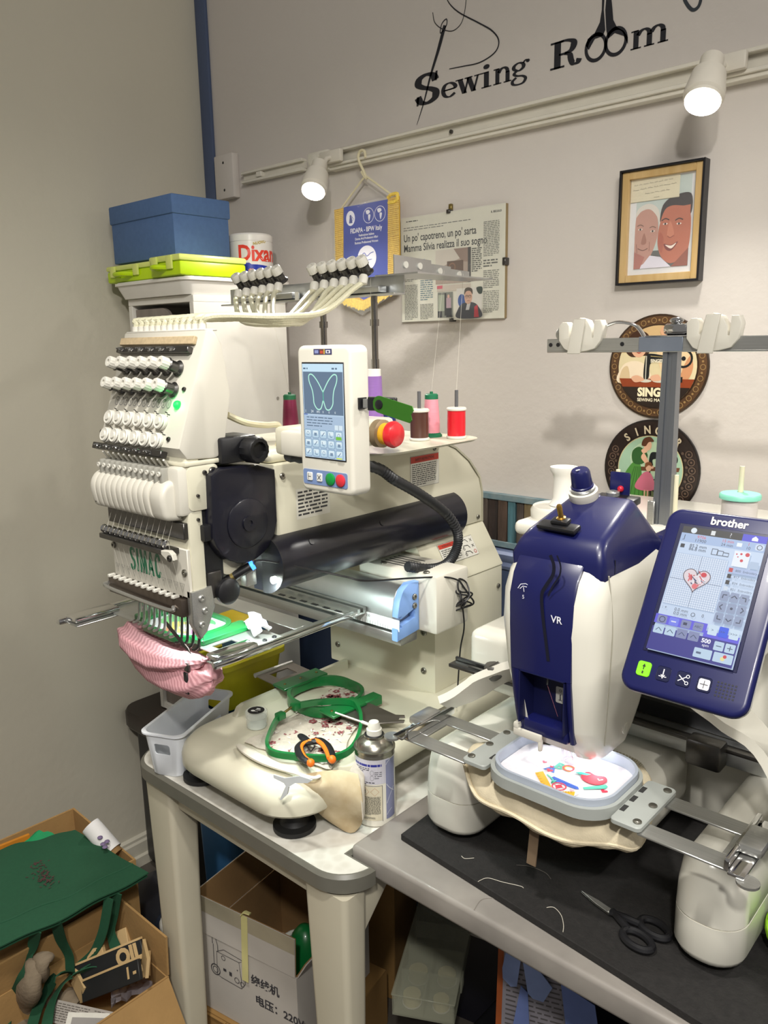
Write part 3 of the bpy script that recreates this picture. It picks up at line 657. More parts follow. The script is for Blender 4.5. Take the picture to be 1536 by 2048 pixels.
pc.done('printed_picture', t)

# ------------------------------------------------------------------ storage in the corner
t = thing('shelf_unit', 'tall white shelf unit with grey wood drawer fronts in the corner', 'shelf', (-1.725, 1.26, .5))
X0, X1, Y0, Y1, Z0_, Z1_ = -1.865, -1.588, 1.12, 1.40, .515, 1.60
b = B(); M_sh = mat('white_laminate', 'dcd8cf', .45, var=.02)
part('side_panel', B().box(X1 - .016, X1, Y0, Y1, Z0_, Z1_, .001, 1), M_sh, t); part('side_panel', B().box(X0, X0 + .016, Y0, Y1, Z0_, Z1_, .001, 1), M_sh, t)
part('top_panel', B().box(X0, X1, Y0, Y1, Z1_, Z1_ + .016, .001, 1), M_sh, t); part('back_panel', B().box(X0 + .016, X1 - .016, Y1 - .01, Y1, Z0_, Z1_), M_sh, t)
M_gw = mat('grey_wood_grain', '8a8078', .6, scale=14, c2='756c65', stretch=(2, 2, .4))
for k in range(4):
    za = Z0_ + .01 + k * .272; part('shelf_board', B().box(X0 + .016, X1 - .016, Y0 + .002, Y1 - .01, za - .01, za + .006), M_sh, t)
    w_ = X1 - X0 - .038; h_ = .24
    F = Fr((X0 + .019, Y0 + .012, za + .010)); n = [(w_, h_ - .055)] + [tuple(p) for p in cat([(w_, h_ - .055), (w_ * .78, h_ - .055), (w_ * .66, h_ - .03), (w_ * .58, h_ - .008), (w_ * .5, h_)], 4)][1:]
    part('drawer_front', B().prism([(0, 0), (w_, 0)] + n + [(0, h_)], F, -.006, .004, .0008, 1), M_gw, t)
    part('drawer_body', B().box(X0 + .02, X1 - .02, Y0 + .02, Y1 - .02, za + .008, za + .14), M_black, t)
part('screw_cap', B().lathe([(.004, 0), (.004, .001)], (X1, 1.36, 1.365), (1, 0, 0), 12), mat('grey_cap', '9a958c', .5), t)
t = thing('lid_tray', 'white flared plastic lid upside down on top of the shelf unit', 'tray', (-1.73, 1.24, 1.6165))
b = B().zloft([(1.6165, rrect(-1.872, -1.592, 1.108, 1.405, .02)), (1.640, rrect(-1.882, -1.584, 1.098, 1.412, .022)), (1.652, rrect(-1.885, -1.581, 1.095, 1.414, .022)), (1.656, rrect(-1.883, -1.583, 1.097, 1.412, .02))]); part('body', b, mat('white_polypropylene', 'dedad2', .4, var=.02), t)
part('rim', B().zloft([(1.6475, rrect(-1.889, -1.577, 1.091, 1.418, .024)), (1.6535, rrect(-1.889, -1.577, 1.091, 1.418, .024))]), mat('white_polypropylene', 'dedad2', .4), t)
# two lime organiser cases
M_lime = mat('lime_plastic', 'b8d800', .4, var=.04); M_limel = mat('translucent_lime_lid', 'd7e07a', .3, var=.04)
def organiser(lab, x0, x1, y0, y1, z, h):
    t = thing('organiser_case', lab, 'storage case', ((x0 + x1) / 2, (y0 + y1) / 2, z), 'lime organiser cases')
    part('body', B().box(x0, x1, y0, y1, z, z + h * .68, .005), M_lime, t); part('lid', B().box(x0 - .002, x1 + .002, y0 - .002, y1 + .002, z + h * .68, z + h, .005), M_limel, t)
    part('latch', B().box(x0 + (x1 - x0) * .62, x0 + (x1 - x0) * .62 + .022, y0 - .007, y0 - .001, z + h * .3, z + h * .95, .002), M_limel, t); part('latch', B().box(x0 + (x1 - x0) * .12, x0 + (x1 - x0) * .12 + .022, y0 - .007, y0 - .001, z + h * .3, z + h * .95, .002), M_limel, t)
    b = B().tube(cat([(x0 + (x1 - x0) * .3, y0, z + h * .4), (x0 + (x1 - x0) * .36, y0 - .022, z + h * .4), (x0 + (x1 - x0) * .52, y0 - .024, z + h * .4), (x0 + (x1 - x0) * .58, y0, z + h * .4)], 5), .006, 8); part('handle', b, M_lime, t)
organiser('lime organiser case at the left under the blue box', -1.92, -1.712, 1.10, 1.275, 1.6572, .041)
organiser('thicker lime organiser case at the right under the blue box', -1.70, -1.58, 1.085, 1.272, 1.6572, .046)
t = thing('storage_box', 'blue fabric storage box with lid on top of the lime cases', 'box', (-1.765, 1.2, 1.704))
M_bbox = mat('blue_linen_box', '4d6a96', .75, var=.06, scale=90, bump=.1, bscale=400)
part('body', B().box(-1.905, -1.638, 1.115, 1.272, 1.704, 1.80, .002), M_bbox, t)
part('lid', B().box(-1.908, -1.634, 1.111, 1.276, 1.797, 1.840, .004), M_bbox, t)
# printed tin
t = thing('powder_tin', 'white round detergent tin with red lettering and blue base', 'tin', (-1.60, 1.372, 1.657))
cx, cy, rr = -1.642, 1.340, .054
b = B().lathe([(rr, 0), (rr, .095)], (cx, cy, 1.657), n=40); b.mi = 1
b.lathe([(rr + .001, 0), (rr + .001, .014), (rr - .003, .018), (0, .018)], (cx, cy, 1.749), n=40)
M_tinw = mat('tin_white_enamel', 'e4e0da', .25, var=.02, coat=.3)
part('body', b, [M_tinw, M_tinw], t)
b = B(); b.flat = True; Ft = Fr((0, 0, 0)); b.text('Dixan', Ft, 0, 0, .052, bold=.0016, xs=.86, mi=0)
ca = math.atan2(-cy, -cx)
for v in b.bm.verts: a = ca - .62 + v.co.x / rr; v.co = V((cx + (rr + .0006) * cos(a), cy + (rr + .0006) * sin(a), 1.702 + v.co.z))
part('red_lettering', b, pm('e0402c', .3), t)
b = B(); b.flat = True; g = []
for i in range(33):
    a = ca - 1.5 + 3.0 * i / 32; h = .018 + .012 * (1 - ((i - 16) / 16) ** 2) + (.004 if i < 16 else 0); g.append([V((cx + (rr + .0005) * cos(a), cy + (rr + .0005) * sin(a), 1.6575)), V((cx + (rr + .0005) * cos(a), cy + (rr + .0005) * sin(a), 1.663 + h))])
part('blue_band', b.sheet(g), pm('1c2f9c', .3), t)
b = B(); b.flat = True
b.text('NUOVO', Ft, 0, 0, .009, bold=.0003, mi=0)
for v in b.bm.verts: a = ca + .10 + v.co.x / rr; v.co = V((cx + (rr + .0009) * cos(a), cy + (rr + .0009) * sin(a), 1.738 + v.co.z + v.co.x * .2))
part('yellow_badge', b, pm('b8a23a', .4), t)
b = B(); b.flat = True
for dx in (.55, .72):
    b.ball((cx + (rr - .001) * cos(ca - .4 + dx * .6), cy + (rr - .001) * sin(ca - .4 + dx * .6), 1.676), .006, 1, 1, 1.3, 10)
part('printed_figures', b, pm('d49a90', .4), t)
# low dark cabinet under the shelf unit
t = thing('low_cabinet', 'low black cabinet with rounded dark brown top under the shelf unit', 'cabinet', (-1.72, 1.24, 0))
part('top', B().zloft([(.462, rrect(-1.955, -1.52, 1.045, 1.42, .05)), (.47, rrect(-1.96, -1.515, 1.04, 1.42, .055)), (.505, rrect(-1.96, -1.515, 1.04, 1.42, .055)), (.513, rrect(-1.955, -1.52, 1.045, 1.42, .05))]), mat('dark_brown_lacquer', '2b211d', .35, var=.1), t)
part('body', B().box(-1.93, -1.53, 1.07, 1.41, .03, .462, .02, 3), M_black, t)
for x in (-1.9, -1.57): part('foot', B().cyl((x, 1.1, 0), (x, 1.1, .035), .016), M_black, t)
# bins standing beside the shelf unit, behind the machine
M_yb = mat('yellow_bin_plastic', 'c2b820', .45, var=.06); M_bb = mat('blue_bin_plastic', '3f74a8', .4, var=.05)
def bin_(name, lab, x0, x1, y0, y1, z0, z1, m, lip=.008, lid=None, group=None):
    t = thing(name, lab, 'bin', ((x0 + x1) / 2, (y0 + y1) / 2, z0), group); i = .014
    outer = [(z0, rrect(x0 + i, x1 - i, y0 + i, y1 - i, .02)), (z1 - .012, rrect(x0, x1, y0, y1, .022)), (z1 - .012, rrect(x0 - lip, x1 + lip, y0 - lip, y1 + lip, .026)), (z1, rrect(x0 - lip, x1 + lip, y0 - lip, y1 + lip, .026)), (z1, rrect(x0 + .004, x1 - .004, y0 + .004, y1 - .004, .02)), (z0 + .004, rrect(x0 + i + .003, x1 - i - .003, y0 + i + .003, y1 - i - .003, .018))]
    part('body', B().zloft(outer), m, t)
    if lid: part('lid', B().zloft([(z1 + .0005, rrect(x0 - lip, x1 + lip, y0 - lip, y1 + lip, .026)), (z1 + .014, rrect(x0 - lip, x1 + lip, y0 - lip, y1 + lip, .026)), (z1 + .020, rrect(x0 + .01, x1 - .01, y0 + .01, y1 - .01, .02))]), lid, t)
    return t
# ------------------------------------------------------------------ white multi-needle embroidery machine (left)
XM = -1.06
sm = thing('embroidery_machine', 'cream single-head embroidery machine with twelve needles and a green lit lamp', 'embroidery machine', (-1.02, 1.0, .7352))
# base with rounded lip
def base_ring(i, z, r=.075): return (z, rrect(-1.165 + i, -.835 - i, .700 + i, 1.40, r, 8))
b = B().zloft([base_ring(.014, .777), base_ring(.004, .780), base_ring(0, .786), base_ring(0, .803), base_ring(.003, .814), base_ring(.010, .823), base_ring(.020, .829), base_ring(.034, .832)])
part('base', b, M_cream, sm)
b = B().zloft([(.8315, rrect(-1.13, -1.115, .82, 1.12, .007)), (.846, rrect(-1.13, -1.117, .83, 1.12, .007)), (.850, rrect(-1.128, -1.119, .84, 1.12, .004))]); part('base_rim', b, M_cream, sm)
for x, y in ((-1.135, .755), (-.893, .760), (-1.115, 1.33), (-.885, 1.33)):
    part('foot', B().lathe([(.032, 0), (.035, .002), (.035, .009), (.024, .012), (.018, .022), (.016, .043)], (x, y, .7352), n=28), M_rubber, sm)
# column and arm
b = B(); cs = [(1.134, .831), (1.365, .831), (1.362, 1.035), (1.361, 1.042), (1.134, 1.042)]
b.xprism(cs, -1.187, -.898, .004); part('column', b, M_cream, sm)
b = B()
def cring(xl, xr, z, yb): return [V((xl, 1.134, z)), V((xr, 1.134, z)), V((xr, yb, z)), V((xl, yb, z))]
b.loft([cring(-1.187, -.898, 1.043, 1.361), cring(-1.187, -.898, 1.046, 1.361), cring(-1.165, -.948, 1.127, 1.361)]); part('column_shoulder', b, M_cream, sm)
AP = [(.80, 1.165), (1.134, 1.128), (1.361, 1.128), (1.360, 1.190), (1.350, 1.222), (1.312, 1.262), (1.268, 1.292), (1.225, 1.309), (1.15, 1.3165), (.80, 1.3165)]
b = B().xprism(AP, -1.165, -.950, .004); part('arm', b, M_cream, sm)
tr = [(1.363, 1.129), (1.362, 1.192), (1.353, 1.225), (1.315, 1.265), (1.270, 1.295), (1.226, 1.312), (1.19, 1.3165)]
b = B().xprism(tr + [(p[0] - .003, p[1] - .003) for p in tr[::-1]], -.957, -.9485); part('edge_trim', b, mat('panel_edge_trim', 'b0ac98', .5), sm)
def bolt(p, ax, r=.006, par=None, m=None):
    part('bolt', B().lathe([(r, 0), (r, .002), (r * .8, .0032), (r * .45, .0032), (r * .45, .0012), (0, .0012)], p, ax, 14), m or M_screw, par or sm)
for y, z in ((1.20, 1.300), (1.345, 1.14), (1.345, 1.00), (.815, 1.298), (1.01, 1.298)): bolt((-.9505 if z > 1.1 else -.8975, y, z), (1, 0, 0), .005)
for u, v, rr in ((676, 1288, .0065), (848, 1264, .0075), (848, 1341, .0065), (777, 1267, .007)):
    p = P(u, v, 'Y', 1.1338); bolt((p.x, 1.1335, p.z), (0, -1, 0), rr)
# dark tinted shaft cover along the arm
b = B(); prof = ell(0, 0, .046, .046, 24, -95, 95)
b.loft([[V((-.962 + p[0] * 1.0, y, 1.160 + p[1])) for p in prof + [(-.03, .046), (-.03, -.046)]] for y in (.782, .785, 1.235, 1.262)], mi=0)
for y in (.85, 1.02):
    b.lathe([(.005, 0), (.005, .0015)], (-.962 + .046 * cos(radians(38)), y, 1.160 + .046 * sin(radians(38)) - .0005), (cos(radians(38)), 0, sin(radians(38))), 12, mi=1)
part('shaft_cover', b, [M_tint, M_black], sm, 'dark tinted shaft cover')
b = B().prism(ell(0, 0, .0475, .0475, 24, -95, 95), Fr((-.962, .782, 1.160), (1, 0, 0), (0, 0, 1)), 0, .003); part('shaft_cover_rim', b, M_black, sm)
# black motor cover
b = B().xprism([(.674, 1.318), (.672, 1.25)] + [(.732 + .062 * cos(radians(a)), 1.238 + .062 * sin(radians(a))) for a in range(190, 351, 16)] + [(.794, 1.23), (.794, 1.312), (.76, 1.324), (.69, 1.326)], -1.02, -.940, .004); part('motor_cover', b, M_tint, sm, 'dark tinted motor cover')
b = B().lathe([(.038, 0), (.038, .002), (.036, .003), (0, .003)], (-.940, .735, 1.238), (1, 0, 0), 32).lathe([(.012, .003), (.012, .006), (.005, .006), (.005, .004)], (-.940, .735, 1.238), (1, 0, 0), 20); part('motor_wheel', b, M_tint, sm)
part('bracket', B().box(-.975, -.945, .660, .690, 1.222, 1.246, .002), M_black, sm)
b = B().xprism(ell(.725, 1.222, .062, .066, 20), -1.0, -.96, .003); part('cover_support', b, M_cream, sm)
# motor with black round knob above
b = B().box(-1.0, -.945, .698, .765, 1.330, 1.369, .004); part('colour_change_motor', b, M_black, sm)
part('hand_wheel', B().lathe([(.017, 0), (.0205, .003), (.0205, .022), (.018, .026), (.013, .026), (.013, .020), (0, .020)], (-.945, .748, 1.348), (1, 0, 0), 28, rib=.05), M_black, sm)
part('arm_top_housing', B().box(-1.15, -.962, .80, .93, 1.3165, 1.337, .009, 3), M_cream, sm)
part('rear_bracket', B().xprism([(.70, 1.33), (.715, 1.375), (.735, 1.38), (.76, 1.365), (.765, 1.33)], -1.10, -1.005, .004), M_cream, sm)

# ---- head
b = B().box(-1.166, -.955, .642, .666, 1.128, 1.345, .003); part('head_case', b, M_cream, sm); part('head_slide', B().box(-1.15, -.958, .666, .70, 1.135, 1.345, .003), M_black, sm)
b = B().xprism([(.690, 1.340), (.645, 1.343), (.632, 1.360), (.690, 1.521), (.702, 1.523), (.716, 1.503), (.727, 1.43), (.708, 1.343)], -1.168, -.952, .004); part('tension_housing', b, M_white, sm)
b = B().box(-1.16, -.952, .640, .706, 1.333, 1.340, .002); part('housing_lip', b, M_cream, sm)
part('side_plate', B().xprism(rrect(.643, .696, 1.268, 1.333, .008), -.9565, -.953, .001), M_cream, sm)
for y, z, rr in ((.686, 1.322, .0065), (.686, 1.279, .0065), (.672, 1.322, .0035), (.658, 1.29, .0025), (.657, 1.255, .0025)): bolt((-.953 if z > 1.268 else -.9548, y, z), (1, 0, 0), rr, m=M_dsteel)
FT = Fr((-1.168, .632, 1.360), (1, 0, 0), (0, .058, .161))        # leaning tension panel: x across 0-.223, y up 0-.175
HT = .1747
def tp(x, y, z=0): return FT.pt(x, y, z)
px = [.020 + .0278 * k for k in range(6)]
b = B().fbox(FT, .004, .200, .150, .162, 0, .006, .001, 1); part('felt_strip', b, mat('beige_felt', 'b9a583', .9, var=.12, scale=200), sm)
part('thread_clip_bar', B().fbox(FT, .006, .196, .137, .146, 0, .010, .001, 1), M_dsteel, sm)
for x in px: part('clip_spring', B().tube([tp(x - .004 + .008 * (i % 2), .1415, .0125 + .0 * i) if 0 else tp(x + .0018 * (i - 4), .1415 + .003 * sin(i * 2.2), .012 + .003 * cos(i * 2.2)) for i in range(9)], .0012, 5), M_chrome, sm)
nrm = FT.n
for ry in (.118, .086):
    for k, x in enumerate(px + []):
        x = x + .002
        part('tension_spring', B().lathe([(.010, 0), (.012, .003), (.0085, .006), (.0085, .018), (.0105, .020), (.0085, .022)], tp(x + .012, ry - .003), nrm, 16), M_dsteel, sm)
        part('tension_knob', B().lathe([(.0078, .0), (.0090, .001), (.0090, .012), (.0080, .0142), (.0035, .0142), (.0035, .010), (0, .010)], tp(x + .012, ry - .003, .020), nrm, 28, rib=.07), M_knob, sm)
M_num = mat('printed_grey_numbers', '7c7c80', .6)
for k in range(12):
    b = B(); F = FT; b.mi = 0; b.flat = True
    b.line(ell(.026 + .0128 * k, .063, .0052, .0065, 16), .0009, F, .0004, True); b.text(str(12 - k), F, .026 + .0128 * k, .060, .0072, .0004, align='CENTER', xs=.8)
    part('number_mark', b, M_num, sm)
part('needle_led', B().ball(tp(.190, .062, .001), .0065, n=16), mat('green_led', '10ff40', emit=3.5), sm, 'lit green lamp')
light('green_led_glow', 'POINT', tp(.190, .062, .014), .02, (.1, 1, .3), shadow_soft_size=.006)
M_zig = mat('printed_black_marks', '303030', .6)
for row in (.049, .0195):
    for x in px:
        b = B(); b.flat = True
        b.line([(x + .003, row + .002), (x + .010, row + .0005), (x + .009, row - .001), (x + .017, row - .002)], .0013, FT, .0004); b.line([(x + .012, row - .003), (x + .009, row - .007), (x + .006, row - .006)], .001, FT, .0004)
        part('thread_path_mark', b, M_zig, sm)
for row in (.0300, .0025):
    for x in px:
        part('check_roller', B().lathe([(.0108, 0), (.0118, .001), (.0118, .004), (.0085, .0055), (.0112, .0075), (.0100, .0092), (.0085, .0085), (.0055, .0085), (.0048, .0108), (0, .0108)], tp(x + .004, row + .005), nrm, 24), M_knob, sm)
part('thread_clip_bar', B().fbox(FT, -.003, .186, -.016, -.006, -.004, .008, .001, 1), M_dsteel, sm)
for x in px: part('clip_spring', B().tube([tp(x - .004 + .0018 * (i - 4), -.011 + .003 * sin(i * 2.2), .009 + .003 * cos(i * 2.2)) for i in range(9)], .0012, 5), M_chrome, sm)
for x, y in ((.197, .085), (.187, .012), (.004, .012)): bolt(tp(x, y, 0), nrm, .0035, m=M_dsteel)
# take-up levers and ribbed needle cover
for k in range(12):
    x = -1.152 + .0150 * k
    part('take_up_lever', B().box(x, x + .009, .618, .641, 1.306, 1.332, .003).lathe([(.0035, 0), (.0035, .002)], (x + .0045, .6182, 1.324), (0, -1, 0), 12), mat('grey_lever_plastic', '9a988f', .5), sm)
    part('lever_eyelet', B().lathe([(.0036, 0), (.0036, .002), (.0018, .002), (.0018, .0005)], (x + .0045, .6165, 1.324), (0, -1, 0), 12), M_knob, sm)
    part('thread_finger', B().tube([(x + .001, .636, 1.330), (x + .010, .622, 1.344)], .0017, 6), M_knob, sm)
prof = cat([(.642, 1.314), (.624, 1.313), (.613, 1.306), (.607, 1.292), (.609, 1.272), (.616, 1.258), (.642, 1.254)], 4)
for k in range(11):
    x = -1.164 + .0148 * k; part('cover_rib', B().xprism([tuple(p) for p in prof], x, x + .0140, .0022, 2), M_white, sm)
b = B().xprism([tuple(p) for p in prof], -1.0012, -.966, .007, 3); part('cover_end', b, M_white, sm)
part('cover_shoulder', B().box(-.985, -.9545, .628, .66, 1.262, 1.333, .006), M_white, sm)
part('screw_dots', B().lathe([(.002, 0), (.002, .0006)], (-1.157, .611, 1.266), (0, -1, 0), 8), M_dsteel, sm)
# roller rail
part('guide_plate', B().box(-1.166, -.958, .634, .642, 1.228, 1.252, .001, 1), M_dsteel, sm)
part('roller_rail', B().box(-1.160, -.975, .612, .636, 1.206, 1.214, .001, 1), M_dsteel, sm)
for k in range(12):
    x = -1.158 + .0148 * k; part('guide_roller', B().lathe([(.005, 0), (.0065, .001), (.0045, .004), (.0045, .008), (.0065, .011), (.005, .012)], (x, .620, 1.2205), (1, 0, 0), 14), M_chrome, sm)
part('end_lever', B().prism([(0, .006), (.02, .008), (.028, .004), (.03, -.004), (.024, -.009), (.016, -.008), (0, 0)], Fr((-.980, .616, 1.209)), 0, .008, .001, 1), M_white, sm)
bolt((-.957, .608, 1.207), (0, -1, 0), .005, m=M_dsteel)
# face plate with lettering
part('face_plate', B().box(-1.164, -.957, .636, .642, 1.140, 1.213, .001, 1), M_white, sm)
b = B(); b.flat = True; F = Fr((-1.1135, .6358, 1.1575)); W_, H_, S_ = .0150, .0370, .0052
b.line(cat([(W_ - .002, H_ * .78), (W_ * .72, H_ * .93), (W_ * .3, H_ * .92), (.0028, H_ * .76), (W_ * .4, H_ * .56), (W_ * .78, H_ * .40), (W_ * .82, H_ * .2), (W_ * .55, H_ * .07), (W_ * .25, H_ * .10), (.0025, H_ * .26)], 5), S_, F)
b.poly([(.0190, 0), (.0190 + S_, 0), (.0190 + S_, H_), (.0190, H_)], F); x = .0285
b.poly([(x, 0), (x + .0048, 0), (x + .0048, H_), (x, H_)], F); b.poly([(x + .0142, 0), (x + .019, 0), (x + .019, H_), (x + .0142, H_)], F); b.poly([(x + .0002, H_), (x + .0060, H_), (x + .0118, 0), (x + .0072, 0)], F, .0001); b.poly([(x + .0130, H_), (x + .0188, H_), (x + .0118, 0), (x + .0072, 0)], F, .0001); x = .0500
b.poly([(x, 0), (x + .0048, 0), (x + .0108, H_), (x + .0062, H_)], F); b.poly([(x + .0170, 0), (x + .0122, 0), (x + .0062, H_), (x + .0108, H_)], F, .0001); b.poly([(x + .003, H_ * .22), (x + .014, H_ * .22), (x + .0125, H_ * .36), (x + .0045, H_ * .36)], F, .0001); x = .0700
b.line(cat([(x + W_ - .002, H_ * .72), (x + W_ * .72, H_ * .92), (x + W_ * .35, H_ * .92), (x + .0028, H_ * .68), (x + .0028, H_ * .3), (x + W_ * .35, H_ * .08), (x + W_ * .72, H_ * .08), (x + W_ - .002, H_ * .28)], 5), S_, F)
part('lettering', b, pm('1d7a56', .4), sm, 'green lettering')
for k in range(12):
    x = -1.1535 + .0163 * k; b = B(); b.flat = True; F = Fr((x, .6358, 1.146)); b.line([(-.0055, .014), (.0055, .014), (0, .001)], .0006, F, 0, True); b.text(str(12 - k), F, 0, .0085, .0055, align='CENTER', xs=.8); part('needle_number', b, M_zig, sm)
for x, z in ((-1.159, 1.19), (-.965, 1.178)): bolt((x, .636, z), (0, -1, 0), .0055)
part('needle_clamp_bar', B().box(-1.174, -.968, .628, .660, 1.110, 1.137, .002), mat('gunmetal_bar', '6a6058', .35, .85, var=.08), sm)
b = B().tube(cat([(-1.170, .627, 1.127), (-1.166, .622, 1.121), (-.998, .622, 1.119), (-.988, .627, 1.124)], 5), .003, 8); part('thread_hold_wire', b, M_steel, sm)
for k in range(12):
    x = -1.165 + .0163 * k; part('needle_screw', B().box(x - .003, x + .003, .624, .636, 1.137, 1.142, .0008, 1), M_knob, sm)
for k in range(12):
    x = -1.150 + .0152 * k; dz = -.006 if k >= 8 else 0; dy = .004
    pts = cat([(x, .668, 1.114), (x, .666, 1.088 + dz), (x - .001, .664, 1.062 + dz), (x - .004, .660, 1.054 + dz), (x - .010, .658, 1.052 + dz)], 4)
    part('presser_foot', B().tube(pts, [.0022] * 9 + [.0024] * 8, 7), M_dsteel if k > 7 else M_steel, sm)
    part('needle', B().cyl((x + .001, .671, 1.113), (x + .001, .671, 1.060 + dz), .0009, .0005, 6), M_chrome, sm)
    part('thread_line', B().tube([(x, .634, 1.254), (x + .004, .620, 1.226), (x + .009, .6345, 1.14)], .00022, 4), M_thread, sm)
part('foot_bracket', B().xprism([(.636, 1.150), (.672, 1.152), (.676, 1.12), (.660, 1.085), (.648, 1.075), (.636, 1.10)], -.965, -.952, .002), M_steel, sm)
for y, z in ((.652, 1.138), (.657, 1.118), (.650, 1.098)): bolt((-.9518, y, z), (1, 0, 0), .0055, m=M_steel)
part('trimmer_blade', B().prism([(0, 0), (.045, -.032), (.05, -.04), (.035, -.032), (0, -.008)], Fr((-1.0, .622, 1.10), (1, .1, 0)), 0, .0015), M_dsteel, sm)
b = B().box(-.992, -.955, .668, .694, 1.130, 1.172, .003); part('solenoid', b, M_dsteel, sm); part('needle_bar_carrier', B().box(-1.165, -.975, .6605, .680, 1.112, 1.128, .002), M_dsteel, sm)
part('solenoid_disc', B().lathe([(.020, 0), (.020, .008), (.014, .012), (0, .012)], (-.956, .700, 1.137), (1, 0, 0), 24), M_black, sm)
# inspection lamp on a bracket with its cable
part('lamp_bracket', B().box(-.965, -.950, .735, .755, 1.135, 1.175, .002), M_steel, sm)
lm = part('work_lamp', B().cyl((-.975, .700, 1.142), (-.945, .740, 1.168), .0072, .0072, 16), M_black, sm)
part('lamp_ring', B().cyl((-.9630, .716, 1.1524), (-.9605, .7193, 1.1546), .0080, .0080, 16), M_brass, lm)
part('lamp_lens', B().cyl((-.9756, .6992, 1.1415), (-.9751, .6999, 1.1419), .0066, .0075, 16), mat('lit_cool_white', 'eafcff', emit=12), lm)
part('lamp_cap', B().cyl((-.9448, .7403, 1.1682), (-.942, .744, 1.1706), .0070, .0070, 14), mat('lit_blue_ring', '3f8cff', emit=3), lm)
part('led_strip', B().box(-1.15, -.99, .677, .690, 1.118, 1.1275), mat('lit_led_strip', 'eefffb', emit=5), sm)
light('needle_light', 'SPOT', (-1.01, .684, 1.114), 3.2, (.80, 1, .95), aim=(-1.03, .76, 1.0), spot_size=radians(150), spot_blend=.5, shadow_soft_size=.02)
light('arm_work_light', 'SPOT', (-.925, .770, 1.138), 4.5, (.86, 1, .94), aim=(-1.0, .95, .84), spot_size=radians(140), spot_blend=.7, shadow_soft_size=.015)
light('work_lamp_light', 'SPOT', (-.977, .697, 1.1405), .9, (.82, 1, .96), aim=(-1.03, .70, 1.03), spot_size=radians(110), spot_blend=.6, shadow_soft_size=.008)
b = B().tube(cat([(-.943, .743, 1.170), (-.935, .755, 1.176), (-.905, .83, 1.150), (-.87, .87, 1.135), (-.85, .90, 1.125), (-.84, 1.0, 1.108), (-.815, 1.06, 1.10), (-.808, 1.09, 1.088)], 8), .0016, 6)
part('lamp_cable', b, M_black, sm)
r = random.Random(4); pts = [V((-.808, 1.09, 1.088))]
for k in range(26): a = k * 1.35; pts.append(V((-.806 + .016 * cos(a) * r.uniform(.4, 1), 1.10 + .012 * sin(a * 1.3), 1.065 - .03 * sin(a * .5) * r.uniform(.3, 1) - k * .0008)))
pts += [V((-.812, 1.11, 1.0)), V((-.822, 1.112, .95)), V((-.826, 1.11, .88)), V((-.828, 1.108, .835))]
part('lamp_cable', B().tube(cat(pts, 6), .0016, 6), M_black, sm, 'bunched black cable')
part('needle_work_light', B().lathe([(.006, 0), (.006, .006), (.003, .008)], (-.935, .779, 1.140), (0, -1, 0), 14), M_knob, sm)

# ---- beam of the pantograph
prof = [(1.03, 1.085), (1.000, 1.089), (.988, 1.082), (.980, 1.068), (.977, 1.045), (.975, 1.018), (.984, 1.012), (1.03, 1.010)]
part('beam', B().xprism(prof, -1.47, -.866, .001, 1), M_alu, sm)
part('beam_cap', B().xprism([(1.032, 1.093), (1.005, 1.095), (.990, 1.086), (.980, 1.068), (.975, 1.045), (.975, 1.04), (.985, 1.04), (.985, 1.036), (1.02, 1.046), (1.02, 1.03), (.985, 1.024), (.985, 1.02), (.973, 1.02), (.973, .998), (1.032, 1.004)], -.866, -.852, .002), mat('blue_end_cap', '7ea3dd', .45, var=.03), sm)
for z in (1.068, 1.052): bolt((-.852, 1.018, z), (1, 0, 0), .0055)
b = B().box(-1.0, -.815, 1.034, 1.128, 1.0, 1.106, .006); part('drive_box', b, M_white, sm)
for k in range(5): part('vent_slot', B().box(-.960, -.895, 1.052 + k * .012, 1.055 + k * .012, 1.1055, 1.1064), M_zig, sm)
for x in (-.945, -.845): bolt((x, 1.044, 1.106), (0, 0, 1), .006)
part('lower_rail', B().box(-1.47, -.855, .985, 1.03, .985, 1.006, .003), M_steel, sm)
part('scale_strip', B().prism([(0, 0), (.62, 0), (.62, .020), (0, .020)], Fr((-1.47, .9755, 1.016), (1, 0, 0), (0, .05, 1)), 0, .0006), mat('scale_white', 'd6dcdc', .4), sm)
b = B(); b.flat = True; F = Fr((-1.47, .9748, 1.016), (1, 0, 0), (0, .05, 1))
for k in range(100): b.poly([(k * .006, 0), (k * .006 + .0006, 0), (k * .006 + .0006, .010 if k % 5 == 0 else .006), (k * .006, .010 if k % 5 == 0 else .006)], F)
for k in range(10): b.text(str(abs(k - 5) * 50), F, k * .06 + .002, .012, .0065)
part('scale_marks', b, M_zig, sm, kind='stuff')
# tubular sash frame: driver bar, arms and their plates
M_sash = mat('satin_steel_sash', 'b9bab6', .3, .95, var=.06, scale=12)
part('driver_bar', B().box(-1.42, -.925, .938, .972, 1.034, 1.038, .001, 1).box(-1.42, -.925, .952, .958, 1.038, 1.046).box(-1.42, -.925, .966, .9735, 1.038, 1.046), M_sash, sm)
for k in range(6): part('driver_notch', B().box(-1.12 + k * .03, -1.105 + k * .03, .9375, .944, 1.0381, 1.0388), M_black, sm)
part('right_frame_arm', B().box(-.962, -.944, .66, .94, 1.0325, 1.0345, .0005, 1), M_sash, sm)
part('right_frame_tube', B().box(-.944, -.933, .655, .955, 1.029, 1.040, .003), M_chrome, sm)
part('left_frame_arm', B().box(-1.305, -1.262, .61, .94, 1.0325, 1.0345, .0005, 1), M_sash, sm)
part('left_frame_tube', B().box(-1.318, -1.305, .60, .955, 1.029, 1.040, .003), M_chrome, sm)
part('middle_frame_bar', B().box(-1.262, -.962, .838, .880, 1.0325, 1.0345, .0005, 1), M_sash, sm)
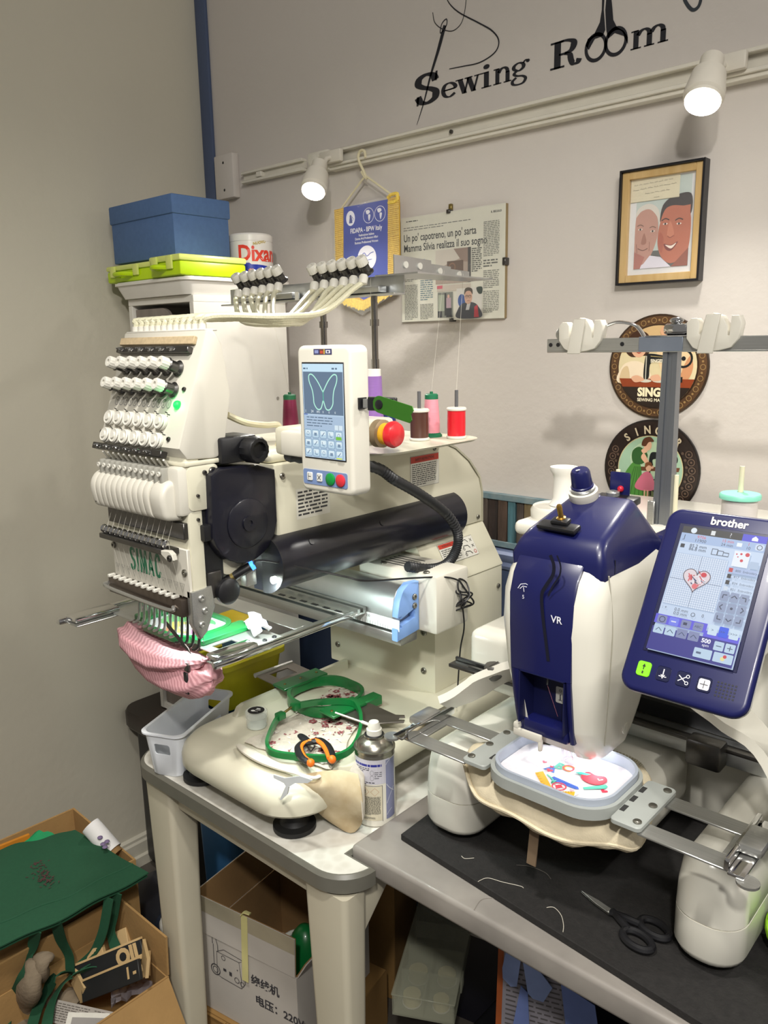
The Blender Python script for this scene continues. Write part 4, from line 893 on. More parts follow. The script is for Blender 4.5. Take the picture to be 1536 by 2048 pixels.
part('frame_clip', B().box(-.97, -.942, .665, .745, 1.0346, 1.044, .003), M_chrome, sm)
part('frame_clip', B().box(-1.312, -1.275, .615, .70, 1.0346, 1.044, .003), M_chrome, sm)
part('clip_label', B().box(-.962, -.948, .755, .80, 1.0346, 1.036), M_knob, sm)
for y in (.768, .788): bolt((-.955, y, 1.036), (0, 0, 1), .004, m=M_black)

# ---- stickers
def sticker(fr, w_, h_, head, rows, c='d8d6cc', txt=None, name='warning_label'):
    pc = Pic(fr, z0=.0003, step=.00005); pc.rect(c, 0, w_, 0, h_); y = h_
    pc.line('55524c', [(0, 0), (w_, 0), (w_, h_), (0, h_)], .0007, True)
    if head: pc.rect('c03a2a', .0008, w_ - .0008, h_ - head, h_ - .0008); y = h_ - head
    if txt: pc.text('35201c', txt, w_ / 2, h_ - head * .72, head * .55, align='CENTER', xs=.75, bold=.0001)
    return pc, y
pc, y = sticker(Fr((-.950, 1.128, 1.231), (0, 1, 0), (0, 0, 1)), .085, .060, .013, 0, txt='SAFETY INSTRUCTIONS'); pc.greek('3c3c3c', .004, .076, .003, y - .002, 11, .4, seed=31); pc.done('warning_label', sm, 'red-headed warning label')
pc, y = sticker(Fr((-.9155, 1.19, 1.075), (0, 1, 0), (-.6, 0, 1)), .112, .042, 0, 0); pc.rect('c03a2a', .001, .052, .032, .041); pc.text('35201c', 'WARNING', .026, .0345, .006, align='CENTER'); pc.greek('3c3c3c', .004, .035, .003, .030, 7, .4, seed=33); pc.greek('3c3c3c', .039, .062, .003, .030, 7, .4, seed=34)
for k in range(3):
    yy = .033 - k * .0125; pc.line('222222', [(.07, yy - .002), (.075, yy + .004), (.088, yy + .003), (.093, yy - .003)], .0015); pc.ring('222222', .073, yy - .002, .0025, .001, 10)
    if k < 2: pc.line('222222', [(.100, yy - .003), (.107, yy + .003)], .001); pc.line('222222', [(.100, yy + .003), (.107, yy - .003)], .001)
    else: pc.ring('c03a2a', .1035, yy, .0034, .001, 12)
pc.done('warning_label', sm, 'wide label with red heading')
FSK = Fr((-.950, .842, 1.222), (0, 1, 0), (0, 0, 1)); pc = Pic(FSK, z0=.0003); pc.rect('dcd9cc', 0, .075, 0, .05); pc.greek('3a3a3a', .004, .07, .004, .047, 7, .5, seed=41, last=.8); pc.done('warning_label', sm, 'plain text label')

# ---- control panel
M_pan = mat('control_panel_plastic', 'd9d5c8', .4, var=.02)
FPn = Fr((-.795, .716, 1.308), (1, 0, 0), (0, 0, 1)); PW, PH = .098, .190
pan = part('control_panel', B().prism(rrect(0, PW, 0, PH, .010), FPn, -.034, 0, .005, 3), M_pan, sm)
part('screen_bezel', B().fbox(FPn, .0095, PW - .0115, .044, PH - .021, -.001, .0006, .0005, 1), M_black, pan)
FS = FPn.sub(.011, .046); sw, sh = PW - .0235, PH - .069
pc = Pic(FS, emit=.85, z0=.0010, step=.00004)
pc.rect('b7cde2', 0, sw, 0, sh); pc.rect('c6e2f4', 0, sw, sh - .010, sh); pc.greek('5a7088', .002, .016, sh - .008, sh - .004, 1, .5); pc.greek('5a7088', sw - .02, sw - .004, sh - .008, sh - .004, 1, .5)
pc.rect('667a92', .0015, sw - .001, sh * .47, sh - .010); cxs, cys = sw / 2 + .0005, sh * .75
lw = [(0, -.004), (-.010, .012), (-.020, .022), (-.0265, .021), (-.0265, .012), (-.021, -.001), (-.019, -.012), (-.018, -.022), (-.012, -.030), (-.005, -.029), (-.0005, -.017)]
for s in (1, -1): pc.line('b4f0dc', [(cxs + s * a * .95, cys - .002 + b_ * .84) for a, b_ in [tuple(q_) for q_ in cat(lw, 4)]], .0016)
pc.line('58c8a0', [(cxs, cys - .004), (cxs + .0005, cys - .018)], .001)
for k, s in enumerate(('1', '24', '892', '0', '0', '0')): pc.text('e8f4f8', s, .003 + k * .011, sh * .485, .005 if k < 2 else .004)
pc.rect('2f50b0', .001, .008, sh * .46, sh * .468)
pc.rect('a9bfd8', .0015, sw - .001, sh * .31, sh * .455); pc.greek('54687e', .006, sw - .02, sh * .33, sh * .45, 4, .3, seed=51); pc.rect('d6e6f0', sw - .017, sw - .003, sh * .315, sh * .365); pc.line('54687e', [(sw - .010, sh * .315), (sw - .010, sh * .365)], .0006)
for i in range(5):
    for j in range(3):
        x, y = .0015 + i * .0147, .0015 + j * .0122; pc.rect('7f9cb8', x, x + .0132, y, y + .0112, .002); pc.rect('b8d2e4', x + .0008, x + .0124, y + .0008, y + .0104, .0016); pc.rect('dcecf4', x + .002, x + .011, y + .005, y + .0095, .001)
        rr = (i * 3 + j) % 4
        if rr == 0: pc.line('4a6488', [(x + .004, y + .003), (x + .009, y + .008)], .0009)
        elif rr == 1: pc.rect('7890aa', x + .004, x + .009, y + .003, y + .007)
        elif rr == 2: pc.ring('7890aa', x + .0065, y + .0055, .0022, .0007, 12)
        else: pc.line('4a6488', [(x + .004, y + .008), (x + .0055, y + .003), (x + .009, y + .003)], .0008)
pc.rect('78c048', 4 * .0147 + .003, 4 * .0147 + .013, .0015 + .0244, .0015 + .0285); pc.rect('d8e838', 4 * .0147 + .003, 4 * .0147 + .013, .0016, .003)
pc.done('screen', pan, 'lit screen with white butterfly outline')
part('button_strip', B().prism(rrect(.0055, PW - .0105, .0095, .0295, .003), FPn, -.001, .0008), mat('blue_button_strip', '7288b4', .45), pan)
for k, c in enumerate(('d8d8d4', 'd8d8d4', '128a3c', 'd0303c')):
    x = .0185 + .0185 * k + (.002 if k > 1 else 0)
    if k < 2:
        part('panel_button', B().prism(rrect(x - .005, x + .005, .0145, .0255, .0016), FPn, 0, .0022, .0005, 1), mat('button_white', c, .5), pan)
        b = B(); b.flat = True
        if k: b.line([(x - .003, .017), (x + .003, .023)], .0009, FPn, .0024); b.line([(x - .003, .023), (x + .003, .017)], .0009, FPn, .0024)
        else: b.line([(x - .002, .016), (x - .002, .024)], .0008, FPn, .0024); b.line([(x - .002, .020), (x + .003, .020)], .0008, FPn, .0024)
        part('button_symbol', b, M_zig, pan)
    else: part('panel_button', B().lathe([(.0082, 0), (.0082, .0025), (.007, .0034), (0, .0036)], FPn.pt(x, .0195, 0), FPn.n, 24), mat('button_' + ('green' if k == 2 else 'red'), c, .4), pan, ('green' if k == 2 else 'red') + ' round button')
b = B(); b.flat = True
pc = Pic(FPn, z0=.0003); pc.rect('3a3a64', .033, .066, PH - .0115, PH - .0045); pc.rect('6a4030', .044, .051, PH - .011, PH - .005); pc.rect('b84a3a', .045, .0505, PH - .0102, PH - .0068); pc.rect('d0b040', .0515, .0535, PH - .011, PH - .005); pc.rect('8890c0', .035, .042, PH - .010, PH - .006); pc.rect('d8d8e0', .0555, .0635, PH - .0100, PH - .006); pc.rect('3a3a64', .0575, .0612, PH - .0092, PH - .007); pc.done('brand_badge', pan)
part('panel_mount', B().box(-.87, -.78, .745, .79, 1.345, 1.38, .004), M_pan, sm)
part('usb_port', B().box(-.6975, -.6945, .727, .741, 1.419, 1.433), M_black, pan)
# emergency stop box
part('stop_box', B().box(-.90, -.845, .76, .965, 1.342, 1.383, .006), M_cream, sm)
part('stop_collar', B().lathe([(.022, 0), (.022, .012), (.017, .014), (.014, .014)], (-.845, .925, 1.361), (1, 0, 0), 24), mat('brown_grey_collar', '8c7a60', .4, .3), sm)
part('stop_ring', B().lathe([(.017, .0), (.017, .008), (.013, .010)], (-.831, .925, 1.361), (1, 0, 0), 24), mat('yellow_stop_ring', 'd8a020', .45), sm)
part('stop_button', B().lathe([(.012, 0), (.020, .006), (.021, .012), (.018, .018), (.010, .021), (0, .022)], (-.823, .925, 1.361), (1, 0, 0), 28), mat('red_mushroom_button', 'c42028', .3, coat=.3), sm, 'red mushroom stop button')
# black corrugated conduit
pts = [V((-.86, .75, 1.345))] + [P(u, v, 'X', -.865) for u, v in ((740, 932), (790, 960), (845, 992), (893, 1028), (915, 1065), (912, 1100), (893, 1128), (860, 1138), (815, 1133))]
p = cat(pts, 16); part('conduit', B().tube(p, [.0098 if i % 2 else .0082 for i in range(len(p))], 10), mat('black_conduit', '222326', .45), sm)
b = B().tube([(-1.0, .78, 1.36), (-1.04, .83, 1.375), (-1.10, .86, 1.374), (-1.15, .86, 1.385), (-1.16, .80, 1.40)], .006, 8)
part('air_tube', B().tube(cat([P(455, 830, 'X', -1.0), P(490, 845, 'X', -1.0), P(530, 850, 'X', -1.02), P(556, 850, 'X', -1.02), P(560, 868, 'X', -1.02), P(556, 890, 'X', -1.0)], 8), .0052, 8), mat('cream_tube', 'cfc8a8', .45, var=.05), sm)

# ---- thread tray, poles, rack
b = B().zloft([(1.3225, rrect(-1.24, -.842, .925, 1.215, .05, 8)), (1.3265, rrect(-1.245, -.837, .92, 1.22, .055, 8)), (1.3265, rrect(-1.241, -.841, .924, 1.216, .051, 8)), (1.3245, rrect(-1.238, -.844, .927, 1.213, .05, 8))]); part('thread_tray', b, M_cream, sm)
part('tray_slot', B().zprism(rrect(-1.21, -1.17, .93, .98, .01), 1.3246, 1.3250), M_zig, sm)
M_pole = mat('smoked_chrome_pole', '8e8a86', .18, 1.0, var=.03)
for xa in (P(647, 650, 'Y', 1.115).x, P(749, 650, 'Y', 1.115).x):
    part('pole', B().cyl((xa, 1.115, 1.3248), (xa, 1.115, 1.47), .0075, n=20).cyl((xa, 1.115, 1.47), (xa, 1.115, 1.592), .0062, n=20).lathe([(.0085, 0), (.0085, .012)], (xa, 1.115, 1.53), n=20), M_pole, sm)
XR0, XR1 = -1.452, -.955
part('rack_bar', B().box(XR0, XR1, 1.095, 1.125, 1.583, 1.586, .0005, 1).box(XR0, XR1, 1.122, 1.125, 1.586, 1.618, .0005, 1), M_alu, sm)
b = B().zprism([(-1.0, 1.095), (-.905, 1.10), (-.915, 1.34), (-.972, 1.34), (-1.0, 1.15)], 1.615, 1.6175); part('eyelet_shelf', b, M_alu, sm)
b = B(); F = Fr((-.968, 1.11, 1.6175), (0, 1, 0), (0, 0, 1)); b.prism([(0, 0), (.225, 0), (.225, .016), (.165, .018), (.165, .022), (.105, .024), (.105, .03), (.0, .034)], F, -.001, .001); part('eyelet_fin', b, M_alu, sm)
for y, z in ((.03, .018), (.07, .018), (.13, .012), (.19, .009)): part('eyelet', B().lathe([(.005, -.001), (.006, .001), (.006, .003), (.0025, .003)], F.pt(y, z, .001), F.n, 14), M_knob, sm)
part('rack_label', B().box(XR0 + .24, XR0 + .25, 1.0935, 1.0945, 1.584, 1.60), M_knob, sm)
rk = []
for g, (ua, va, ub, vb) in enumerate(((473, 556, 553, 541), (625, 538, 723, 522))):
    for k in range(6):
        f = k / 5; p = P(ua + (ub - ua) * f, va + (vb - va) * f, 'Y', 1.085); rk.append((p.x, p.z))
for g in range(2):
    xs = [rk[g * 6][0], rk[g * 6 + 5][0]]; part('guide_block', B().box(xs[0] - .018, xs[1] + .03, 1.096, 1.118, 1.588, 1.600, .002), M_alu, sm)
tilt = V((0, -.62, .78)).normalized()
for x, z in rk:
    c = V((x, 1.085, z)); base = c - tilt * .026
    part('guide_spring', B().lathe([(.012, 0), (.012, .003), (.0085, .006), (.0085, .016), (.011, .018)], base, tilt, 16), M_dsteel, sm)
    part('guide_knob', B().lathe([(.0095, 0), (.0108, .001), (.0108, .013), (.009, .016), (.004, .0162), (.004, .013), (0, .013)], base + tilt * .018, tilt, 28, rib=.06), M_knob, sm)
    part('tube_socket', B().lathe([(.0055, 0), (.0085, .002), (.0085, .014), (.006, .018)], (x + .004, 1.082, z - .041), (0, .25, .97), 16), M_knob, sm)
M_tube = mat('cream_braided_tube', 'd6d2b6', .35, var=.12, scale=500)
for k, (x, z) in enumerate(rk):
    xs = -1.150 + .0158 * k; yo = .702 + .0050 * (11 - k); zz = 1.5385 + .0012 * ((k * 5) % 4)
    p = [(x + .004, 1.081, z - .038), (x * .93 - .93 * .07, 1.055, z - .050), (x * .55 - .94 * .45, .94 + .006 * (k % 3), 1.541 + .0035 * (k % 4)), (-.93 + .004 * (k % 6) - .02 * (k < 6), .80 + .004 * (11 - k), 1.531 + .003 * (k % 4)), (-.965 + .001 * k, .735 + .004 * (11 - k), zz)]
    if k < 10: p.append((max(xs + .03, -.99), yo * .7 + .702 * .3, zz))
    p += [(xs + .010, .706, 1.5405), (xs + .002, .702, 1.535), (xs, .701, 1.524)]
    q_ = cat(p, 10); part('thread_tube', B().tube(q_, [.0050 if i % 2 else .0046 for i in range(len(q_))], 8), M_tube, sm)
    part('tube_end', B().cyl((xs, .701, 1.5175), (xs, .701, 1.531), .0062, .0062, 12), M_knob, sm)
part('tube_plate', B().box(-1.162, -.955, .690, .712, 1.5205, 1.5235, .001, 1), M_knob, sm)
# usb stick in the panel
t = thing('usb_stick', 'black USB stick with swivel green metal cover in the side of the control panel', 'USB stick', (-.66, .734, 1.42))
Fu = Fr((-.694, .734, 1.426), (1, .25, -.02), (0, 0, 1))
part('plug', B().fbox(Fu, .0005, .010, -.0055, .0055, -.002, .002), M_steel, t); part('body', B().fbox(Fu, .008, .046, -.0085, .0085, -.0045, .0045, .001, 1), M_black, t)
Fu2 = Fr(Fu.pt(.026, 0, .0052), (1, .05, -.22), (0, 0, 1))
part('cover', B().prism([tuple(p) for p in ell(0, 0, .0105, .0105, 14, 90, 270)] + [(.050, -.0105), (.053, -.006), (.050, 0), (.053, .006), (.050, .0105)], Fu2, 0, .0012, .0003, 1), mat('green_anodised', '3f7a2a', .4, .5), t, 'green swivel cover')
part('pivot', B().lathe([(.0058, 0), (.0058, .0022), (.004, .0028), (0, .0028)], Fu2.pt(0, 0, 0), Fu2.n, 18), M_black, t)

# ---- thread spools on the tray
def sat(n, c): return mat('thread_' + n, c, .32, var=.10, scale=300, stretch=(.2, .2, 8), spec=.7)
def spool(lab, x, y, kind, n, c, to=None, capc=None, h=None):
    t = thing('thread_spool', lab, 'thread spool', (x, y, 1.3248), 'thread spools on the machine tray'); z = 1.3248
    if kind == 'king':                                            # short spool with white flanges on a grey pin
        part('pin', B().cyl((x, y, z + .0005), (x, y, z + .088), .0034, n=10), mat('grey_pin', '5a5a5c', .5), t)
        part('flange', B().lathe([(.0175, 0), (.0185, .001), (.0185, .004), (.017, .005)], (x, y, z), n=28), M_knob, t); part('thread', B().lathe([(.0165, .0), (.0168, .02), (.0165, .046)], (x, y, z + .005), n=28), sat(n, c), t); part('flange', B().lathe([(.017, 0), (.0185, .001), (.0185, .004), (.0165, .006), (.007, .007), (.006, .0055)], (x, y, z + .051), n=28), M_knob, t); top = z + .088
    else:
        hh = h or .085; r0, r1 = (.0185, .0165) if kind == 'cone' else (.0155, .0125)
        if kind == 'cone': part('tube_core', B().lathe([(.0165, 0), (.0152, hh + .012), (.011, hh + .012)], (x, y, z), n=28), mat('clear_spool_core', 'e0ddd6', .4), t)
        part('thread', B().lathe([(r0, .004), (r0 * 1.01, hh * .4), (r1, hh)], (x, y, z), n=28), sat(n, c), t)
        if capc:
            part('base_flange', B().lathe([(.020, 0), (.020, .003), (.014, .009)], (x, y, z), n=24), mat('spool_base_' + capc, capc, .5), t); part('cap', B().lathe([(.0125, 0), (.0125, .008), (.010, .010), (.003, .010), (.003, .014)], (x, y, z + hh), n=20), mat('spool_base_' + capc, capc, .5), t)
        top = z + hh + .012
    if to: part('thread_line', B().tube([V((x, y, top)), V(to)], .0002, 4), M_thread, t)
    return t
spool('magenta thread cone with green cap at left of the machine screen', -1.185, 1.045, 'tall', 'magenta', '7c1440', (-1.30, 1.1, 1.59), '1d6a44', .07)
spool('large lilac thread cone behind the control screen', -.965, 1.045, 'cone', 'lilac', '8a64a8', (-1.02, 1.105, 1.615), None, .118)
spool('dark blue thread cone half hidden behind the lilac cone', -.978, 1.10, 'tall', 'blue', '1f3470', None, '24407c', .05)
spool('dark brown thread spool with white ends near the stop button', -.925, 1.125, 'king', 'brown', '4a2a20', None)
spool('pink thread cone with green ends behind the brown spool', -.942, 1.182, 'tall', 'pink', 'e89aa8', (-.956, 1.24, 1.63), '14704a', .070)
spool('bright red thread spool with white ends at the tray corner', -.886, 1.185, 'king', 'red', 'd01424', (-.956, 1.30, 1.627))
# ------------------------------------------------------------------ tables
M_lam = mat('speckled_cream_laminate', 'd2cfc6', .35, var=.05, scale=60, coat=.2, kind='voronoi', c2='c8c4ba')
M_band = mat('grey_edge_band', '66645b', .4, var=.05)
M_leg = mat('beige_powder_coat', 'c4bda8', .45, var=.03, scale=10)
ZT = .735
t = thing('machine_table', 'cream topped work table with rounded corners and beige legs under the left machine', 'table', (-.99, 1.04, 0))
def table_outline(i, r=.065):                                       # butts against the marble table on its right
    x0, x1, y0, y1 = -1.309 + i, -.724 - i, .705 + i, 1.42 - i; n = 10
    arc = lambda cx, cy, a0, a1: [(cx + (r - i) * cos(radians(a0 + (a1 - a0) * k / n)), cy + (r - i) * sin(radians(a0 + (a1 - a0) * k / n))) for k in range(n + 1)]
    r_ = r - i; o = [(x0 + r_ + r_ * cos(radians(180 + 90 * k / n)), y0 + r_ + r_ * sin(radians(180 + 90 * k / n))) for k in range(n + 1)]
    o += [(x1 - r_ + r_ * cos(radians(-90 + 90 * k / n)), y0 + r_ + r_ * sin(radians(-90 + 90 * k / n))) for k in range(n + 1) if y0 + r_ + r_ * sin(radians(-90 + 90 * k / n)) < .7692 - i]
    o += [(x1 - .0003, .7692 - i), (-.7766 - i, .7692 - i), (-.7766 - i, y1), (x0, y1)]
    return o
part('tabletop', B().zloft([(ZT - .024, table_outline(.008)), (ZT, table_outline(.007))]), M_lam, t)
b = B().zloft([(ZT - .032, table_outline(.006)), (ZT - .028, table_outline(0)), (ZT - .005, table_outline(0)), (ZT + .0003, table_outline(.0045)), (ZT + .0003, table_outline(.0068)), (ZT - .01, table_outline(.0068))], cap0=True, cap1=False); part('edge_band', b, M_band, t)
z0_ = ZT - .078; z1_ = ZT - .034
b = B().box(-1.23, -.81, .735, .752, z0_, z1_, .002); part('apron', b, M_leg, t); part('apron', B().box(-.80, -.785, .765, 1.36, z0_, z1_, .002), M_leg, t); part('apron', B().box(-1.25, -1.235, .752, 1.36, z0_, z1_, .002), M_leg, t)
def leg(xa, xb, y0, y1, sx):
    b = B()
    def ring(z, f):
        w_ = (xb - xa) * f; d_ = (y1 - y0) * f; X0 = xb - w_ if sx > 0 else xa; X1 = xb if sx > 0 else xa + w_
        return rrect(X0, X1, y0, y0 + d_, .010, 3)
    b.zloft([(.004, ring(0, .72)), (.45, ring(0, .86)), (z1_, ring(0, 1))]); part('leg', b, M_leg, t); X_ = (xa + xb) / 2 - .02
    part('foot', B().zloft([(0, rrect(X_, X_ + .04, y0, y0 + .04, .01)), (.005, rrect(X_, X_ + .04, y0, y0 + .04, .01))]), M_black, t)
leg(-1.277, -1.192, .718, .782, 1); leg(-.826, -.736, .714, .764, 1); leg(-1.288, -1.185, 1.32, 1.38, 1); leg(-.88, -.79, 1.32, 1.38, 1)
part('leg_gusset', B().prism([(0, 0), (.085, .085), (.085, .1), (0, .1)], Fr((-.76, .755, z1_ - .10), (0, 1, 0), (0, 0, 1)), 0, .012, .002), M_leg, t)
t = thing('marble_table', 'grey marbled laminate table with thick rounded edge under the navy machine', 'table', (.05, 1.1, 0))
M_marb = mat('grey_marbled_laminate', '98928b', .42, var=.10, scale=9, c2='7c7772', coat=.15)
part('tabletop', B().box(-.776, .85, .770, 1.44, .713, .75, .007, 4), M_marb, t)
for x, y in ((-.73, 1.39), (.78, .82), (.78, 1.39)): part('leg', B().box(x - .02, x + .02, y - .02, y + .02, 0, .713, .002), M_black, t)
part('rear_rail', B().box(-.72, .76, 1.385, 1.40, .60, .64, .002), M_black, t)

# black cork-like mat
M_mat = mat('black_foam_mat', '1d1b1a', .85, var=.25, scale=120, bump=.25, bscale=300)
solo('machine_mat', B().zprism([(-.724, .828), (-.25, .780), (.12, .776), (.12, 1.40), (-.742, 1.40)], .7505, .7615, .001, 1), M_mat, 'black foam mat under the navy embroidery machine', 'mat')
ZM = .762

# ------------------------------------------------------------------ navy and white embroidery machine (right)
bm_ = thing('embroidery_machine', 'white and navy single-needle embroidery machine with tilted touch screen', 'embroidery machine', (-.44, 1.1, ZM))
def rounded_leg(x0, x1, y0, y1, r):
    lv = lambda i, z: (z, rrect(x0 + i, x1 - i, y0 + i, y1, r, 7))
    part('leg_base', B().zloft([lv(.010, .772), lv(.003, .777), lv(0, .785), lv(0, .828)]), M_shell, bm_)
    part('leg_cover', B().zloft([lv(.001, .8285), lv(0, .830), lv(.001, .86), lv(.004, .885), lv(.010, .897), lv(.020, .903), lv(.034, .906)]), M_shell, bm_)
    part('foot', B().lathe([(.030, 0), (.030, .010)], ((x0 + x1) / 2, y0 + .05, ZM), n=24), M_rubber, bm_)
rounded_leg(-.714, -.618, .858, 1.40, .036); rounded_leg(-.318, -.234, .846, 1.40, .036)
# rear body and carriage
part('rear_body', B().box(-.63, -.18, 1.13, 1.42, .772, 1.195, .03, 4), M_shell, bm_)
part('body_deck', B().box(-.70, -.20, 1.09, 1.42, 1.188, 1.212, .010, 3), M_shell, bm_)
part('carriage_cover', B().box(-.725, -.585, 1.0, 1.125, .945, 1.045, .016, 4), M_shell, bm_)
part('carriage_rail', B().box(-.73, -.16, 1.085, 1.12, .905, .930, .003), M_alu, bm_)
part('carriage_rail', B().box(-.52, -.16, 1.075, 1.09, .930, .936, .001), M_dsteel, bm_)
part('carriage_slot', B().box(-.56, -.17, 1.12, 1.131, .93, .955), M_black, bm_)
part('carriage_block', B().box(-.385, -.335, 1.055, 1.085, .905, .945, .005), M_dsteel, bm_)
part('under_arm', B().box(-.53, -.40, .93, 1.14, .80, .90, .03, 4), M_shell, bm_)
part('needle_plate_arm', B().box(-.50, -.43, .84, .95, .885, .925, .014, 3), M_shell, bm_)
# head shell
NX0, NX1 = -.512, -.4475
def shell(z, x0, x1, y0, y1, r, nd): return [V((p[0], p[1], z)) for p in rrect(x0, x1, y0, y1, r, 6) + [(NX0, y0), (NX0 + .0001, y0 + nd), (NX1 - .0001, y0 + nd), (NX1, y0)]]
b = B().loft([shell(.972, -.515, -.425, .868, .945, .02, .004), shell(.978, -.522, -.420, .855, .955, .024, .006), shell(1.000, -.530, -.416, .842, .968, .026, .012), shell(1.018, -.534, -.4145, .834, .980, .028, .016),
    shell(1.022, -.535, -.414, .833, .982, .028, .036), shell(1.088, -.546, -.411, .823, 1.015, .030, .036), shell(1.092, -.546, -.411, .823, 1.016, .030, .003), shell(1.15, -.551, -.410, .819, 1.035, .030, .003), shell(1.19, -.551, -.410, .822, 1.05, .030, .003), shell(1.215, -.549, -.412, .832, 1.06, .028, .003), shell(1.230, -.542, -.418, .845, 1.06, .022, .003)])
part('head_shell', b, M_shell, bm_)
part('arm_shell', B().box(-.56, -.405, 1.0, 1.15, 1.02, 1.20, .03, 4), M_shell, bm_)
# navy front band with the recess
def band_profile(z): return .819 if z > 1.1 else .819 + .016 * ((1.1 - z) / .1) ** 1.6
def bx(z): f = (1.2 - z) / .2; return -.530 + .008 * max(0, f), -.4405 + .0 * f
zs = [1.238, 1.232, 1.215, 1.19, 1.15, 1.12, 1.092]
def bring(z, y, x0, x1, d=.022): return [V((x0, y + .0015, z)), V((x0 + .002, y, z)), V((x1 - .002, y, z)), V((x1, y + .0015, z)), V((x1, y + d, z)), V((x0, y + d, z))]
yt = {1.238: .846, 1.232: .840, 1.215: .828, 1.19: .8195}
b = B().loft([bring(z, yt.get(z, band_profile(z) - .001), *bx(z)) for z in zs]); part('front_band', b, M_navy, bm_)
lo = [1.0915, 1.06, 1.03, 1.004]
for xa, xb in ((None, NX0 - .0005), (NX1 + .0005, None)):
    part('front_band', B().loft([bring(z, band_profile(z) - .001, xa if xa else bx(z)[0], xb if xb else bx(z)[1], .020) for z in lo]), M_navy, bm_)
part('recess_sill', B().box(NX0, NX1, .829, .866, 1.003, 1.0215, .003), M_navy, bm_)
part('recess_back', B().box(NX0 + .0005, NX1 - .0005, .852, .858, 1.018, 1.092), mat('navy_recess_plastic', '12163f', .4, var=.05), bm_)
b = B().box(NX0, NX0 + .0015, .8175, .856, 1.0205, 1.0915).box(NX1 - .0015, NX1, .8175, .856, 1.0205, 1.0915).box(NX0, NX1, .8175, .856, 1.0905, 1.092); part('recess_liner', b, MATS['navy_recess_plastic'], bm_)
part('recess_lever', B().tube([(-.4845, .850, 1.088), (-.4845, .842, 1.080), (-.483, .838, 1.072)], .0015, 6), M_steel, bm_)
pc = Pic(Fr((P(1111, 1400, 'Y', .851).x, .8518, P(1111, 1404, 'Y', .851).z)), z0=.0003); pc.rect('c9c8c0', 0, .013, 0, .022, .002); pc.line('33333a', [(.0065, .004), (.0065, .012)], .0016); pc.line('33333a', [(.004, .004), (.009, .004)], .001); pc.ring('33333a', .0065, .017, .0017, .0006, 10); pc.done('needle_sticker', bm_)
Fb = Fr((-.48, .8178, 1.10)); M_slot = mat('dark_slot', '0a0c20', .5); M_pw = pm('dfe0ea', .4)
b = B(); b.flat = True
sl = [P(u, v, 'Y', .818).xz for u, v in ((1101, 1110), (1108, 1130), (1106, 1150), (1092, 1172), (1084, 1190), (1086, 1230), (1092, 1280), (1097, 1322))]
b.line(cat([(q_[0] + .48, q_[1] - 1.10) for q_ in sl], 5), .0045, Fb, .0004); b.line(cat([(q_[0] + .489, q_[1] - 1.099) for q_ in sl[:5]], 5), .0022, Fb, .0004)
part('thread_slot', b, M_slot, bm_)
b = B(); b.flat = True
c = P(1113, 1246, 'Y', .818); b.text('VR', Fb, c.x + .48, c.z - 1.10, .0125, .0005, align='CENTER', bold=.0002); part('lettering', b, M_pw, bm_, 'white lettering')
b = B(); b.flat = True; c = P(1046, 1175, 'Y', .818); x, z = c.x + .48, c.z - 1.1
b.line([(x - .007, z - .002), (x - .003, z + .004), (x + .004, z + .006), (x + .007, z + .005)], .0009, Fb, .0005); b.line([(x - .004, z - .002), (x, z + .002), (x + .006, z + .002)], .0009, Fb, .0005); b.line([(x + .001, z + .001), (x + .002, z - .005)], .0009, Fb, .0005); b.text('5', Fb, x + .001, z - .014, .007, .0005, align='CENTER'); part('hand_symbol', b, M_pw, bm_)
# navy hood, tension dial, clips
hood = [(.846, 1.200), (.842, 1.236), (.848, 1.256), (.862, 1.268), (.945, 1.299), (.953, 1.299), (1.018, 1.235), (1.018, 1.200)]
b = B().xprism(hood, -.5445, -.4145, .010, 3)
for v in b.bm.verts:                                               # sides lean in towards the top
    k = max(0, v.co.z - 1.236)
    v.co.x += k * (.45 if v.co.x < -.48 else -.22)
part('hood', b, M_navy, bm_)
part('hood_seam', B().box(-.4152, -.4140, .8705, .8717, 1.222, 1.240), M_slot, bm_)
hn = V((0, -.35, .94)).normalized(); c = V((-.494, .940, 1.2945))
part('dial_base', B().lathe([(.022, -.006), (.021, .001), (.017, .003)], c, hn, 28), M_navy, bm_); part('dial_ring', B().lathe([(.0185, .002), (.019, .003), (.019, .013), (.0175, .014)], c, hn, 32), M_white, bm_)
part('dial_collar', B().lathe([(.0165, .014), (.0165, .015), (.0155, .0155), (.0165, .016), (.0155, .017), (.0165, .018), (.015, .019)], c, hn, 28), M_steel, bm_)
part('tension_dial', B().lathe([(.0148, .019), (.0148, .021), (.0135, .022), (.0125, .040), (.0105, .0435), (0, .044)], c, hn, 36, rib=.03), M_navy, bm_)
part('dial_mark', B().box(c.x - .001, c.x + .001, c.y - .024, c.y - .016, c.z + .0405, c.z + .0415), M_pw, bm_)
cp = V((-.484, .862, 1.271))
part('thread_clip', B().box(cp.x - .030, cp.x + .026, cp.y - .010, cp.y + .008, cp.z - .001, cp.z + .006, .003, M=T(rx=18, rz=-4, c=cp)), M_black, bm_)
part('thread_clip_arm', B().box(cp.x - .012, cp.x + .012, cp.y - .004, cp.y + .010, cp.z + .005, cp.z + .012, .003, M=T(rx=18, c=cp)), M_black, bm_)
part('brass_screw', B().lathe([(.006, 0), (.006, .004), (.0035, .005), (.0035, .020), (.0025, .022), (0, .022)], cp + V((0, .002, .010)), hn, 16), mat('brass_screw', 'b8924a', .25, .9), bm_)
cp = V((-.466, .972, 1.292))
part('thread_clip', B().box(cp.x - .024, cp.x + .032, cp.y - .014, cp.y + .008, cp.z - .004, cp.z + .006, .002, M=T(rx=6, c=cp)), M_black, bm_)
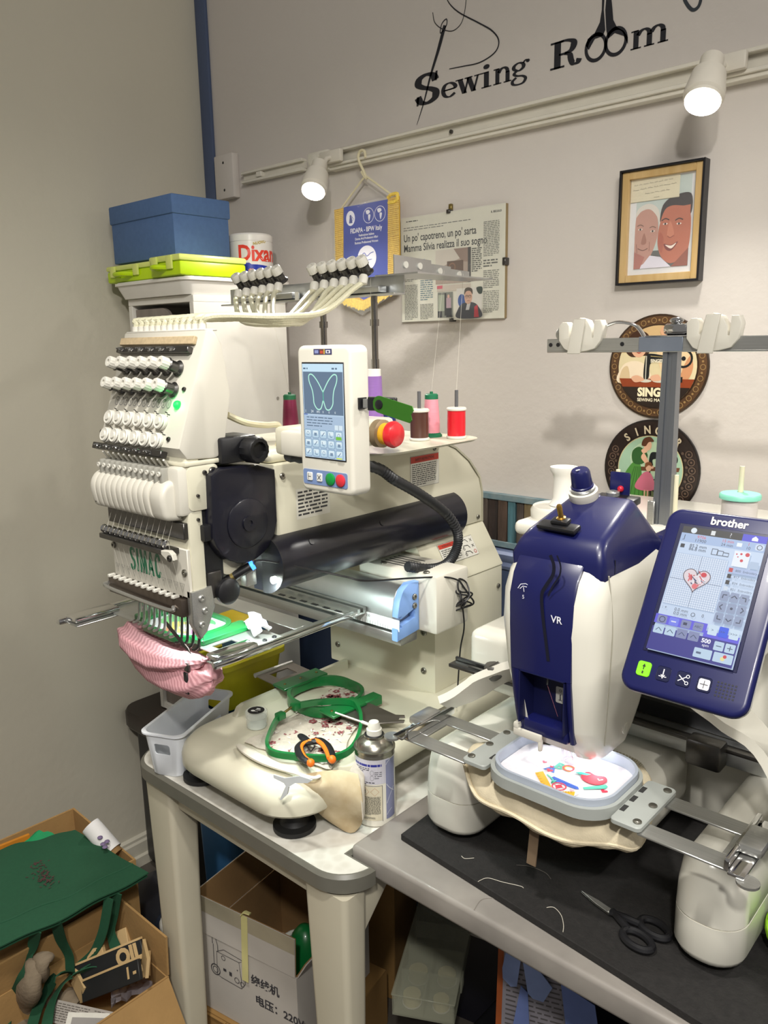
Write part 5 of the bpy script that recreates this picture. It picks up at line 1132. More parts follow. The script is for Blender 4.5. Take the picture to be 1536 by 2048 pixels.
part('clip_nut', B().lathe([(.009, 0), (.009, .005), (.004, .007), (0, .007)], cp + V((-.002, -.004, .006)), (0, -.1, 1), 12), M_steel, bm_)
part('guide_tab', B().box(cp.x - .012, cp.x + .016, cp.y + .006, cp.y + .009, cp.z + .004, cp.z + .036, .002), M_navy, bm_)
part('guide_eye', B().ball((cp.x + .004, cp.y + .0055, cp.z + .014), .0045, n=12), mat('red_glass_bead', 'b01c30', .2), bm_)
part('rear_hood', B().box(-.44, -.28, 1.02, 1.10, 1.205, 1.240, .008, 3), M_navy, bm_)
for z_, y_ in ((1.16, .925), (1.0, .925)): part('side_plug', B().lathe([(.008, 0), (.008, .0012), (.0065, .0018), (0, .0008)], (-.4135 if z_ > 1.1 else -.4165, y_, z_), (1, 0, 0), 18), M_shell, bm_)
b = B().tube(cat([(-.4125, .852, 1.225), (-.4098, .862, 1.16), (-.4105, .862, 1.09), (-.415, .865, 1.0)], 6), .0009, 5); part('shell_seam', b, mat('seam_grey', 'a8a496', .6), bm_)  # thin grey-beige tube drawing the seam line on the shell
# needle area
part('threader_guard', B().box(-.524, -.482, .824, .829, .996, 1.007, .002).box(-.487, -.482, .824, .831, .984, 1.0, .002).box(-.524, -.516, .824, .834, 1.005, 1.014, .002), M_white, bm_)
part('needle_bar', B().cyl((-.466, .880, .975), (-.466, .880, 1.0), .004), M_chrome, bm_); part('needle', B().cyl((-.466, .880, .955), (-.466, .880, .976), .0008, n=8), M_chrome, bm_)
M_acr = mat('clear_acrylic', 'd8d2dc', .08, alpha=.35, var=0)
part('presser_foot', B().box(-.4785, -.474, .870, .884, .954, 1.0, .001).zloft([(.953, ell(-.468, .880, .011, .009, 18)), (.956, ell(-.468, .880, .011, .009, 18))]), M_acr, bm_)
part('thread_line', B().tube([(-.483, .838, 1.072), (-.470, .860, 1.0), (-.466, .8795, .957)], .00025, 4), mat('pink_thread', 'd88a98', .5), bm_)
M_litw = mat('lit_head_lens', 'fbfbff', emit=9)
part('head_lamp', B().box(-.508, -.494, .874, .892, .9700, .9735, .002), M_litw, bm_); part('head_lamp', B().box(-.452, -.434, .882, .932, .9700, .9735, .002), M_litw, bm_)
for x in (-.512, -.430): light('machine_head_light', 'SPOT', (x, .885, .966), .10, (.95, .97, 1), aim=(-.465, .86, .90), spot_size=radians(155), spot_blend=.4, shadow_soft_size=.012)
# tilted touch screen
FB = Fr((-.3505, .752, 1.139), (1, 0, 0), (0, .108, .162)); BW, BH = .131, .211
scp = part('screen_panel', B().prism(rrect(0, BW, 0, BH, .017, 7), FB, -.012, 0, .005, 3), M_navy, bm_)
part('panel_back', B().prism(rrect(.003, BW - .003, .003, BH - .003, .016, 7), FB, -.028, -.0125, .005, 3), M_shell, bm_)
part('panel_arm', B().box(-.32, -.25, .86, 1.14, 1.14, 1.19, .012, 3), M_shell, bm_)
def z3(x, y): return PF(1220 + x / 4.095, 1000 + y / 4.095, FB)
sx0, sx1, sy0, sy1 = .0215, .109, .046, .1895
part('screen_frame', B().fbox(FB, sx0 - .005, sx1 + .004, sy0 - .002, sy1 + .003, -.001, .0005, .0004, 1), mat('navy_bezel', '111438', .3), scp)
pc = Pic(FB, emit=.72, z0=.0008, step=.00003); W = sx1 - sx0; H = sy1 - sy0
X = lambda f: sx0 + W * f
Y = lambda f: sy0 + H * f                                           # fractions of the screen
pc.rect('bed0ea', sx0, sx1, sy0, sy1); pc.rect('2c2c30', X(0), X(.72), Y(.945), Y(1)); pc.rect('4a4ad0', X(.72), X(1), Y(.945), Y(1))
pc.ell('d8e4f0', X(.14), Y(.972), .0032); pc.rect('d8dce0', X(.35), X(.40), Y(.955), Y(.99)); pc.text('d0d4dc', '?', X(.57), Y(.958), .0068); pc.poly('e8ecff', [(X(.83), Y(.955)), (X(.83), Y(.975)), (X(.865), Y(.993)), (X(.90), Y(.975)), (X(.90), Y(.955))])
pc.rect('9fb6dc', X(0), X(1), Y(.875), Y(.945)); pc.text('d05058', '9706', X(.2), Y(.914), .0048); pc.text('404858', '11900', X(.18), Y(.884), .0050); pc.text('d05058', '15 min', X(.50), Y(.914), .0045); pc.text('404858', '24 min', X(.50), Y(.884), .0045); pc.text('d05058', '1', X(.80), Y(.914), .0045); pc.text('404858', '10', X(.79), Y(.884), .0045)
pc.line('404858', [(X(.05), Y(.93)), (X(.05), Y(.89)), (X(.03), Y(.89))], .0007); pc.rect('e4ecf8', X(.68), X(.74), Y(.895), Y(.925)); pc.rect('c4d4ec', X(.89), X(.99), Y(.885), Y(.935), .002); pc.ring('404858', X(.94), Y(.91), .0025, .0007, 12)
pc.rect('303440', X(.03), X(.08), Y(.825), Y(.855)); pc.text('404858', '85.2 mm', X(.14), Y(.838), .0052); pc.text('404858', '86.8 mm', X(.14), Y(.812), .0052)
for k, (a, q_) in enumerate(((.42, .045), (.49, .036), (.555, .027))): pc.line('404450', [(X(a), Y(.805)), (X(a + .065), Y(.805)), (X(a + .065), Y(.805 + q_)), (X(a), Y(.805 + q_))], .0008, True)
pc.rect('d4e0f2', X(.02), X(.64), Y(.37), Y(.775))
for k in range(25): pc.line('8fa6c8' if k != 12 else '5a6c90', [(X(.02 + .62 * k / 24), Y(.37)), (X(.02 + .62 * k / 24), Y(.775))], .0003 if k != 12 else .0005)
for k in range(25): pc.line('8fa6c8' if k != 12 else '5a6c90', [(X(.02), Y(.37 + .405 * k / 24)), (X(.64), Y(.37 + .405 * k / 24))], .0003 if k != 12 else .0005)
hx, hy = X(.335), Y(.59)
def heart(cx_, cy_, s): return [(cx_ + s * .062 * 16 * sin(t_) ** 3, cy_ + s * .062 * (13 * cos(t_) - 5 * cos(2 * t_) - 2 * cos(3 * t_) - cos(4 * t_))) for t_ in [2 * pi * k / 40 for k in range(40)]]
pc.poly('d8ccd4', heart(hx, hy, .0145)); pc.line('4a3a48', heart(hx, hy, .0142), .0008, True)
r = random.Random(2)
for k in range(26):
    a = r.uniform(0, 6.3); q_ = r.uniform(.2, .75) * .013; x_, y_ = hx + q_ * cos(a), hy + q_ * sin(a) * .8 + .001; l_ = r.uniform(.001, .004); a2 = r.uniform(0, 3.1)
    pc.line(r.choice(('c03a44', '2a3a6a', '2a2a34', 'd0606a', 'e0e0e8', '2a3a6a')), [(x_ - l_ * cos(a2), y_ - l_ * sin(a2)), (x_ + l_ * cos(a2), y_ + l_ * sin(a2))], r.uniform(.0007, .0016))
pc.ell('c83040', hx + .007, hy + .006, .003, .0026); pc.ell('d86a72', hx + .001, hy - .008, .003)
pc.text('404858', '0.0 mm', X(.19), Y(.325), .0048); pc.text('404858', '0.0 mm', X(.19), Y(.295), .0048); pc.ring('404858', X(.42), Y(.32), .0020, .0006, 12); pc.text('404858', '0', X(.52), Y(.315), .0048); pc.text('404858', ': +', X(.04), Y(.325), .0048)
pc.rect('e0e8f6', X(.69), X(.87), Y(.735), Y(.855)); 
for x_, y_, q_ in ((.72, .83, .0008), (.77, .835, .0012), (.84, .835, .0022), (.79, .785, .0016), (.74, .81, .0007)): pc.ell('c83848', X(x_), Y(y_), q_)
pc.rect('a8bcd8', X(.89), X(.99), Y(.735), Y(.79), .001)
for k, c in enumerate(('b83a44', '2a2a30', '2a2a30', 'c8d4e4', '2a2a30')):
    y_ = Y(.695 - k * .048)
    if k == 0: pc.rect('a4b6dc', X(.67), X(1), y_ - .002, y_ + .0045)
    pc.rect(c, X(.68), X(.725), y_ - .001, y_ + .0035); pc.text('505c70', '%d' % (800 + k * 17 % 60), X(.755), y_, .0036); pc.text('505c70', 'Embroidery', X(.84), y_, .0036, xs=.8)
for i in range(3):
    for j in range(3):
        x_, y_ = X(.665 + i * .112), Y(.30 + j * .082); pc.rect('8a98b8', x_, x_ + .0086, y_, y_ + .0104, .0012); cx_, cy_ = x_ + .0043, y_ + .0052
        if (i, j) == (1, 1): pc.ell('3c4660', cx_, cy_, .0014)
        else:
            d = V((i - 1, j - 1)).normalized(); n_ = V((-d.y, d.x)); tip = V((cx_, cy_)) + d * .002
            pc.line('3c4660', [tuple(tip - d * .0025 + n_ * .0028), tuple(tip), tuple(tip - d * .0025 - n_ * .0028)], .0012)
pc.rect('5a55d8', X(0), X(.62), Y(.205), Y(.275)); pc.rect('5a55d8', X(.6), X(1), Y(.175), Y(.225))
for k in range(4): pc.rect(('7d86b0', '6f7ce8', '7d86b0', '7d86b0')[k], X(.03 + k * .145), X(.145 + k * .145), Y(.208), Y(.268), .0012)
pc.ring('30385a', X(.09), Y(.238), .003, .0008, 14); pc.text('30385a', 'ABC', X(.48), Y(.23), .0036); pc.rect('30385a', X(.345), X(.39), Y(.23), Y(.25)); pc.rect('d0d8f0', X(.20), X(.26), Y(.232), Y(.242))
for k, c in enumerate(('c4d8ec', '2a55e0', 'c4d8ec')): pc.rect(c, X(.64 + k * .12), X(.745 + k * .12), Y(.20), Y(.275), .001)
pc.text('405070', '>>', X(.775), Y(.228), .0042); pc.text('405070', '>', X(.675), Y(.228), .0042); pc.text('405070', '>>>', X(.885), Y(.228), .0042)
pc.rect('2a2a88', X(0), X(1), Y(0), Y(.178)); pc.rect('bed0ea', X(0), X(.0), Y(0), Y(.01))
for k in range(4): pc.rect('b4cce4' if k < 2 else '7d86b0', X(.02 + k * .14), X(.145 + k * .14), Y(.128), Y(.195), .001)
for k in range(4): pc.line('384868', [(X(.05 + k * .14), Y(.15)), (X(.08 + k * .14), Y(.172)), (X(.12 + k * .14), Y(.15))], .0008)
pc.text('f0f2ff', '500', X(.60), Y(.135), .0062, bold=.0002); pc.text('f0f2ff', 'spm', X(.62), Y(.108), .0042)
for k, s_ in enumerate('-+'): pc.rect('b4cce4', X(.75 + k * .125), X(.86 + k * .125), Y(.10), Y(.165), .001); pc.line('384868', [(X(.775 + k * .125), Y(.132)), (X(.835 + k * .125), Y(.132))], .0008)
pc.line('384868', [(X(.93), Y(.115)), (X(.93), Y(.15))], .0008)
pc.rect('b4cce4', X(.55), X(.755), Y(.02), Y(.09), .001); pc.greek('506080', X(.58), X(.73), Y(.04), Y(.07), 1, .5); pc.rect('b4cce4', X(.775), X(.99), Y(.02), Y(.09), .001); pc.ell('e0d898', X(.88), Y(.05), .0022); pc.ell('c83848', X(.90), Y(.068), .0018)
pc.done('touch_screen', scp, 'lit touch screen with heart design on grid')
c = z3(980, 205); b = B(); b.flat = True; b.text('brother', FB, .0675, .1955, .0125, .0006, bold=.00035, xs=.98, align='CENTER'); part('lettering', b, pm('d4d2cc', .3), scp, 'silver lettering')
for k in range(4):
    x_, y_ = .0236 + .0209 * k, .0248
    bt = part('panel_button', B().prism(rrect(x_ - .0072, x_ + .0072, y_ - .0078, y_ + .0078, .003), FB, .0, .0016 if k == 0 else .0006, .0005, 1), mat('lit_green_button', '8cf010', emit=1.1) if k == 0 else mat('navy_button', '0e1236', .3) if k < 3 else mat('navy_button', '0e1236', .3), scp, 'lit lime start button' if k == 0 else None)
    b = B(); b.flat = True
    if k == 0: b.poly([(x_ - .002, y_ + .002), (x_ + .002, y_ + .002), (x_, y_ + .0055)], FB, .002); b.poly([(x_ - .0006, y_ - .001), (x_ + .0006, y_ - .001), (x_ + .0006, y_ + .003), (x_ - .0006, y_ + .003)], FB, .002); b.poly([(x_ - .0009, y_ - .0055), (x_ + .0009, y_ - .0055), (x_ + .0009, y_ - .0025), (x_ - .0009, y_ - .0025)], FB, .002)
    elif k == 1: b.line([(x_, y_ - .005), (x_, y_ + .005)], .0011, FB, .001); b.line([(x_ - .004, y_ - .003), (x_ + .004, y_ - .003)], .0008, FB, .001); b.line([(x_ - .002, y_ - .001), (x_, y_ - .0035), (x_ + .002, y_ - .001)], .0008, FB, .001)
    elif k == 2: b.line([(x_ - .005, y_ + .003), (x_ + .003, y_ - .003)], .0009, FB, .001); b.line([(x_ - .005, y_ - .003), (x_ + .003, y_ + .003)], .0009, FB, .001); b.line(ell(x_ + .004, y_ + .0035, .0016, n=10), .0007, FB, .001, True); b.line(ell(x_ + .004, y_ - .0035, .0016, n=10), .0007, FB, .001, True)
    else: b.poly(rrect(x_ - .0055, x_ + .0055, y_ - .0055, y_ + .0055, .002), FB, .001)
    part('button_symbol', b, pm('1a2a0a') if k == 0 else pm('dadade'), scp)
    if k == 3: b = B(); b.flat = True; b.line([(x_, y_ - .004), (x_, y_ + .004)], .0008, FB, .0014); b.line([(x_ - .004, y_), (x_ + .004, y_)], .0008, FB, .0014); part('button_symbol', b, pm('55555a'), scp)
x_, y_ = .107, .0246; b = B()
for i in range(6):
    for j in range(5): b.fbox(FB, x_ - .009 + i * .0034, x_ - .0072 + i * .0034, y_ - .008 + j * .0034, y_ - .0062 + j * .0034, 0, .0004)
part('speaker_grille', b, M_slot, scp, kind='stuff')
# frame holder arms
b = B(); pts = cat([(-.565, .99, 1.03), (-.60, .955, 1.025), (-.635, .93, 1.005), (-.665, .908, .980), (-.690, .893, .964)], 5)
b.ribbon(pts, [.050] * 8 + [.046] * 5 + [.042] * (len(pts) - 13), .012, (.45, .75, 0)); part('holder_arm', b, M_shell, bm_)
part('holder_arm_root', B().box(-.60, -.53, .95, 1.03, .995, 1.035, .010, 3), M_shell, bm_)
part('holder_bar', B().box(-.735, -.585, .962, .985, .988, .994, .001, 1).box(-.735, -.585, .980, .985, .994, 1.000, .001, 1).box(-.70, -.64, .968, .974, .994, .9965), M_dsteel, bm_)
part('thumb_screw', B().lathe([(.006, -.006), (.013, 0), (.014, .002), (.014, .016), (.012, .0185), (0, .0185)], (-.628, .932, 1.012), (0, 0, 1), 24, rib=.04).box(-.6285, -.6275, .920, .944, 1.0295, 1.0315), mat('grey_thumb_screw', '55534e', .45), bm_)
b = B(); pts = cat([(-.36, 1.03, 1.03), (-.30, .98, 1.03), (-.25, .935, 1.02), (-.215, .905, .985), (-.20, .885, .962)], 5); b.ribbon(pts, .06, .012, (.4, -.9, 0)); part('holder_arm', b, M_shell, bm_)
b = B().xprism([(.86, .958), (.90, .958), (.97, .985), (1.06, 1.02), (1.12, 1.06), (1.12, .91), (.97, .93)], -.225, -.195, .008, 3); part('right_bracket', b, M_shell, bm_)
# thread stand
px_, py_ = -.474, 1.15
part('stand_foot', B().box(px_ - .022, px_ + .022, py_ - .02, py_ + .02, 1.210, 1.226, .004), M_shell, bm_)
part('stand_socket', B().box(px_ - .019, px_ - .008, py_ - .016, py_ - .012, 1.224, 1.262, .001, 1), M_steel, bm_)
M_post = mat('grey_anodised_post', '8c9096', .35, .85, var=.04, scale=20, stretch=(30, 30, 1))
part('post', B().loft([[V((px_ + a * w_, py_ + c_ * d_, z)) for a, c_ in ((-1, -1), (-.35, -1), (-.3, -.7), (.3, -.7), (.35, -1), (1, -1), (1, 1), (-1, 1))] for z, w_, d_ in ((1.22, .0135, .009), (1.49, .0105, .008))]), M_post, bm_)
zb = 1.4835
part('cross_bar', B().box(-.672, -.275, py_ - .013, py_ - .010, zb - .002, zb + .017, .0008, 1).box(-.672, -.275, py_ - .013, py_ + .012, zb - .004, zb - .001, .0008, 1), M_steel, bm_)
part('bar_cover', B().box(px_ - .045, px_ + .02, py_ - .0145, py_ - .0125, zb - .003, zb + .018, .0006, 1), mat('grey_bar_cover', '7f8794', .4, .5), bm_)
for x_ in (-.665, -.652, -.545, -.44, -.42, -.318): part('bar_hole', B().lathe([(.0032, 0), (.0032, .0008)], (x_, py_ - .0128, zb + .008), (0, -1, 0), 12), M_black, bm_)
for x_ in (-.612, -.412):
    F = Fr((x_, py_ - .012, zb))
    W_ = [(-.036, .036), (-.030, .042), (-.022, .042), (-.018, .036), (-.018, .020), (-.0155, .020), (-.012, .040), (.0, .048), (.012, .044), (.020, .030), (.0205, .018), (.0225, .018), (.024, .044), (.034, .044), (.038, .034), (.035, .014), (.026, .002), (.010, -.002), (-.012, -.004), (-.026, .002), (-.035, .014)]
    part('thread_guide', B().prism(W_, F, -.010, .008, .0015, 2), M_white, bm_, 'white moulded thread guide')
    b = B().prism([(-.018, -.006), (.004, -.006), (.012, .046), (-.008, .046)], F, .010, .013, .002, 2); part('guide_flap', b, M_white, bm_)
    b = B().lathe([(.010, -.0012), (.012, 0), (.010, .0012), (.004, .0012), (.004, -.0012)], (x_ - .040, py_, zb + .026), (0, -1, .3), 16); part('guide_tab', b, M_steel, bm_)
part('top_bracket', B().box(px_ - .035, px_ + .045, py_ - .016, py_ + .02, zb + .0175, zb + .0195, .0008, 1).box(px_ - .012, px_ + .025, py_ - .012, py_ + .016, zb + .0195, zb + .036, .006).ball((px_ + .004, py_, zb + .040), .008, 1.3, 1, .6, 12), M_chrome, bm_)
part('top_bracket_arm', B().tube(cat([(px_ - .04, py_ - .004, zb + .016), (px_ - .055, py_ - .004, zb + .034), (px_ - .082, py_ - .004, zb + .040), (px_ - .10, py_ - .004, zb + .036)], 6), [.006] * 19, 8, flat=.4), M_chrome, bm_)
M_pin = mat('ivory_pin', 'd8d2b4', .45)
for x_, y_, h_ in ((-.556, 1.165, .088), (-.459, 1.155, .090), (-.3655, 1.15, .112), (-.648, 1.16, .062)):
    part('spool_pin', B().cyl((x_, y_, 1.211), (x_, y_, 1.211 + h_), .0040, .0034, 12), M_pin, bm_)
part('spool_seat', B().lathe([(.046, 0), (.052, .004), (.053, .024), (.049, .0305), (.0, .0315)], (-.648, 1.16, 1.2005), n=40), M_shell, bm_)
part('spool_seat', B().lathe([(.030, 0), (.030, .005), (.0, .006)], (-.3655, 1.15, 1.2122), n=32), M_shell, bm_)
# spools on this machine
t = thing('thread_spool', 'empty frosted white spool with flared rim on the left pin of the navy machine', 'thread spool', (-.648, 1.16, 1.2325), 'spools on the navy machine')
part('core', B().lathe([(.023, 0), (.0185, .007), (.0165, .012), (.0165, .044), (.0185, .052), (.0225, .058), (.0225, .0635), (.0185, .0635), (.0135, .05), (.0060, .048), (.0060, 0)], (-.648, 1.16, 1.2325), n=32), mat('frosted_white_plastic', 'dcdad2', .35, var=.02), t)
t = thing('thread_spool', 'pale silver thread spool with mint green flange on the right pin of the navy machine', 'thread spool', (-.3655, 1.15, 1.2185), 'spools on the navy machine')
part('thread', B().lathe([(.0235, 0), (.0240, .020), (.0235, .058)], (-.3655, 1.15, 1.2185), n=32), mat('silver_thread', 'cfc8c2', .35, var=.05, scale=300, stretch=(.2, .2, 8)), t); part('flange', B().lathe([(.026, 0), (.0275, .001), (.0275, .006), (.026, .008), (.012, .010), (.0045, .010), (.0045, 0)], (-.3655, 1.15, 1.2768), n=32), mat('mint_flange', '86d4ba', .4, var=.03), t)
t = thing('thread_spool', 'small red thread spool with cream cap behind the navy tab', 'thread spool', (-.556, 1.165, 1.2125), 'spools on the navy machine')
part('thread', B().lathe([(.014, 0), (.014, .040)], (-.556, 1.165, 1.2125), n=24), sat('crimson', 'c21f38'), t); part('cap', B().lathe([(.012, 0), (.019, .003), (.020, .006), (.010, .009), (.0045, .009), (.0045, 0)], (-.556, 1.165, 1.2528), n=28), mat('cream_cap', 'e2dec8', .4), t)

# ------------------------------------------------------------------ embroidery frame clamped in front of the navy machine
hp = thing('embroidery_hoop', 'grey plastic embroidery hoop on steel arms holding cloth with an ABC apple design', 'embroidery hoop', (-.462, .855, .945))
M_hoop = mat('pale_grey_hoop', '9ea29e', .45, var=.04); M_hin = mat('white_inner_ring', 'a6aebb', .4, var=.03)
hx0, hx1, hy0, hy1 = -.552, -.374, .783, .927
def ringwall(x0, x1, y0, y1, r, w_, z0, z1): return B().loft([[V((p[0], p[1], z)) for p in rrect(x0 + i, x1 - i, y0 + i, y1 - i, r - i * .6, 9)] for z, i in ((z0, 0), (z1, 0), (z1, w_), (z0, w_), (z0, 0))], False, False)
part('outer_ring', ringwall(hx0, hx1, hy0, hy1, .046, .005, .941, .9555), M_hoop, hp); part('inner_ring', ringwall(hx0 + .0055, hx1 - .0055, hy0 + .0055, hy1 - .0055, .042, .0035, .947, .964), M_hin, hp)
M_cloth = mat('white_cotton', 'd4d1d6', .8, var=.03, scale=200, bump=.15, bscale=600)
part('stretched_cloth', B().zprism(rrect(hx0 + .0095, hx1 - .0095, hy0 + .0095, hy1 - .0095, .038, 9), .9475, .9485), M_cloth, hp)
FH = Fr((0, 0, .9486), (1, 0, 0), (0, 1, 0)); pc = Pic(FH, z0=.0002, step=.00004, rough=.7)
def h_(u, v): q_ = P(u, v, 'Z', .9486); return (q_.x, q_.y)
def hh(*uv): return [h_(*q_) for q_ in uv]
i = pc._c('4a74c0')
for ch, uv, c in (('A', (1088, 1538), '3f68b8'), ('B', (1106, 1534), '58b4a0'), ('C', (1120, 1537), 'e0c040')): pc.text(c, ch, *h_(*uv), .021, bold=.0009)
pc.ring('d05a68', *h_(1137, 1537), .0068, .0022, 18)
for uv, q_ in (((1089, 1524), .0035), ((1099, 1541), .0045), ((1103, 1534), .0028), ((1208, 1583), .0045), ((1143, 1581), .003)):
    c_ = h_(*uv); pc.poly('d2304c' if uv[0] != 1143 else 'e8a8b4', heart(c_[0], c_[1], q_))
pc.poly('e0a41c', hh((1070, 1546), (1086, 1543), (1106, 1580), (1091, 1583)))
for k in range(7): pc.line('8a6010', hh((1072 + k * 2.9, 1549 + k * 5), (1078 + k * 2.9, 1548 + k * 5)), .0006)
pc.poly('3c64c0', hh((1100, 1557), (1108, 1554), (1156, 1575), (1158, 1580), (1150, 1579), (1104, 1562))); pc.poly('e8d8b8', hh((1093, 1550), (1100, 1557), (1108, 1554))); pc.line('2a48a0', hh((1104, 1558), (1154, 1577)), .0007)
pc.ring('d8384c', *h_(1118, 1574), .0085, .0016, 24); c_ = h_(1118, 1574); pc.line('d8384c', [(c_[0] - .007, c_[1]), (c_[0] + .007, c_[1])], .0010); pc.line('d8384c', [(c_[0], c_[1] - .008), (c_[0], c_[1] + .008)], .0010); pc.blob('d8384c', [(c_[0] - .004, c_[1] - .002), (c_[0] - .001, c_[1] + .004), (c_[0] + .004, c_[1] + .001), (c_[0], c_[1] - .005)])
pc.poly('e0a41c', hh((1106, 1584), (1150, 1585), (1148, 1594), (1106, 1593))); pc.poly('e8a8b4', hh((1095, 1583), (1106, 1584), (1106, 1593), (1096, 1594))); pc.poly('f0e4cc', hh((1150, 1585), (1158, 1590), (1148, 1594)))
for k in range(7): pc.line('8a6010', hh((1110 + k * 5.4, 1584.5), (1110 + k * 5.4, 1588)), .0006)
c_ = h_(1187, 1560); pc.blob('cc1630', [(c_[0] - .017, c_[1] + .002), (c_[0] - .013, c_[1] + .012), (c_[0] - .002, c_[1] + .010), (c_[0] + .009, c_[1] + .014), (c_[0] + .016, c_[1] + .005), (c_[0] + .012, c_[1] - .009), (c_[0], c_[1] - .013), (c_[0] - .012, c_[1] - .009)]); pc.line('f0d8dc', [(c_[0] + .004, c_[1] + .004), (c_[0] + .007, c_[1] + .001), (c_[0] + .010, c_[1] + .006)], .0018)
pc.poly('38a894', hh((1150, 1547), (1162, 1546), (1182, 1551), (1174, 1553), (1160, 1551))); pc.poly('46b49c', hh((1165, 1577), (1212, 1572), (1216, 1576), (1210, 1580), (1168, 1581))); pc.line('5ac0a4', hh((1094, 1551), (1106, 1562), (1102, 1568), (1112, 1563)), .0022, smooth=3)
pc.line('b0c4b0', hh((1146, 1548), (1154, 1540)), .0006); pc.line('c8c4c4', hh((1060, 1565), (1180, 1606)), .0004)
pc.done('embroidered_design', hp)
for sd, (pa, pb) in ((-1, (-.589, -.5515)), (1, (-.3745, -.337))):
    part('hoop_plate', B().zprism(rrect(pa, pb, .800, .909, .006), .9425, .9495, .0012, 1), M_hoop, hp)
    xo = pa + .008 if sd < 0 else pb - .008
    for y_ in (.812, .855, .898): bt = B().lathe([(.0052, 0), (.0052, .0014), (.004, .0022), (0, .0022)], (xo, y_, .9495), n=16); bt.box(xo - .003, xo + .003, y_ - .0005, y_ + .0005, .9515, .9522); part('screw', bt, M_screw, hp)
    for y_ in (.822, .848, .874): part('plate_slot', B().box((pb - .008 if sd < 0 else pa + .002), (pb - .002 if sd < 0 else pa + .008), y_, y_ + .014, .9494, .9500), M_zig, hp)
    # steel arm: two rails and cross piece
    x0, x1 = (-.694, -.585) if sd < 0 else (-.341, -.232)
    for ya, yb in ((.802, .829), (.876, .903)): part('steel_rail', B().box(x0, x1, ya, yb, .9392, .9422, .0008, 1), M_steel, hp)
    xa = x0 + .0 if sd < 0 else x1 - .022; part('steel_cross', B().box(xa, xa + .022, .829, .876, .9392, .9422, .0005, 1), M_steel, hp)
    xc = x0 - .004 if sd < 0 else x1 + .004
    part('end_clip', B().box(xc - .009, xc + .009, .793, .915, .9425, .947, .0015).box(xc - .012 * sd - .003, xc - .012 * sd + .003, .80, .91, .9425, .957, .0015), M_chrome, hp)
    part('clip_lever', B().box(xc - .012, xc + .014, .832, .880, .9475, .9600, .004), M_steel, hp)
    part('clip_disc', B().lathe([(.012, 0), (.012, .003), (0, .0032)], (xc + .012 * sd, .796, .940), n=20), M_steel, hp)
# cream pouch being embroidered
pch = thing('canvas_pouch', 'cream canvas zip pouch bunched under the grey hoop', 'pouch', (-.50, .88, .885))
M_can = mat('cream_canvas', 'dacdb0', .85, var=.06, scale=60, bump=.2, bscale=500)
n_ = 56; out = cat([(-.628, .868), (-.606, .838), (-.57, .812), (-.52, .800), (-.465, .797), (-.41, .806), (-.372, .822), (-.350, .84), (-.356, .885), (-.378, .94), (-.41, .975), (-.48, .965), (-.56, .93), (-.612, .895)], 5, True)
rings = []; cxp, cyp = -.49, .875; r = random.Random(6); ph = [r.uniform(0, 6.3) for _ in range(6)]
for f, z in ((.55, .905), (.80, .9005), (.93, .902), (.99, .908), (1.0, .915), (.985, .922), (.95, .9285), (.8, .934), (.5, .9385)):
    ring = []
    for k, p in enumerate(out):
        wv = .0035 * sin(k * .55 + ph[0]) + .002 * sin(k * 1.3 + ph[1]); fr_ = min(1, max(0, (.87 - p[1]) / .06)); drop = .016 * fr_ * (1 if f > .9 else .6)
        ring.append(V((cxp + (p[0] - cxp) * f, cyp + (p[1] - cyp) * f, z - drop + wv * (f > .75) * fr_)))
    rings.append(ring)
part('body', B().loft(rings), M_can, pch, smooth=80)
pts = [V((p[0] * 1.003 - .0014, p[1], .912 - .016 * min(1, max(0, (.87 - p[1]) / .06)) + .0035 * sin(k * .55 + ph[0]))) for k, p in enumerate(out)]
part('piping', B().tube(pts, .0028, 6, closed=True), M_can, pch)
b = B()
zp = cat([(-.56, .955), (-.50, .986), (-.43, .988), (-.395, .955)], 14)
for k, p in enumerate(zp): b.box(p[0] - .0012, p[0] + .0012, p[1] - .004, p[1] + .004, .921, .9235)
part('zip_teeth', b, mat('pale_zip', 'c8c0a8', .5), pch, kind='stuff')
tg = B().box(-.4935, -.4795, .823, .825, .825, .893, .0003, 1, M=T(rx=-8, c=(-.49, .824, .89))); part('woven_tag', tg, mat('tan_ribbon_tag', '6a5844', .8, var=.1), pch)
pc = Pic(Fr((-.4935, .8195, .83), (1, 0, 0), (0, .14, 1)), z0=.0006); pc.rect('8a7a60', .002, .012, .030, .055); pc.rect('a89878', .004, .010, .004, .012); pc.done('tag_print', pch)

# ------------------------------------------------------------------ things on the mat and table
t = thing('scissors', 'small black handled scissors lying closed on the black mat', 'scissors', (-.40, .865, ZM))
def gm(u, v, z=ZM): q_ = P(u, v, 'Z', z); return V((q_.x, q_.y, z))
A_, Bp = gm(1160, 1785), gm(1226, 1832); dr = (Bp - A_).normalized(); sd = V((-dr.y, dr.x, 0)); FSc = Fr((Bp.x, Bp.y, ZM), -dr, (0, 0, 1)); FSc = Fr((Bp.x, Bp.y, ZM), dr, sd)
L_ = (Bp - A_).length
part('blade', B().prism([(0, -.005), (0, .004), (-L_ * .5, .0035), (-L_, -.0002), (-L_ * .5, -.0042)], FSc, .0008, .0024, .0004, 1), M_dsteel, t); part('blade', B().prism([(0, -.004), (0, .005), (-L_ * .5, .0045), (-L_ * .97, .0006), (-L_ * .5, -.0035)], FSc, .0026, .0042, .0004, 1), M_steel, t)
part('pivot_screw', B().lathe([(.0035, 0), (.0035, .0012), (0, .0014)], FSc.pt(-.008, 0, .0042), (0, 0, 1), 14), M_steel, t)
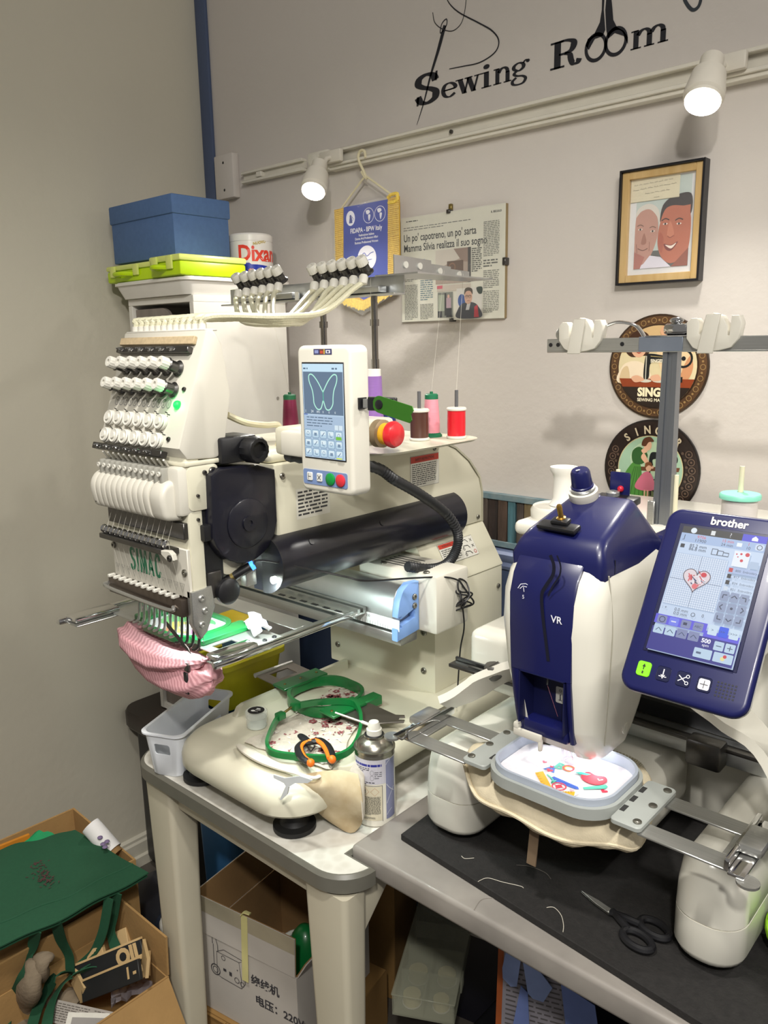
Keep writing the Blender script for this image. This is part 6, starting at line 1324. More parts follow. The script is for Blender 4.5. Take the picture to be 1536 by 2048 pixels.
for s_ in (1, -1):
    cxy = (.050, .017 * s_ + .002); b = B().tube([FSc.pt(cxy[0] + .020 * cos(a), cxy[1] + .0125 * sin(a), .0055) for a in [2 * pi * k / 28 for k in range(28)]], .0050, 8, closed=True, flat=.95)
    b.tube([FSc.pt(-.003, -.002 * s_, .0045), FSc.pt(.015, .004 * s_, .0055), FSc.pt(.034, .010 * s_, .0055)], [.0045, .005, .0048], 8); part('handle', b, M_black, t)
def loose(lab, pts, c='c8c2b4', z=ZM):
    solo('loose_thread', B().tube(cat([gm(u, v, z + .0006) for u, v in pts], 6), .00045, 5), mat('loose_thread_' + c, c, .6, var=.02), lab, 'thread', 'loose threads around the mat')
loose('curled white thread end on the mat below the hanging tag', [(956, 1763), (975, 1756), (1005, 1764), (1040, 1772), (1047, 1776)])
loose('pale thread hooked over the front edge of the black mat', [(1093, 1815), (1108, 1815), (1122, 1830), (1127, 1850), (1126, 1864)])
loose('short pale thread near the front left leg on the mat', [(923, 1712), (930, 1717), (948, 1716)])
loose('dark thread curled on the mat below the canvas pouch', [(1033, 1730), (1060, 1733), (1090, 1745), (1102, 1758)], '5a544e')
def onT(u, v): return (u, v)
loose('thin grey thread lying on the marbled table edge', [(948, 1820), (962, 1800), (985, 1796), (1003, 1806)], '8a847c', .750)
t = thing('yarn_ball', 'lime green crochet yarn ball at the right edge of the black mat', 'yarn', (-.10, .83, ZM))
c0 = P(1548, 1832, 'Y', .83); c0 = V((-.1955, .945, ZM + .0375)); b = B(); r = random.Random(12)
for k in range(26):
    ax = V((r.gauss(0, 1), r.gauss(0, 1), r.gauss(0, 1))).normalized(); u_ = ax.orthogonal().normalized(); w_ = ax.cross(u_); o_ = r.uniform(-.55, .55); q_ = sqrt(1 - o_ * o_)
    b.tube([c0 + (ax * o_ + (u_ * cos(a) + w_ * sin(a)) * q_) * .0335 for a in [2 * pi * k_ / 22 for k_ in range(22)]], .0032, 6, closed=True)
part('strands', b, mat('lime_yarn', 'a4dc28', .8, var=.12, scale=300), t, kind='stuff'); part('core', B().ball(c0, .032, n=20), mat('lime_yarn_core', '7ba81c', .9), t)
# ------------------------------------------------------------------ embroidery hoop and pouch under the cream machine's needles
ZH = 1.0348
M_green = mat('green_hoop_plastic', '0f6b33', .35, var=.06, scale=20, coat=.3)
t = thing('embroidery_hoop', 'green embroidery hoop with steel side plates clamped under the twelve needles of the cream machine', 'embroidery hoop', (-1.11, .73, ZH))
gx0, gx1, gy0, gy1 = -1.192, -1.033, .672, .785
part('ring', ringwall(gx0, gx1, gy0, gy1, .045, .007, ZH, ZH + .011), M_green, t)
part('hoop_bracket', B().zprism(rrect(-1.046, -1.012, .688, .792, .006), ZH + .002, ZH + .0105, .001, 1), M_green, t); part('hoop_bracket', B().zprism(rrect(-1.215, -1.182, .690, .770, .006), ZH + .002, ZH + .0105, .001, 1), M_green, t)
pl = part('side_plate', B().zprism(rrect(-1.014, -.948, .684, .800, .004), ZH, ZH + .0018), M_steel, t)
cut(pl, B().box(-1.002, -.984, .70, .738, ZH - .01, ZH + .01)); cut(pl, B().box(-.978, -.960, .70, .74, ZH - .01, ZH + .01))
part('side_plate', B().zprism(rrect(-1.275, -1.213, .684, .775, .004), ZH, ZH + .0018), M_steel, t)
part('stretched_cloth', B().zprism(rrect(gx0 + .008, gx1 - .008, gy0 + .008, gy1 - .008, .036, 8), ZH + .0035, ZH + .0045), M_cloth, t)
pc = Pic(Fr((0, 0, ZH + .0046), (1, 0, 0), (0, 1, 0)), z0=.0002, rough=.8)
for c_, x_, y_, a, b_ in (('7cc47c', -1.15, .735, .024, .03), ('5cb86a', -1.10, .752, .03, .018), ('d8cc6a', -1.105, .715, .038, .022), ('e8d8c0', -1.09, .722, .026, .016), ('dc8ac0', -1.065, .725, .018, .02), ('e8b8d8', -1.075, .745, .014, .012), ('f0e8e0', -1.10, .722, .012, .01)): pc.ell(c_, x_, y_, a, b_, 18)
pc.rect('b4785a', -1.125, -1.095, .687, .700, .003); pc.rect('8a9a98', -1.06, -1.045, .75, .775, .003); pc.done('embroidered_flower', t)
t = thing('striped_pouch', 'pink and white striped zip pouch hanging from the green hoop', 'pouch', (-1.10, .69, .955))
M_stripe = mat('pink_stripe_cotton', 'd9a4aa', .85, kind='stripe', scale=48, c2='bd868d', rot=(.5, .75, .2))
def lobed(secs, n=26, fold=.004, seed=1, pk=1.0):
    rr = random.Random(seed); p1, p2 = rr.uniform(0, 6), rr.uniform(0, 6); rings = []
    for i, (c, ry, rz) in enumerate(secs):
        rings.append([V((c[0] + fold * sin(3 * a + p1), c[1] + (ry + fold * sin(5 * a + i * .7 + p2)) * cos(a), c[2] + (rz + fold * .8 * sin(7 * a + i * .5 + p1)) * sin(a))) for a in [2 * pi * k / n for k in range(n)]])
    return rings
secs = [((-1.226, .700, 1.010), .012, .008), ((-1.220, .700, 1.006), .030, .018), ((-1.195, .697, 1.000), .042, .027), ((-1.155, .694, .990), .046, .034), ((-1.11, .690, .982), .046, .036), ((-1.06, .686, .980), .044, .033), ((-1.02, .682, .983), .040, .030), ((-.995, .680, .988), .033, .026), ((-.980, .680, .992), .020, .016), ((-.976, .680, .993), .008, .006)]
part('body', B().loft(lobed(secs)), M_stripe, t, smooth=80)
secs = [((-1.232, .690, 1.018), .008, .006), ((-1.224, .686, 1.018), .024, .013), ((-1.19, .676, 1.012), .030, .018), ((-1.14, .668, 1.006), .030, .021), ((-1.09, .664, 1.004), .028, .020), ((-1.045, .664, 1.010), .026, .015), ((-1.01, .668, 1.017), .022, .010), ((-.99, .672, 1.021), .010, .005)]
part('folded_rim', B().loft(lobed(secs, fold=.003, seed=4)), M_stripe, t, smooth=80)
part('zip_slider', B().box(-1.012, -1.0, .652, .657, 1.008, 1.022, .001, 1), M_dsteel, t); zt = part('zip_pull', B().box(-1.010, -1.0, .649, .652, .972, 1.008, .001, 1), M_black, t); part('pull_window', B().box(-1.0085, -1.0015, .6485, .6495, .975, .986), M_stripe, zt)
t = solo('lining_cloth', B().sheet([[V((-1.03 + .06 * i / 7 + .008 * sin(j * 2), .785 + .035 * j / 5 - .04 * i / 7 * .6, 1.047 + .012 * sin(pi * j / 5) + .004 * sin(i * 1.9) - .004 * i / 7)) for j in range(6)] for i in range(8)], .002), M_cloth, 'bunched white cotton lining behind the green hoop', 'cloth', smooth=80)

# bins behind
bin_('storage_bin', 'yellow plastic bin with rim beside the shelf unit behind the left machine', -1.475, -1.362, .972, 1.152, .698, .812, M_yb)
bin_('storage_bin', 'blue bin with flat yellow lid standing in the open yellow bin', -1.462, -1.380, 1.032, 1.128, .7045, .880, M_bb, .004, lid=mat('yellow_lid', 'd0b412', .45, var=.05))
bin_('storage_tub', 'tall blue tub under the yellow bin', -1.49, -1.35, .955, 1.17, 0, .6965, M_bb)

# ------------------------------------------------------------------ things on the cream table and machine base
# white basket
ba = radians(24); FBk = Fr((-1.2255, .795, ZT), (cos(ba), sin(ba), 0), (-sin(ba), cos(ba), 0)); t = thing('plastic_basket', 'white oblong plastic basket with handle slots at the table corner', 'basket', tuple(FBk.o))
M_bask = mat('white_basket_plastic', 'e6eaf0', .4, var=.02)
def bk(w_, l_, z, r_=.018): return [FBk.pt(p[0], p[1], z) for p in rrect(-w_, w_, -l_, l_, r_, 6)]
bo = part('body', B().loft([bk(.031, .088, .0005), bk(.033, .090, .003), bk(.040, .098, .082), bk(.0445, .1025, .084), bk(.0445, .1025, .087), bk(.0385, .0965, .087), bk(.031, .0875, .005)]), M_bask, t)
for sg in (-1, 1): cut(bo, B().fbox(FBk, -.016, .016, sg * .095 - .016, sg * .095 + .016, .045, .066, .004))
cut(bo, B().fbox(FBk, .03, .05, .010, .050, .050, .062, .003))
t = thing('bobbin_case', 'small chrome bobbin case inside the white basket', 'bobbin', tuple(FBk.pt(0, -.05, .006)))
part('body', B().cyl(FBk.pt(-.01, -.062, .014), FBk.pt(.012, -.05, .014), .008), M_chrome, t)
t = thing('cable_clip', 'dark steel clip standing against the inside of the white basket', 'clip', tuple(FBk.pt(.02, .04, .006)))
part('body', B().fbox(FBk, .012, .018, .02, .06, .0055, .03, .002), M_dsteel, t)
# small jar
c_ = P(514, 1452, 'Z', .833); jz = .8325
t = thing('glass_jar', 'small clear jar with round black label on its lid on the machine base', 'jar', (c_.x, c_.y, jz))
M_cl = mat('clear_plastic_jar', 'e8eee8', .08, alpha=.32, var=0)
part('body', B().lathe([(.016, 0), (.0185, .002), (.0185, .018), (.0172, .020)], (c_.x, c_.y, jz), n=28), M_cl, t); part('contents', B().lathe([(.0165, .0005), (.0165, .005)], (c_.x, c_.y, jz), n=24), mat('pale_jar_contents', 'cfd6cc', .5), t)
part('lid', B().lathe([(.0196, 0), (.0200, .001), (.0200, .009), (.0185, .0105), (0, .0105)], (c_.x, c_.y, jz + .0202), n=32), M_cl, t)
pc = Pic(Fr((c_.x, c_.y, jz + .0309), (.95, .3, 0), (0, 1, 0)), z0=.0002); pc.ell('18181a', 0, 0, .0150, n=28); pc.rect('d8d8d4', -.003, .005, .005, .008); pc.ell('d8d8d4', -.004, -.004, .004, .003); pc.line('d8d8d4', [(-.002, .001), (.008, .002)], .0014); pc.line('d8d8d4', [(0, -.005), (.007, -.005)], .001); pc.done('label', t, 'round black label')
# floral cloth
def flow(name, c, c2): return mat(name, c, .9, var=.05, scale=120, c2=c2, bump=.2, bscale=700)
M_flor = flow('floral_cotton', 'd0c8ba', 'c2baab'); M_under = mat('tan_canvas_back', 'a8926e', .9, var=.15, scale=22, c2='cdc0a2')
t = thing('floral_cloth', 'cream cloth with small red flowers spread over the machine base and hanging to the table', 'cloth', (-.93, .86, ZT))
A_, Bc, Cc, Dc = V((-1.06, 1.03, 0)), V((-.985, 1.055, 0)), V((-.842, .800, 0)), V((-1.02, .768, 0)); r = random.Random(3)
def bil(u_, v_): return A_ * (1 - u_) * (1 - v_) + Bc * u_ * (1 - v_) + Cc * u_ * v_ + Dc * (1 - u_) * v_
def cz(x, y): return .8350 + .0014 * sin(x * 90 + y * 40) + .0012 * sin(y * 130 - x * 50) + .0008 * sin(x * 260)
g = []
for i in range(15):
    row = []
    for j in range(21):
        p = bil(i / 14 + .02 * sin(j * .9) * (i in (0, 14)), j / 20); row.append(V((p.x, p.y, cz(p.x, p.y) + .0010)))
    g.append(row)
part('spread_panel', B().sheet(g, .0012), M_flor, t, smooth=80)
b = B(); b.flat = True; b2 = B(); b2.flat = True; r = random.Random(7)
FF = Fr((0, 0, .8392), (1, 0, 0), (0, 1, 0))
for k in range(46):
    p = bil(r.uniform(.04, .96), r.uniform(.04, .97)); s_ = r.uniform(.006, .009)
    for m in range(5): a = 2 * pi * m / 5 + k; b.poly(ell(p.x + s_ * .55 * cos(a), p.y + s_ * .55 * sin(a), s_ * .36, s_ * .36, 7), FF)
    for m in range(3): q_ = p + V((r.uniform(-.016, .016), r.uniform(-.016, .016), 0)); b.poly(ell(q_.x, q_.y, .0016, .0022, 6), FF)
for k in range(120):
    p = bil(r.uniform(.03, .97), r.uniform(.03, .97)); a = r.uniform(0, 3.14); d = V((cos(a), sin(a), 0)) * .007; e_ = V((-sin(a), cos(a), 0)) * .0014
    b2.poly([tuple((p + d)[:2]), tuple((p + e_)[:2]), tuple((p - d)[:2]), tuple((p - e_)[:2])], FF, -.0002)
part('white_leaves', b2, mat('printed_white_leaves', 'e6e2da', .9), t, kind='stuff'); part('red_flowers', b, mat('printed_wine_flowers', '8c4a4e', .9), t, kind='stuff')
# rolled front hem and hanging corner
hp_ = [P(u, v, 'Z', z) for u, v, z in ((476, 1490, .838), (495, 1503, .842), (530, 1522, .842), (575, 1540, .842), (622, 1555, .841), (640, 1552, .840))]
part('rolled_hem', B().tube(cat(hp_, 6), [.004 + .006 * sin(pi * min(1, i / 20)) for i in range(31)], 10, flat=.55), mat('cream_cotton_hem', 'd6cfc0', .9, var=.04), t)
rows = [[(612, 1548, .838), (640, 1543, .840), (680, 1540, .840), (716, 1548, .838)], [(600, 1566, .826), (640, 1572, .829), (685, 1566, .827), (722, 1578, .824)], [(588, 1578, .803), (632, 1592, .808), (690, 1594, .808), (725, 1610, .803)], [(612, 1602, .778), (645, 1614, .782), (695, 1622, .782), (725, 1634, .778)], [(646, 1634, .755), (668, 1642, .757), (700, 1645, .757), (722, 1650, .752)], [(678, 1656, .740), (688, 1662, .739), (700, 1666, .738), (710, 1664, .738)]]
g = [[P(u, v, 'Z', z) for u, v, z in row] for row in rows]; g = [cat(rw, 4) for rw in g]; g = [list(x_) for x_ in zip(*[cat(cl, 4) for cl in zip(*g)])]
part('hanging_corner', B().sheet(g, .0014), M_under, t, 'hanging corner folded to its tan side', smooth=80)
rows = [[(700, 1540, .840), (712, 1520, .840), (722, 1508, .839)], [(718, 1570, .828), (726, 1556, .828), (729, 1548, .826)], [(724, 1610, .804), (729, 1604, .806), (730, 1600, .806)], [(726, 1640, .780), (729, 1632, .782), (730, 1628, .782)]]
g = [[P(u, v, 'Z', z) for u, v, z in row] for row in rows]; g = [cat(rw, 4) for rw in g]; part('hanging_edge', B().sheet(g, .0012), M_flor, t, smooth=80)
part('loose_yarn', B().tube(cat([P(605, 1606, 'Z', .79), P(609, 1625, 'Z', .765), P(607, 1645, 'Z', .745), P(590, 1663, 'Z', .7385)], 6), .0012, 5), M_thread, t)
# tape scrap stuck to the base
tp_ = [P(u, v, 'Y', .6985) for u, v in ((547, 1549), (570, 1556), (600, 1552), (625, 1560), (616, 1566), (590, 1566), (578, 1574), (575, 1588), (562, 1600), (560, 1599), (572, 1572), (568, 1566), (548, 1556))]
solo('tape_scrap', B().prism([(p.x, p.z) for p in tp_], Fr((0, .6985, 0)), -.0012, .0006), mat('white_tape', 'dfe4e6', .6), 'torn scrap of white tape stuck to the front of the machine base', 'tape')

# two green hoops
t = thing('embroidery_hoop', 'spare green hoop with two slotted steel brackets lying on floral cloth', 'embroidery hoop', (-1.03, .965, .836))
rz = T(rz=-4, c=(-1.03, .965, 0)); 
def tr_(b, M):
    bmesh.ops.transform(b.bm, matrix=M, verts=b.bm.verts[:]); return b
part('ring', tr_(ringwall(-1.098, -.962, .900, 1.035, .055, .006, .8395, .8590), rz), M_green, t)
part('hoop_bracket', tr_(B().box(-1.126, -1.088, .915, 1.022, .8555, .8605, .001, 1), rz), M_green, t); part('hoop_bracket', tr_(B().box(-.974, -.934, .905, .985, .8555, .8605, .001, 1), rz), M_green, t); part('hoop_bracket', tr_(B().box(-.965, -.94, .985, 1.03, .8395, .858, .002, 1), rz), M_green, t)
for x_, ys in ((-1.107, (.93, .968, 1.008)), (-.954, (.918, .97))):
    for y_ in ys: part('rivet', tr_(B().lathe([(.0028, 0), (.0022, .0014), (0, .0016)], (x_, y_, .8605), n=12), rz), M_brass, t)
o = part('steel_bracket', tr_(B().zprism(rrect(-1.195, -1.115, .922, 1.015, .006), .8525, .8550, .0005, 1), rz), mat('grey_steel_bracket', '8c857e', .35, .85), t); cut(o, tr_(B().box(-1.178, -1.145, .945, .99, .84, .87), rz))
part('bracket_hook', tr_(B().tube([(-1.195, .922, .854), (-1.195, 1.015, .854)], .005, 8), rz), M_steel, t)
part('steel_bracket', tr_(B().zprism([(-.945, .925), (-.945, .995), (-.87, .995), (-.858, 1.005), (-.852, 1.0), (-.858, .992), (-.853, .985), (-.845, .992), (-.840, .985), (-.852, .972), (-.88, .935)], .8525, .8550, .0005, 1), rz), mat('grey_steel_bracket', '8c857e', .35, .85), t)
t = thing('embroidery_hoop', 'thin green inner hoop ring with a gap lying across the floral cloth', 'embroidery hoop', (-.96, .87, .84))
pts = cat([P(u, v, 'Z', z) for u, v, z in ((585, 1413, .866), (640, 1404, .867), (700, 1404, .867), (718, 1420, .866), (722, 1450, .860), (712, 1485, .853), (690, 1507, .849), (650, 1516, .846), (580, 1512, .846), (545, 1505, .846), (534, 1492, .846), (538, 1472, .850), (550, 1445, .856), (562, 1430, .862))], 6)
b = B(); rings = []
for i, p in enumerate(pts):
    tt = (pts[min(i + 1, len(pts) - 1)] - pts[max(i - 1, 0)]).normalized(); nn = tt.cross(V((0, 0, 1))).normalized()
    rings.append([p + nn * .0028 + V((0, 0, -.0055)), p - nn * .0028 + V((0, 0, -.0055)), p - nn * .0028 + V((0, 0, .0055)), p + nn * .0028 + V((0, 0, .0055))])
part('ring', b.loft(rings), M_green, t)
part('clamp_end', B().box(-.007, .007, -.008, .008, -.006, .006, .002, M=Matrix.Translation(pts[1])), M_green, t); part('clamp_end', B().box(-.007, .007, -.008, .008, -.006, .006, .002, M=Matrix.Translation(pts[-2])), M_green, t)
d = (pts[0] - pts[-1]); part('clamp_screw', B().cyl(pts[-1], pts[0], .0022, n=10), M_brass, t)
# nippers
t = thing('nippers', 'small nippers with orange and black handles on the floral cloth', 'pliers', (-.93, .83, .848)); M_or = mat('orange_grip', 'e8741c', .45, var=.05)
def np_(u, v, z=.852): return P(u, v, 'Z', z)
part('jaws', B().tube(cat([np_(599, 1470), np_(608, 1477), np_(618, 1486)], 3), [.0045, .006, .007, .0075, .0075, .0075, .007], 8, flat=.6), M_black, t); part('pivot', B().lathe([(.0075, 0), (.0075, .0022), (.003, .003), (0, .003)], np_(617, 1486, .8555), n=18), M_dsteel, t)
part('spring', B().tube([np_(614, 1492), np_(622, 1503), np_(630, 1492)], .0016, 6), M_black, t)
for pts_ in (((612, 1485), (603, 1489), (598, 1497), (601, 1508), (608, 1518), (620, 1525)), ((622, 1484), (638, 1482), (650, 1489), (658, 1500), (662, 1510), (664, 1518))):
    p = cat([np_(u, v, .855) for u, v in pts_], 5); part('grip', B().tube(p, [.0062 + .0018 * sin(pi * i / 25) for i in range(len(p))], 10, flat=.75), M_black, t)
    q_ = [x_ + V((.0026 if pts_[0][0] < 615 else -.0030, .0012 if pts_[0][0] < 615 else -.0038, .0016)) for x_ in p]; part('grip_inlay', B().tube(q_, [.0034 + .0010 * sin(pi * i / 25) for i in range(len(q_))], 10, flat=.9), M_or, t); part('grip_end', B().ball(p[-1] + (p[-1] - p[-3]) * .3, .0068, n=12), M_or, t)
# spray can
cc = V((-.8135, .868, ZT)); R_ = .0325; t = thing('spray_can', 'white and silver aerosol spray can with thin nozzle tube between the two tables', 'spray can', tuple(cc))
ct = P(757, 1492, 'Y', .868).z - ZT
part('can', B().lathe([(R_ - .002, 0), (R_ + .0008, .002), (R_ + .0008, .004), (R_, .006), (R_, ct - .012)], cc, n=48), mat('can_label_white', 'd5d1c4', .35, var=.03), t)
part('shoulder', B().lathe([(R_, ct - .012), (R_ - .001, ct - .006), (R_ + .0012, ct - .004), (R_ + .0012, ct), (R_ - .002, ct + .001), (R_ * .86, ct + .007), (R_ * .66, ct + .012), (.0165, ct + .0145), (.0165, ct + .0185), (.0145, ct + .0185), (0, ct + .016)], cc, n=48), mat('tinplate', 'a8a498', .25, .95, var=.03), t)
part('valve_ring', B().lathe([(.0150, ct + .0165), (.0158, ct + .018), (.0150, ct + .0195)], cc, n=28), M_black, t)
part('nozzle', B().lathe([(.0125, ct + .018), (.0125, ct + .028), (.0105, ct + .029), (.0092, ct + .036), (.0078, ct + .040), (.004, ct + .0415), (0, ct + .042)], cc, n=24), M_knob, t)
part('nozzle_tube', B().tube([cc + V((-.006, -.003, ct + .033)), cc + V((-.020, -.008, ct + .036))], .0028, 8).tube([cc + V((-.020, -.008, ct + .036)), cc + V((-.066, -.022, ct + .043))], .0015, 8), M_knob, t)
a0 = math.atan2(-cc.y, -cc.x) - 1.08
Fc = Fr((0, 0, 0), (1, 0, 0), (0, 1, 0)); Lc = ct - .016; pc = Pic(Fc, z0=.0002, step=.00003, rough=.35)
def strip(c, x0, x1, y0, y1, n=12): i = pc._c(c); [pc.b.poly([(x0 + (x1 - x0) * k / n, y0), (x0 + (x1 - x0) * (k + 1) / n, y0), (x0 + (x1 - x0) * (k + 1) / n, y1), (x0 + (x1 - x0) * k / n, y1)], Fc, pc.z, i) for k in range(n)]
strip('c4c2cc', -.004, .060, Lc * .62, Lc * .99); strip('2a2f8e', -.004, .046, Lc * .89, Lc * .925); strip('d4ccb4', .000, .046, .006, Lc * .585); strip('8488a8', .053, .074, .006, Lc * .97); strip('3a3a44', .046, .0468, .004, Lc * .60); strip('3a3a44', -.002, .0468, Lc * .592, Lc * .598)
pc.greek('3a3a40', .0, .026, Lc * .80, Lc * .875, 3, .45, seed=61); pc.greek('3a3a40', .0, .034, Lc * .61, Lc * .66, 2, .5, seed=62); pc.greek('5a5a60', .034, .046, Lc * .70, Lc * .82, 4, .35, seed=64); pc.greek('3a3a38', .004, .043, Lc * .14, Lc * .43, 22, .5, seed=63); pc.greek('3a3a38', .004, .034, .008, Lc * .11, 5, .4, seed=65)
for yy in (.72, .80): pc.line('8a8a90', ell(.030, Lc * yy, .0028, .0042, 14), .0005, True)
for k, x_ in enumerate((.004, .018, .034)):
    pc.line('b8825a', [(x_ - .0068, Lc * .505), (x_, Lc * .505 + .0068), (x_ + .0068, Lc * .505), (x_, Lc * .505 - .0068)], .0005, True)
pc.rect('1a1a1a', .0172, .0188, Lc * .505 - .001, Lc * .505 + .004); pc.rect('1a1a1a', .0172, .0188, Lc * .505 - .0032, Lc * .505 - .0018); pc.blob('1a1a1a', [(.002, Lc * .505 - .003), (.002, Lc * .505), (.004, Lc * .505 + .004), (.006, Lc * .505), (.005, Lc * .505 - .003)])
for a, c_ in (((.054, .3), (.070, .52)), ((.054, .6), (.070, .45)), ((.053, .9), (.062, .97)), ((.054, .12), (.064, .2))): pc.line('c2c4d0', [(a[0], Lc * a[1]), ((a[0] + c_[0]) / 2 - .002, Lc * (a[1] + c_[1]) / 2), (c_[0], Lc * c_[1])], .0012, smooth=4)
wrap(pc.b, Fc, cc + V((0, 0, .006)), R_, a0); pc.done('label_print', t)

# ------------------------------------------------------------------ under the tables
def cbox(name, lab, fr, w_, d_, h_, m_out, m_in, flaps=(), catg='box'):
    """open carton in frame fr (x along the front, y into the depth)"""
    t = thing(name, lab, catg, tuple(fr.pt(w_ / 2, d_ / 2))); th = .0022
    part('bottom', B().fbox(fr, 0, w_, 0, d_, .0005, .004), [m_out], t)
    for x0, x1, y0, y1, ix0, ix1, iy0, iy1 in ((0, w_, 0, th, th, w_ - th, th, 2 * th), (0, w_, d_ - th, d_, th, w_ - th, d_ - 2 * th, d_ - th), (0, th, th, d_ - th, th, 2 * th, 2 * th, d_ - 2 * th), (w_ - th, w_, th, d_ - th, w_ - 2 * th, w_ - th, 2 * th, d_ - 2 * th)):
        b = B().fbox(fr, x0, x1, y0, y1, .004, h_, mi=0); b.fbox(fr, ix0, ix1, iy0, iy1, .004, h_ - .0003, mi=1); part('side', b, [m_out, m_in], t)
    for side, ln, ang in flaps:
        a = radians(ang); c, s_ = cos(a), sin(a)
        o, dr, ex, wd = {'front': ((0, 0), (0, -1), (1, 0), w_), 'back': ((0, d_), (0, 1), (1, 0), w_), 'left': ((0, 0), (-1, 0), (0, 1), d_), 'right': ((w_, 0), (1, 0), (0, 1), d_)}[side]
        org = fr.pt(o[0], o[1], h_); up_ = (fr.r * dr[0] + fr.u * dr[1]) * c + fr.n * s_; al = fr.r * ex[0] + fr.u * ex[1]
        f2 = Fr(org, al, up_); nz = f2.n.dot(fr.r * dr[0] + fr.u * dr[1] if s_ > .3 else -fr.n)
        b = B().fbox(f2, .002, wd - .002, .001, ln, 0 if nz > 0 else -th, th if nz > 0 else 0, mi=0); b.fbox(f2, .002, wd - .002, .001, ln, -th if nz > 0 else 0, 0 if nz > 0 else th, mi=1)
        part('flap', b, [m_out, m_in], t)
    return t
M_wcard = mat('white_printed_card', 'bcb6ae', .7, var=.05, scale=12); M_cardin = mat('brown_card_inside', '8a6a42', .9, var=.1, scale=10, bump=.1, bscale=150); M_cardd = mat('worn_cardboard', '94713f', .85, var=.12, scale=9, bump=.12, bscale=120)
wa = radians(10); FWb = Fr((-1.2505, .802, .142), (cos(wa), sin(wa), 0), (-sin(wa), cos(wa), 0))
wt = cbox('winder_carton', 'open white carton printed with a machine drawing and 220V under the table', FWb, .246, .25, .180, M_wcard, M_cardin, (('front', .082, 93), ('back', .09, 80), ('left', .09, 84), ('right', .045, 60)), 'box')
FWf = Fr(FWb.pt(0, 0, 0), FWb.r, (0, 0, 1)); pc = Pic(FWf, z0=.0006, step=.00005, rough=.8); K_ = '38363a'
pc.text(K_, '\u7ed5\u7ebf\u673a', .130, .118, .024, bold=.0006); pc.text(K_, '\u7535\u538b\uff1a220V', .138, .075, .024, bold=.0006)
pc.line(K_, [(.038, .095), (.040, .150), (.100, .150), (.104, .110), (.102, .090), (.050, .092)], .0014, True); pc.line(K_, [(.040, .150), (.060, .162), (.112, .158), (.100, .150)], .0012); pc.line(K_, [(.112, .158), (.114, .105), (.103, .090)], .0012)
pc.line(K_, [(.030, .165), (.030, .188), (.038, .186), (.044, .165), (.044, .152)], .0016); pc.ring(K_, .034, .105, .012, .0022, 22); pc.ring(K_, .034, .105, .007, .0014, 18); pc.line(K_, [(.031, .115), (.032, .165)], .0014); pc.ring(K_, .058, .142, .005, .0012, 14); pc.rect(K_, .056, .064, .112, .118); pc.rect(K_, .072, .079, .108, .117); pc.ring(K_, .092, .105, .006, .0014, 14); pc.ring(K_, .106, .102, .005, .0014, 14); pc.ell(K_, .095, .130, .0015)
pc.done('printed_drawing', wt)
Fs = Fr(FWb.pt(.246, 0, 0), FWb.u, (0, 0, 1)); pc = Pic(Fs, z0=.0006); pc.text(K_, '\u673a', .06, .05, .024, bold=.0006); pc.done('side_mark', wt)
M_ptape = mat('tan_packing_tape', 'a39b86', .35, var=.06); M_ytape = mat('yellow_masking_tape', 'cfc88a', .6, var=.05)
up_ = V((0, 0, 1)); o_ = FWb.pt(0, 0, .180); fl = Fr(o_, FWb.r, -FWb.u * cos(radians(93)) + V((0, 0, 1)) * sin(radians(93)))
part('packing_tape', B().fbox(fl, .002, .244, .050, .0825, .0023, .0028), M_ptape, wt); part('masking_tape', B().fbox(fl, .112, .128, -.06, .084, .0029, .0034).tube([fl.pt(.114, .083, .002), fl.pt(.122, .094, .004), fl.pt(.134, .092, .001)], .006, 6, flat=.3), M_ytape, wt)
t = thing('green_bobbin', 'green plastic reel with white cable inside the white carton', 'reel', tuple(FWb.pt(.19, .10, .006)))
part('body', B().ball(FWb.pt(.190, .10, .108), .05, .85, .8, 1.9, 18), M_green, t); part('cable', B().tube([FWb.pt(.19 + .044 * cos(a), .085 + .044 * sin(a), .165) for a in [k * .3 for k in range(14)]], .005, 8), M_knob, t)
FBb = Fr((-1.286, .786, .0), FWb.r, FWb.u); t = thing('brown_carton', 'closed brown cardboard carton beneath the white printed carton', 'box', tuple(FBb.pt(.2, .15)))
part('body', B().fbox(FBb, 0, .31, 0, .29, .0, .1385, .002, 1), M_cardd, t); part('flap', B().fbox(FBb, .002, .308, .001, .155, .1388, .1413), M_cardd, t); part('flap', B().fbox(FBb, .002, .10, -.004, .10, .1360, .1384), M_cardd, t)
FD = Fr((-.905, 1.05, 0), (1, 0, 0), (0, 1, 0))
t = thing('tall_carton', 'tall brown cardboard carton in shadow behind the right table leg', 'box', (-1.05, 1.25, 0)); Fk = Fr((-1.19, 1.135, 0), (cos(radians(20)), sin(radians(20)), 0), (-sin(radians(20)), cos(radians(20)), 0))
part('body', B().fbox(Fk, 0, .14, 0, .15, 0, .52, .002, 1), M_cardd, t); part('tape', B().fbox(Fk, .06, .09, -.0008, .0, .3, .52), M_ptape, t)
pc = Pic(Fr(Fk.pt(.14, 0, 0), Fk.u, (0, 0, 1)), z0=.0008, rough=.9); pc.rect('a8a298', .02, .13, .36, .48); pc.ring('6a645c', .05, .42, .02, .002); pc.line('6a645c', [(.08, .40), (.10, .44), (.12, .40)], .002); pc.done('label', t)
solo('black_case', B().box(-.78, -.50, 1.0, 1.36, 0, .185, .012, 3), M_black, 'black storage case on the floor below the marble table', 'case')
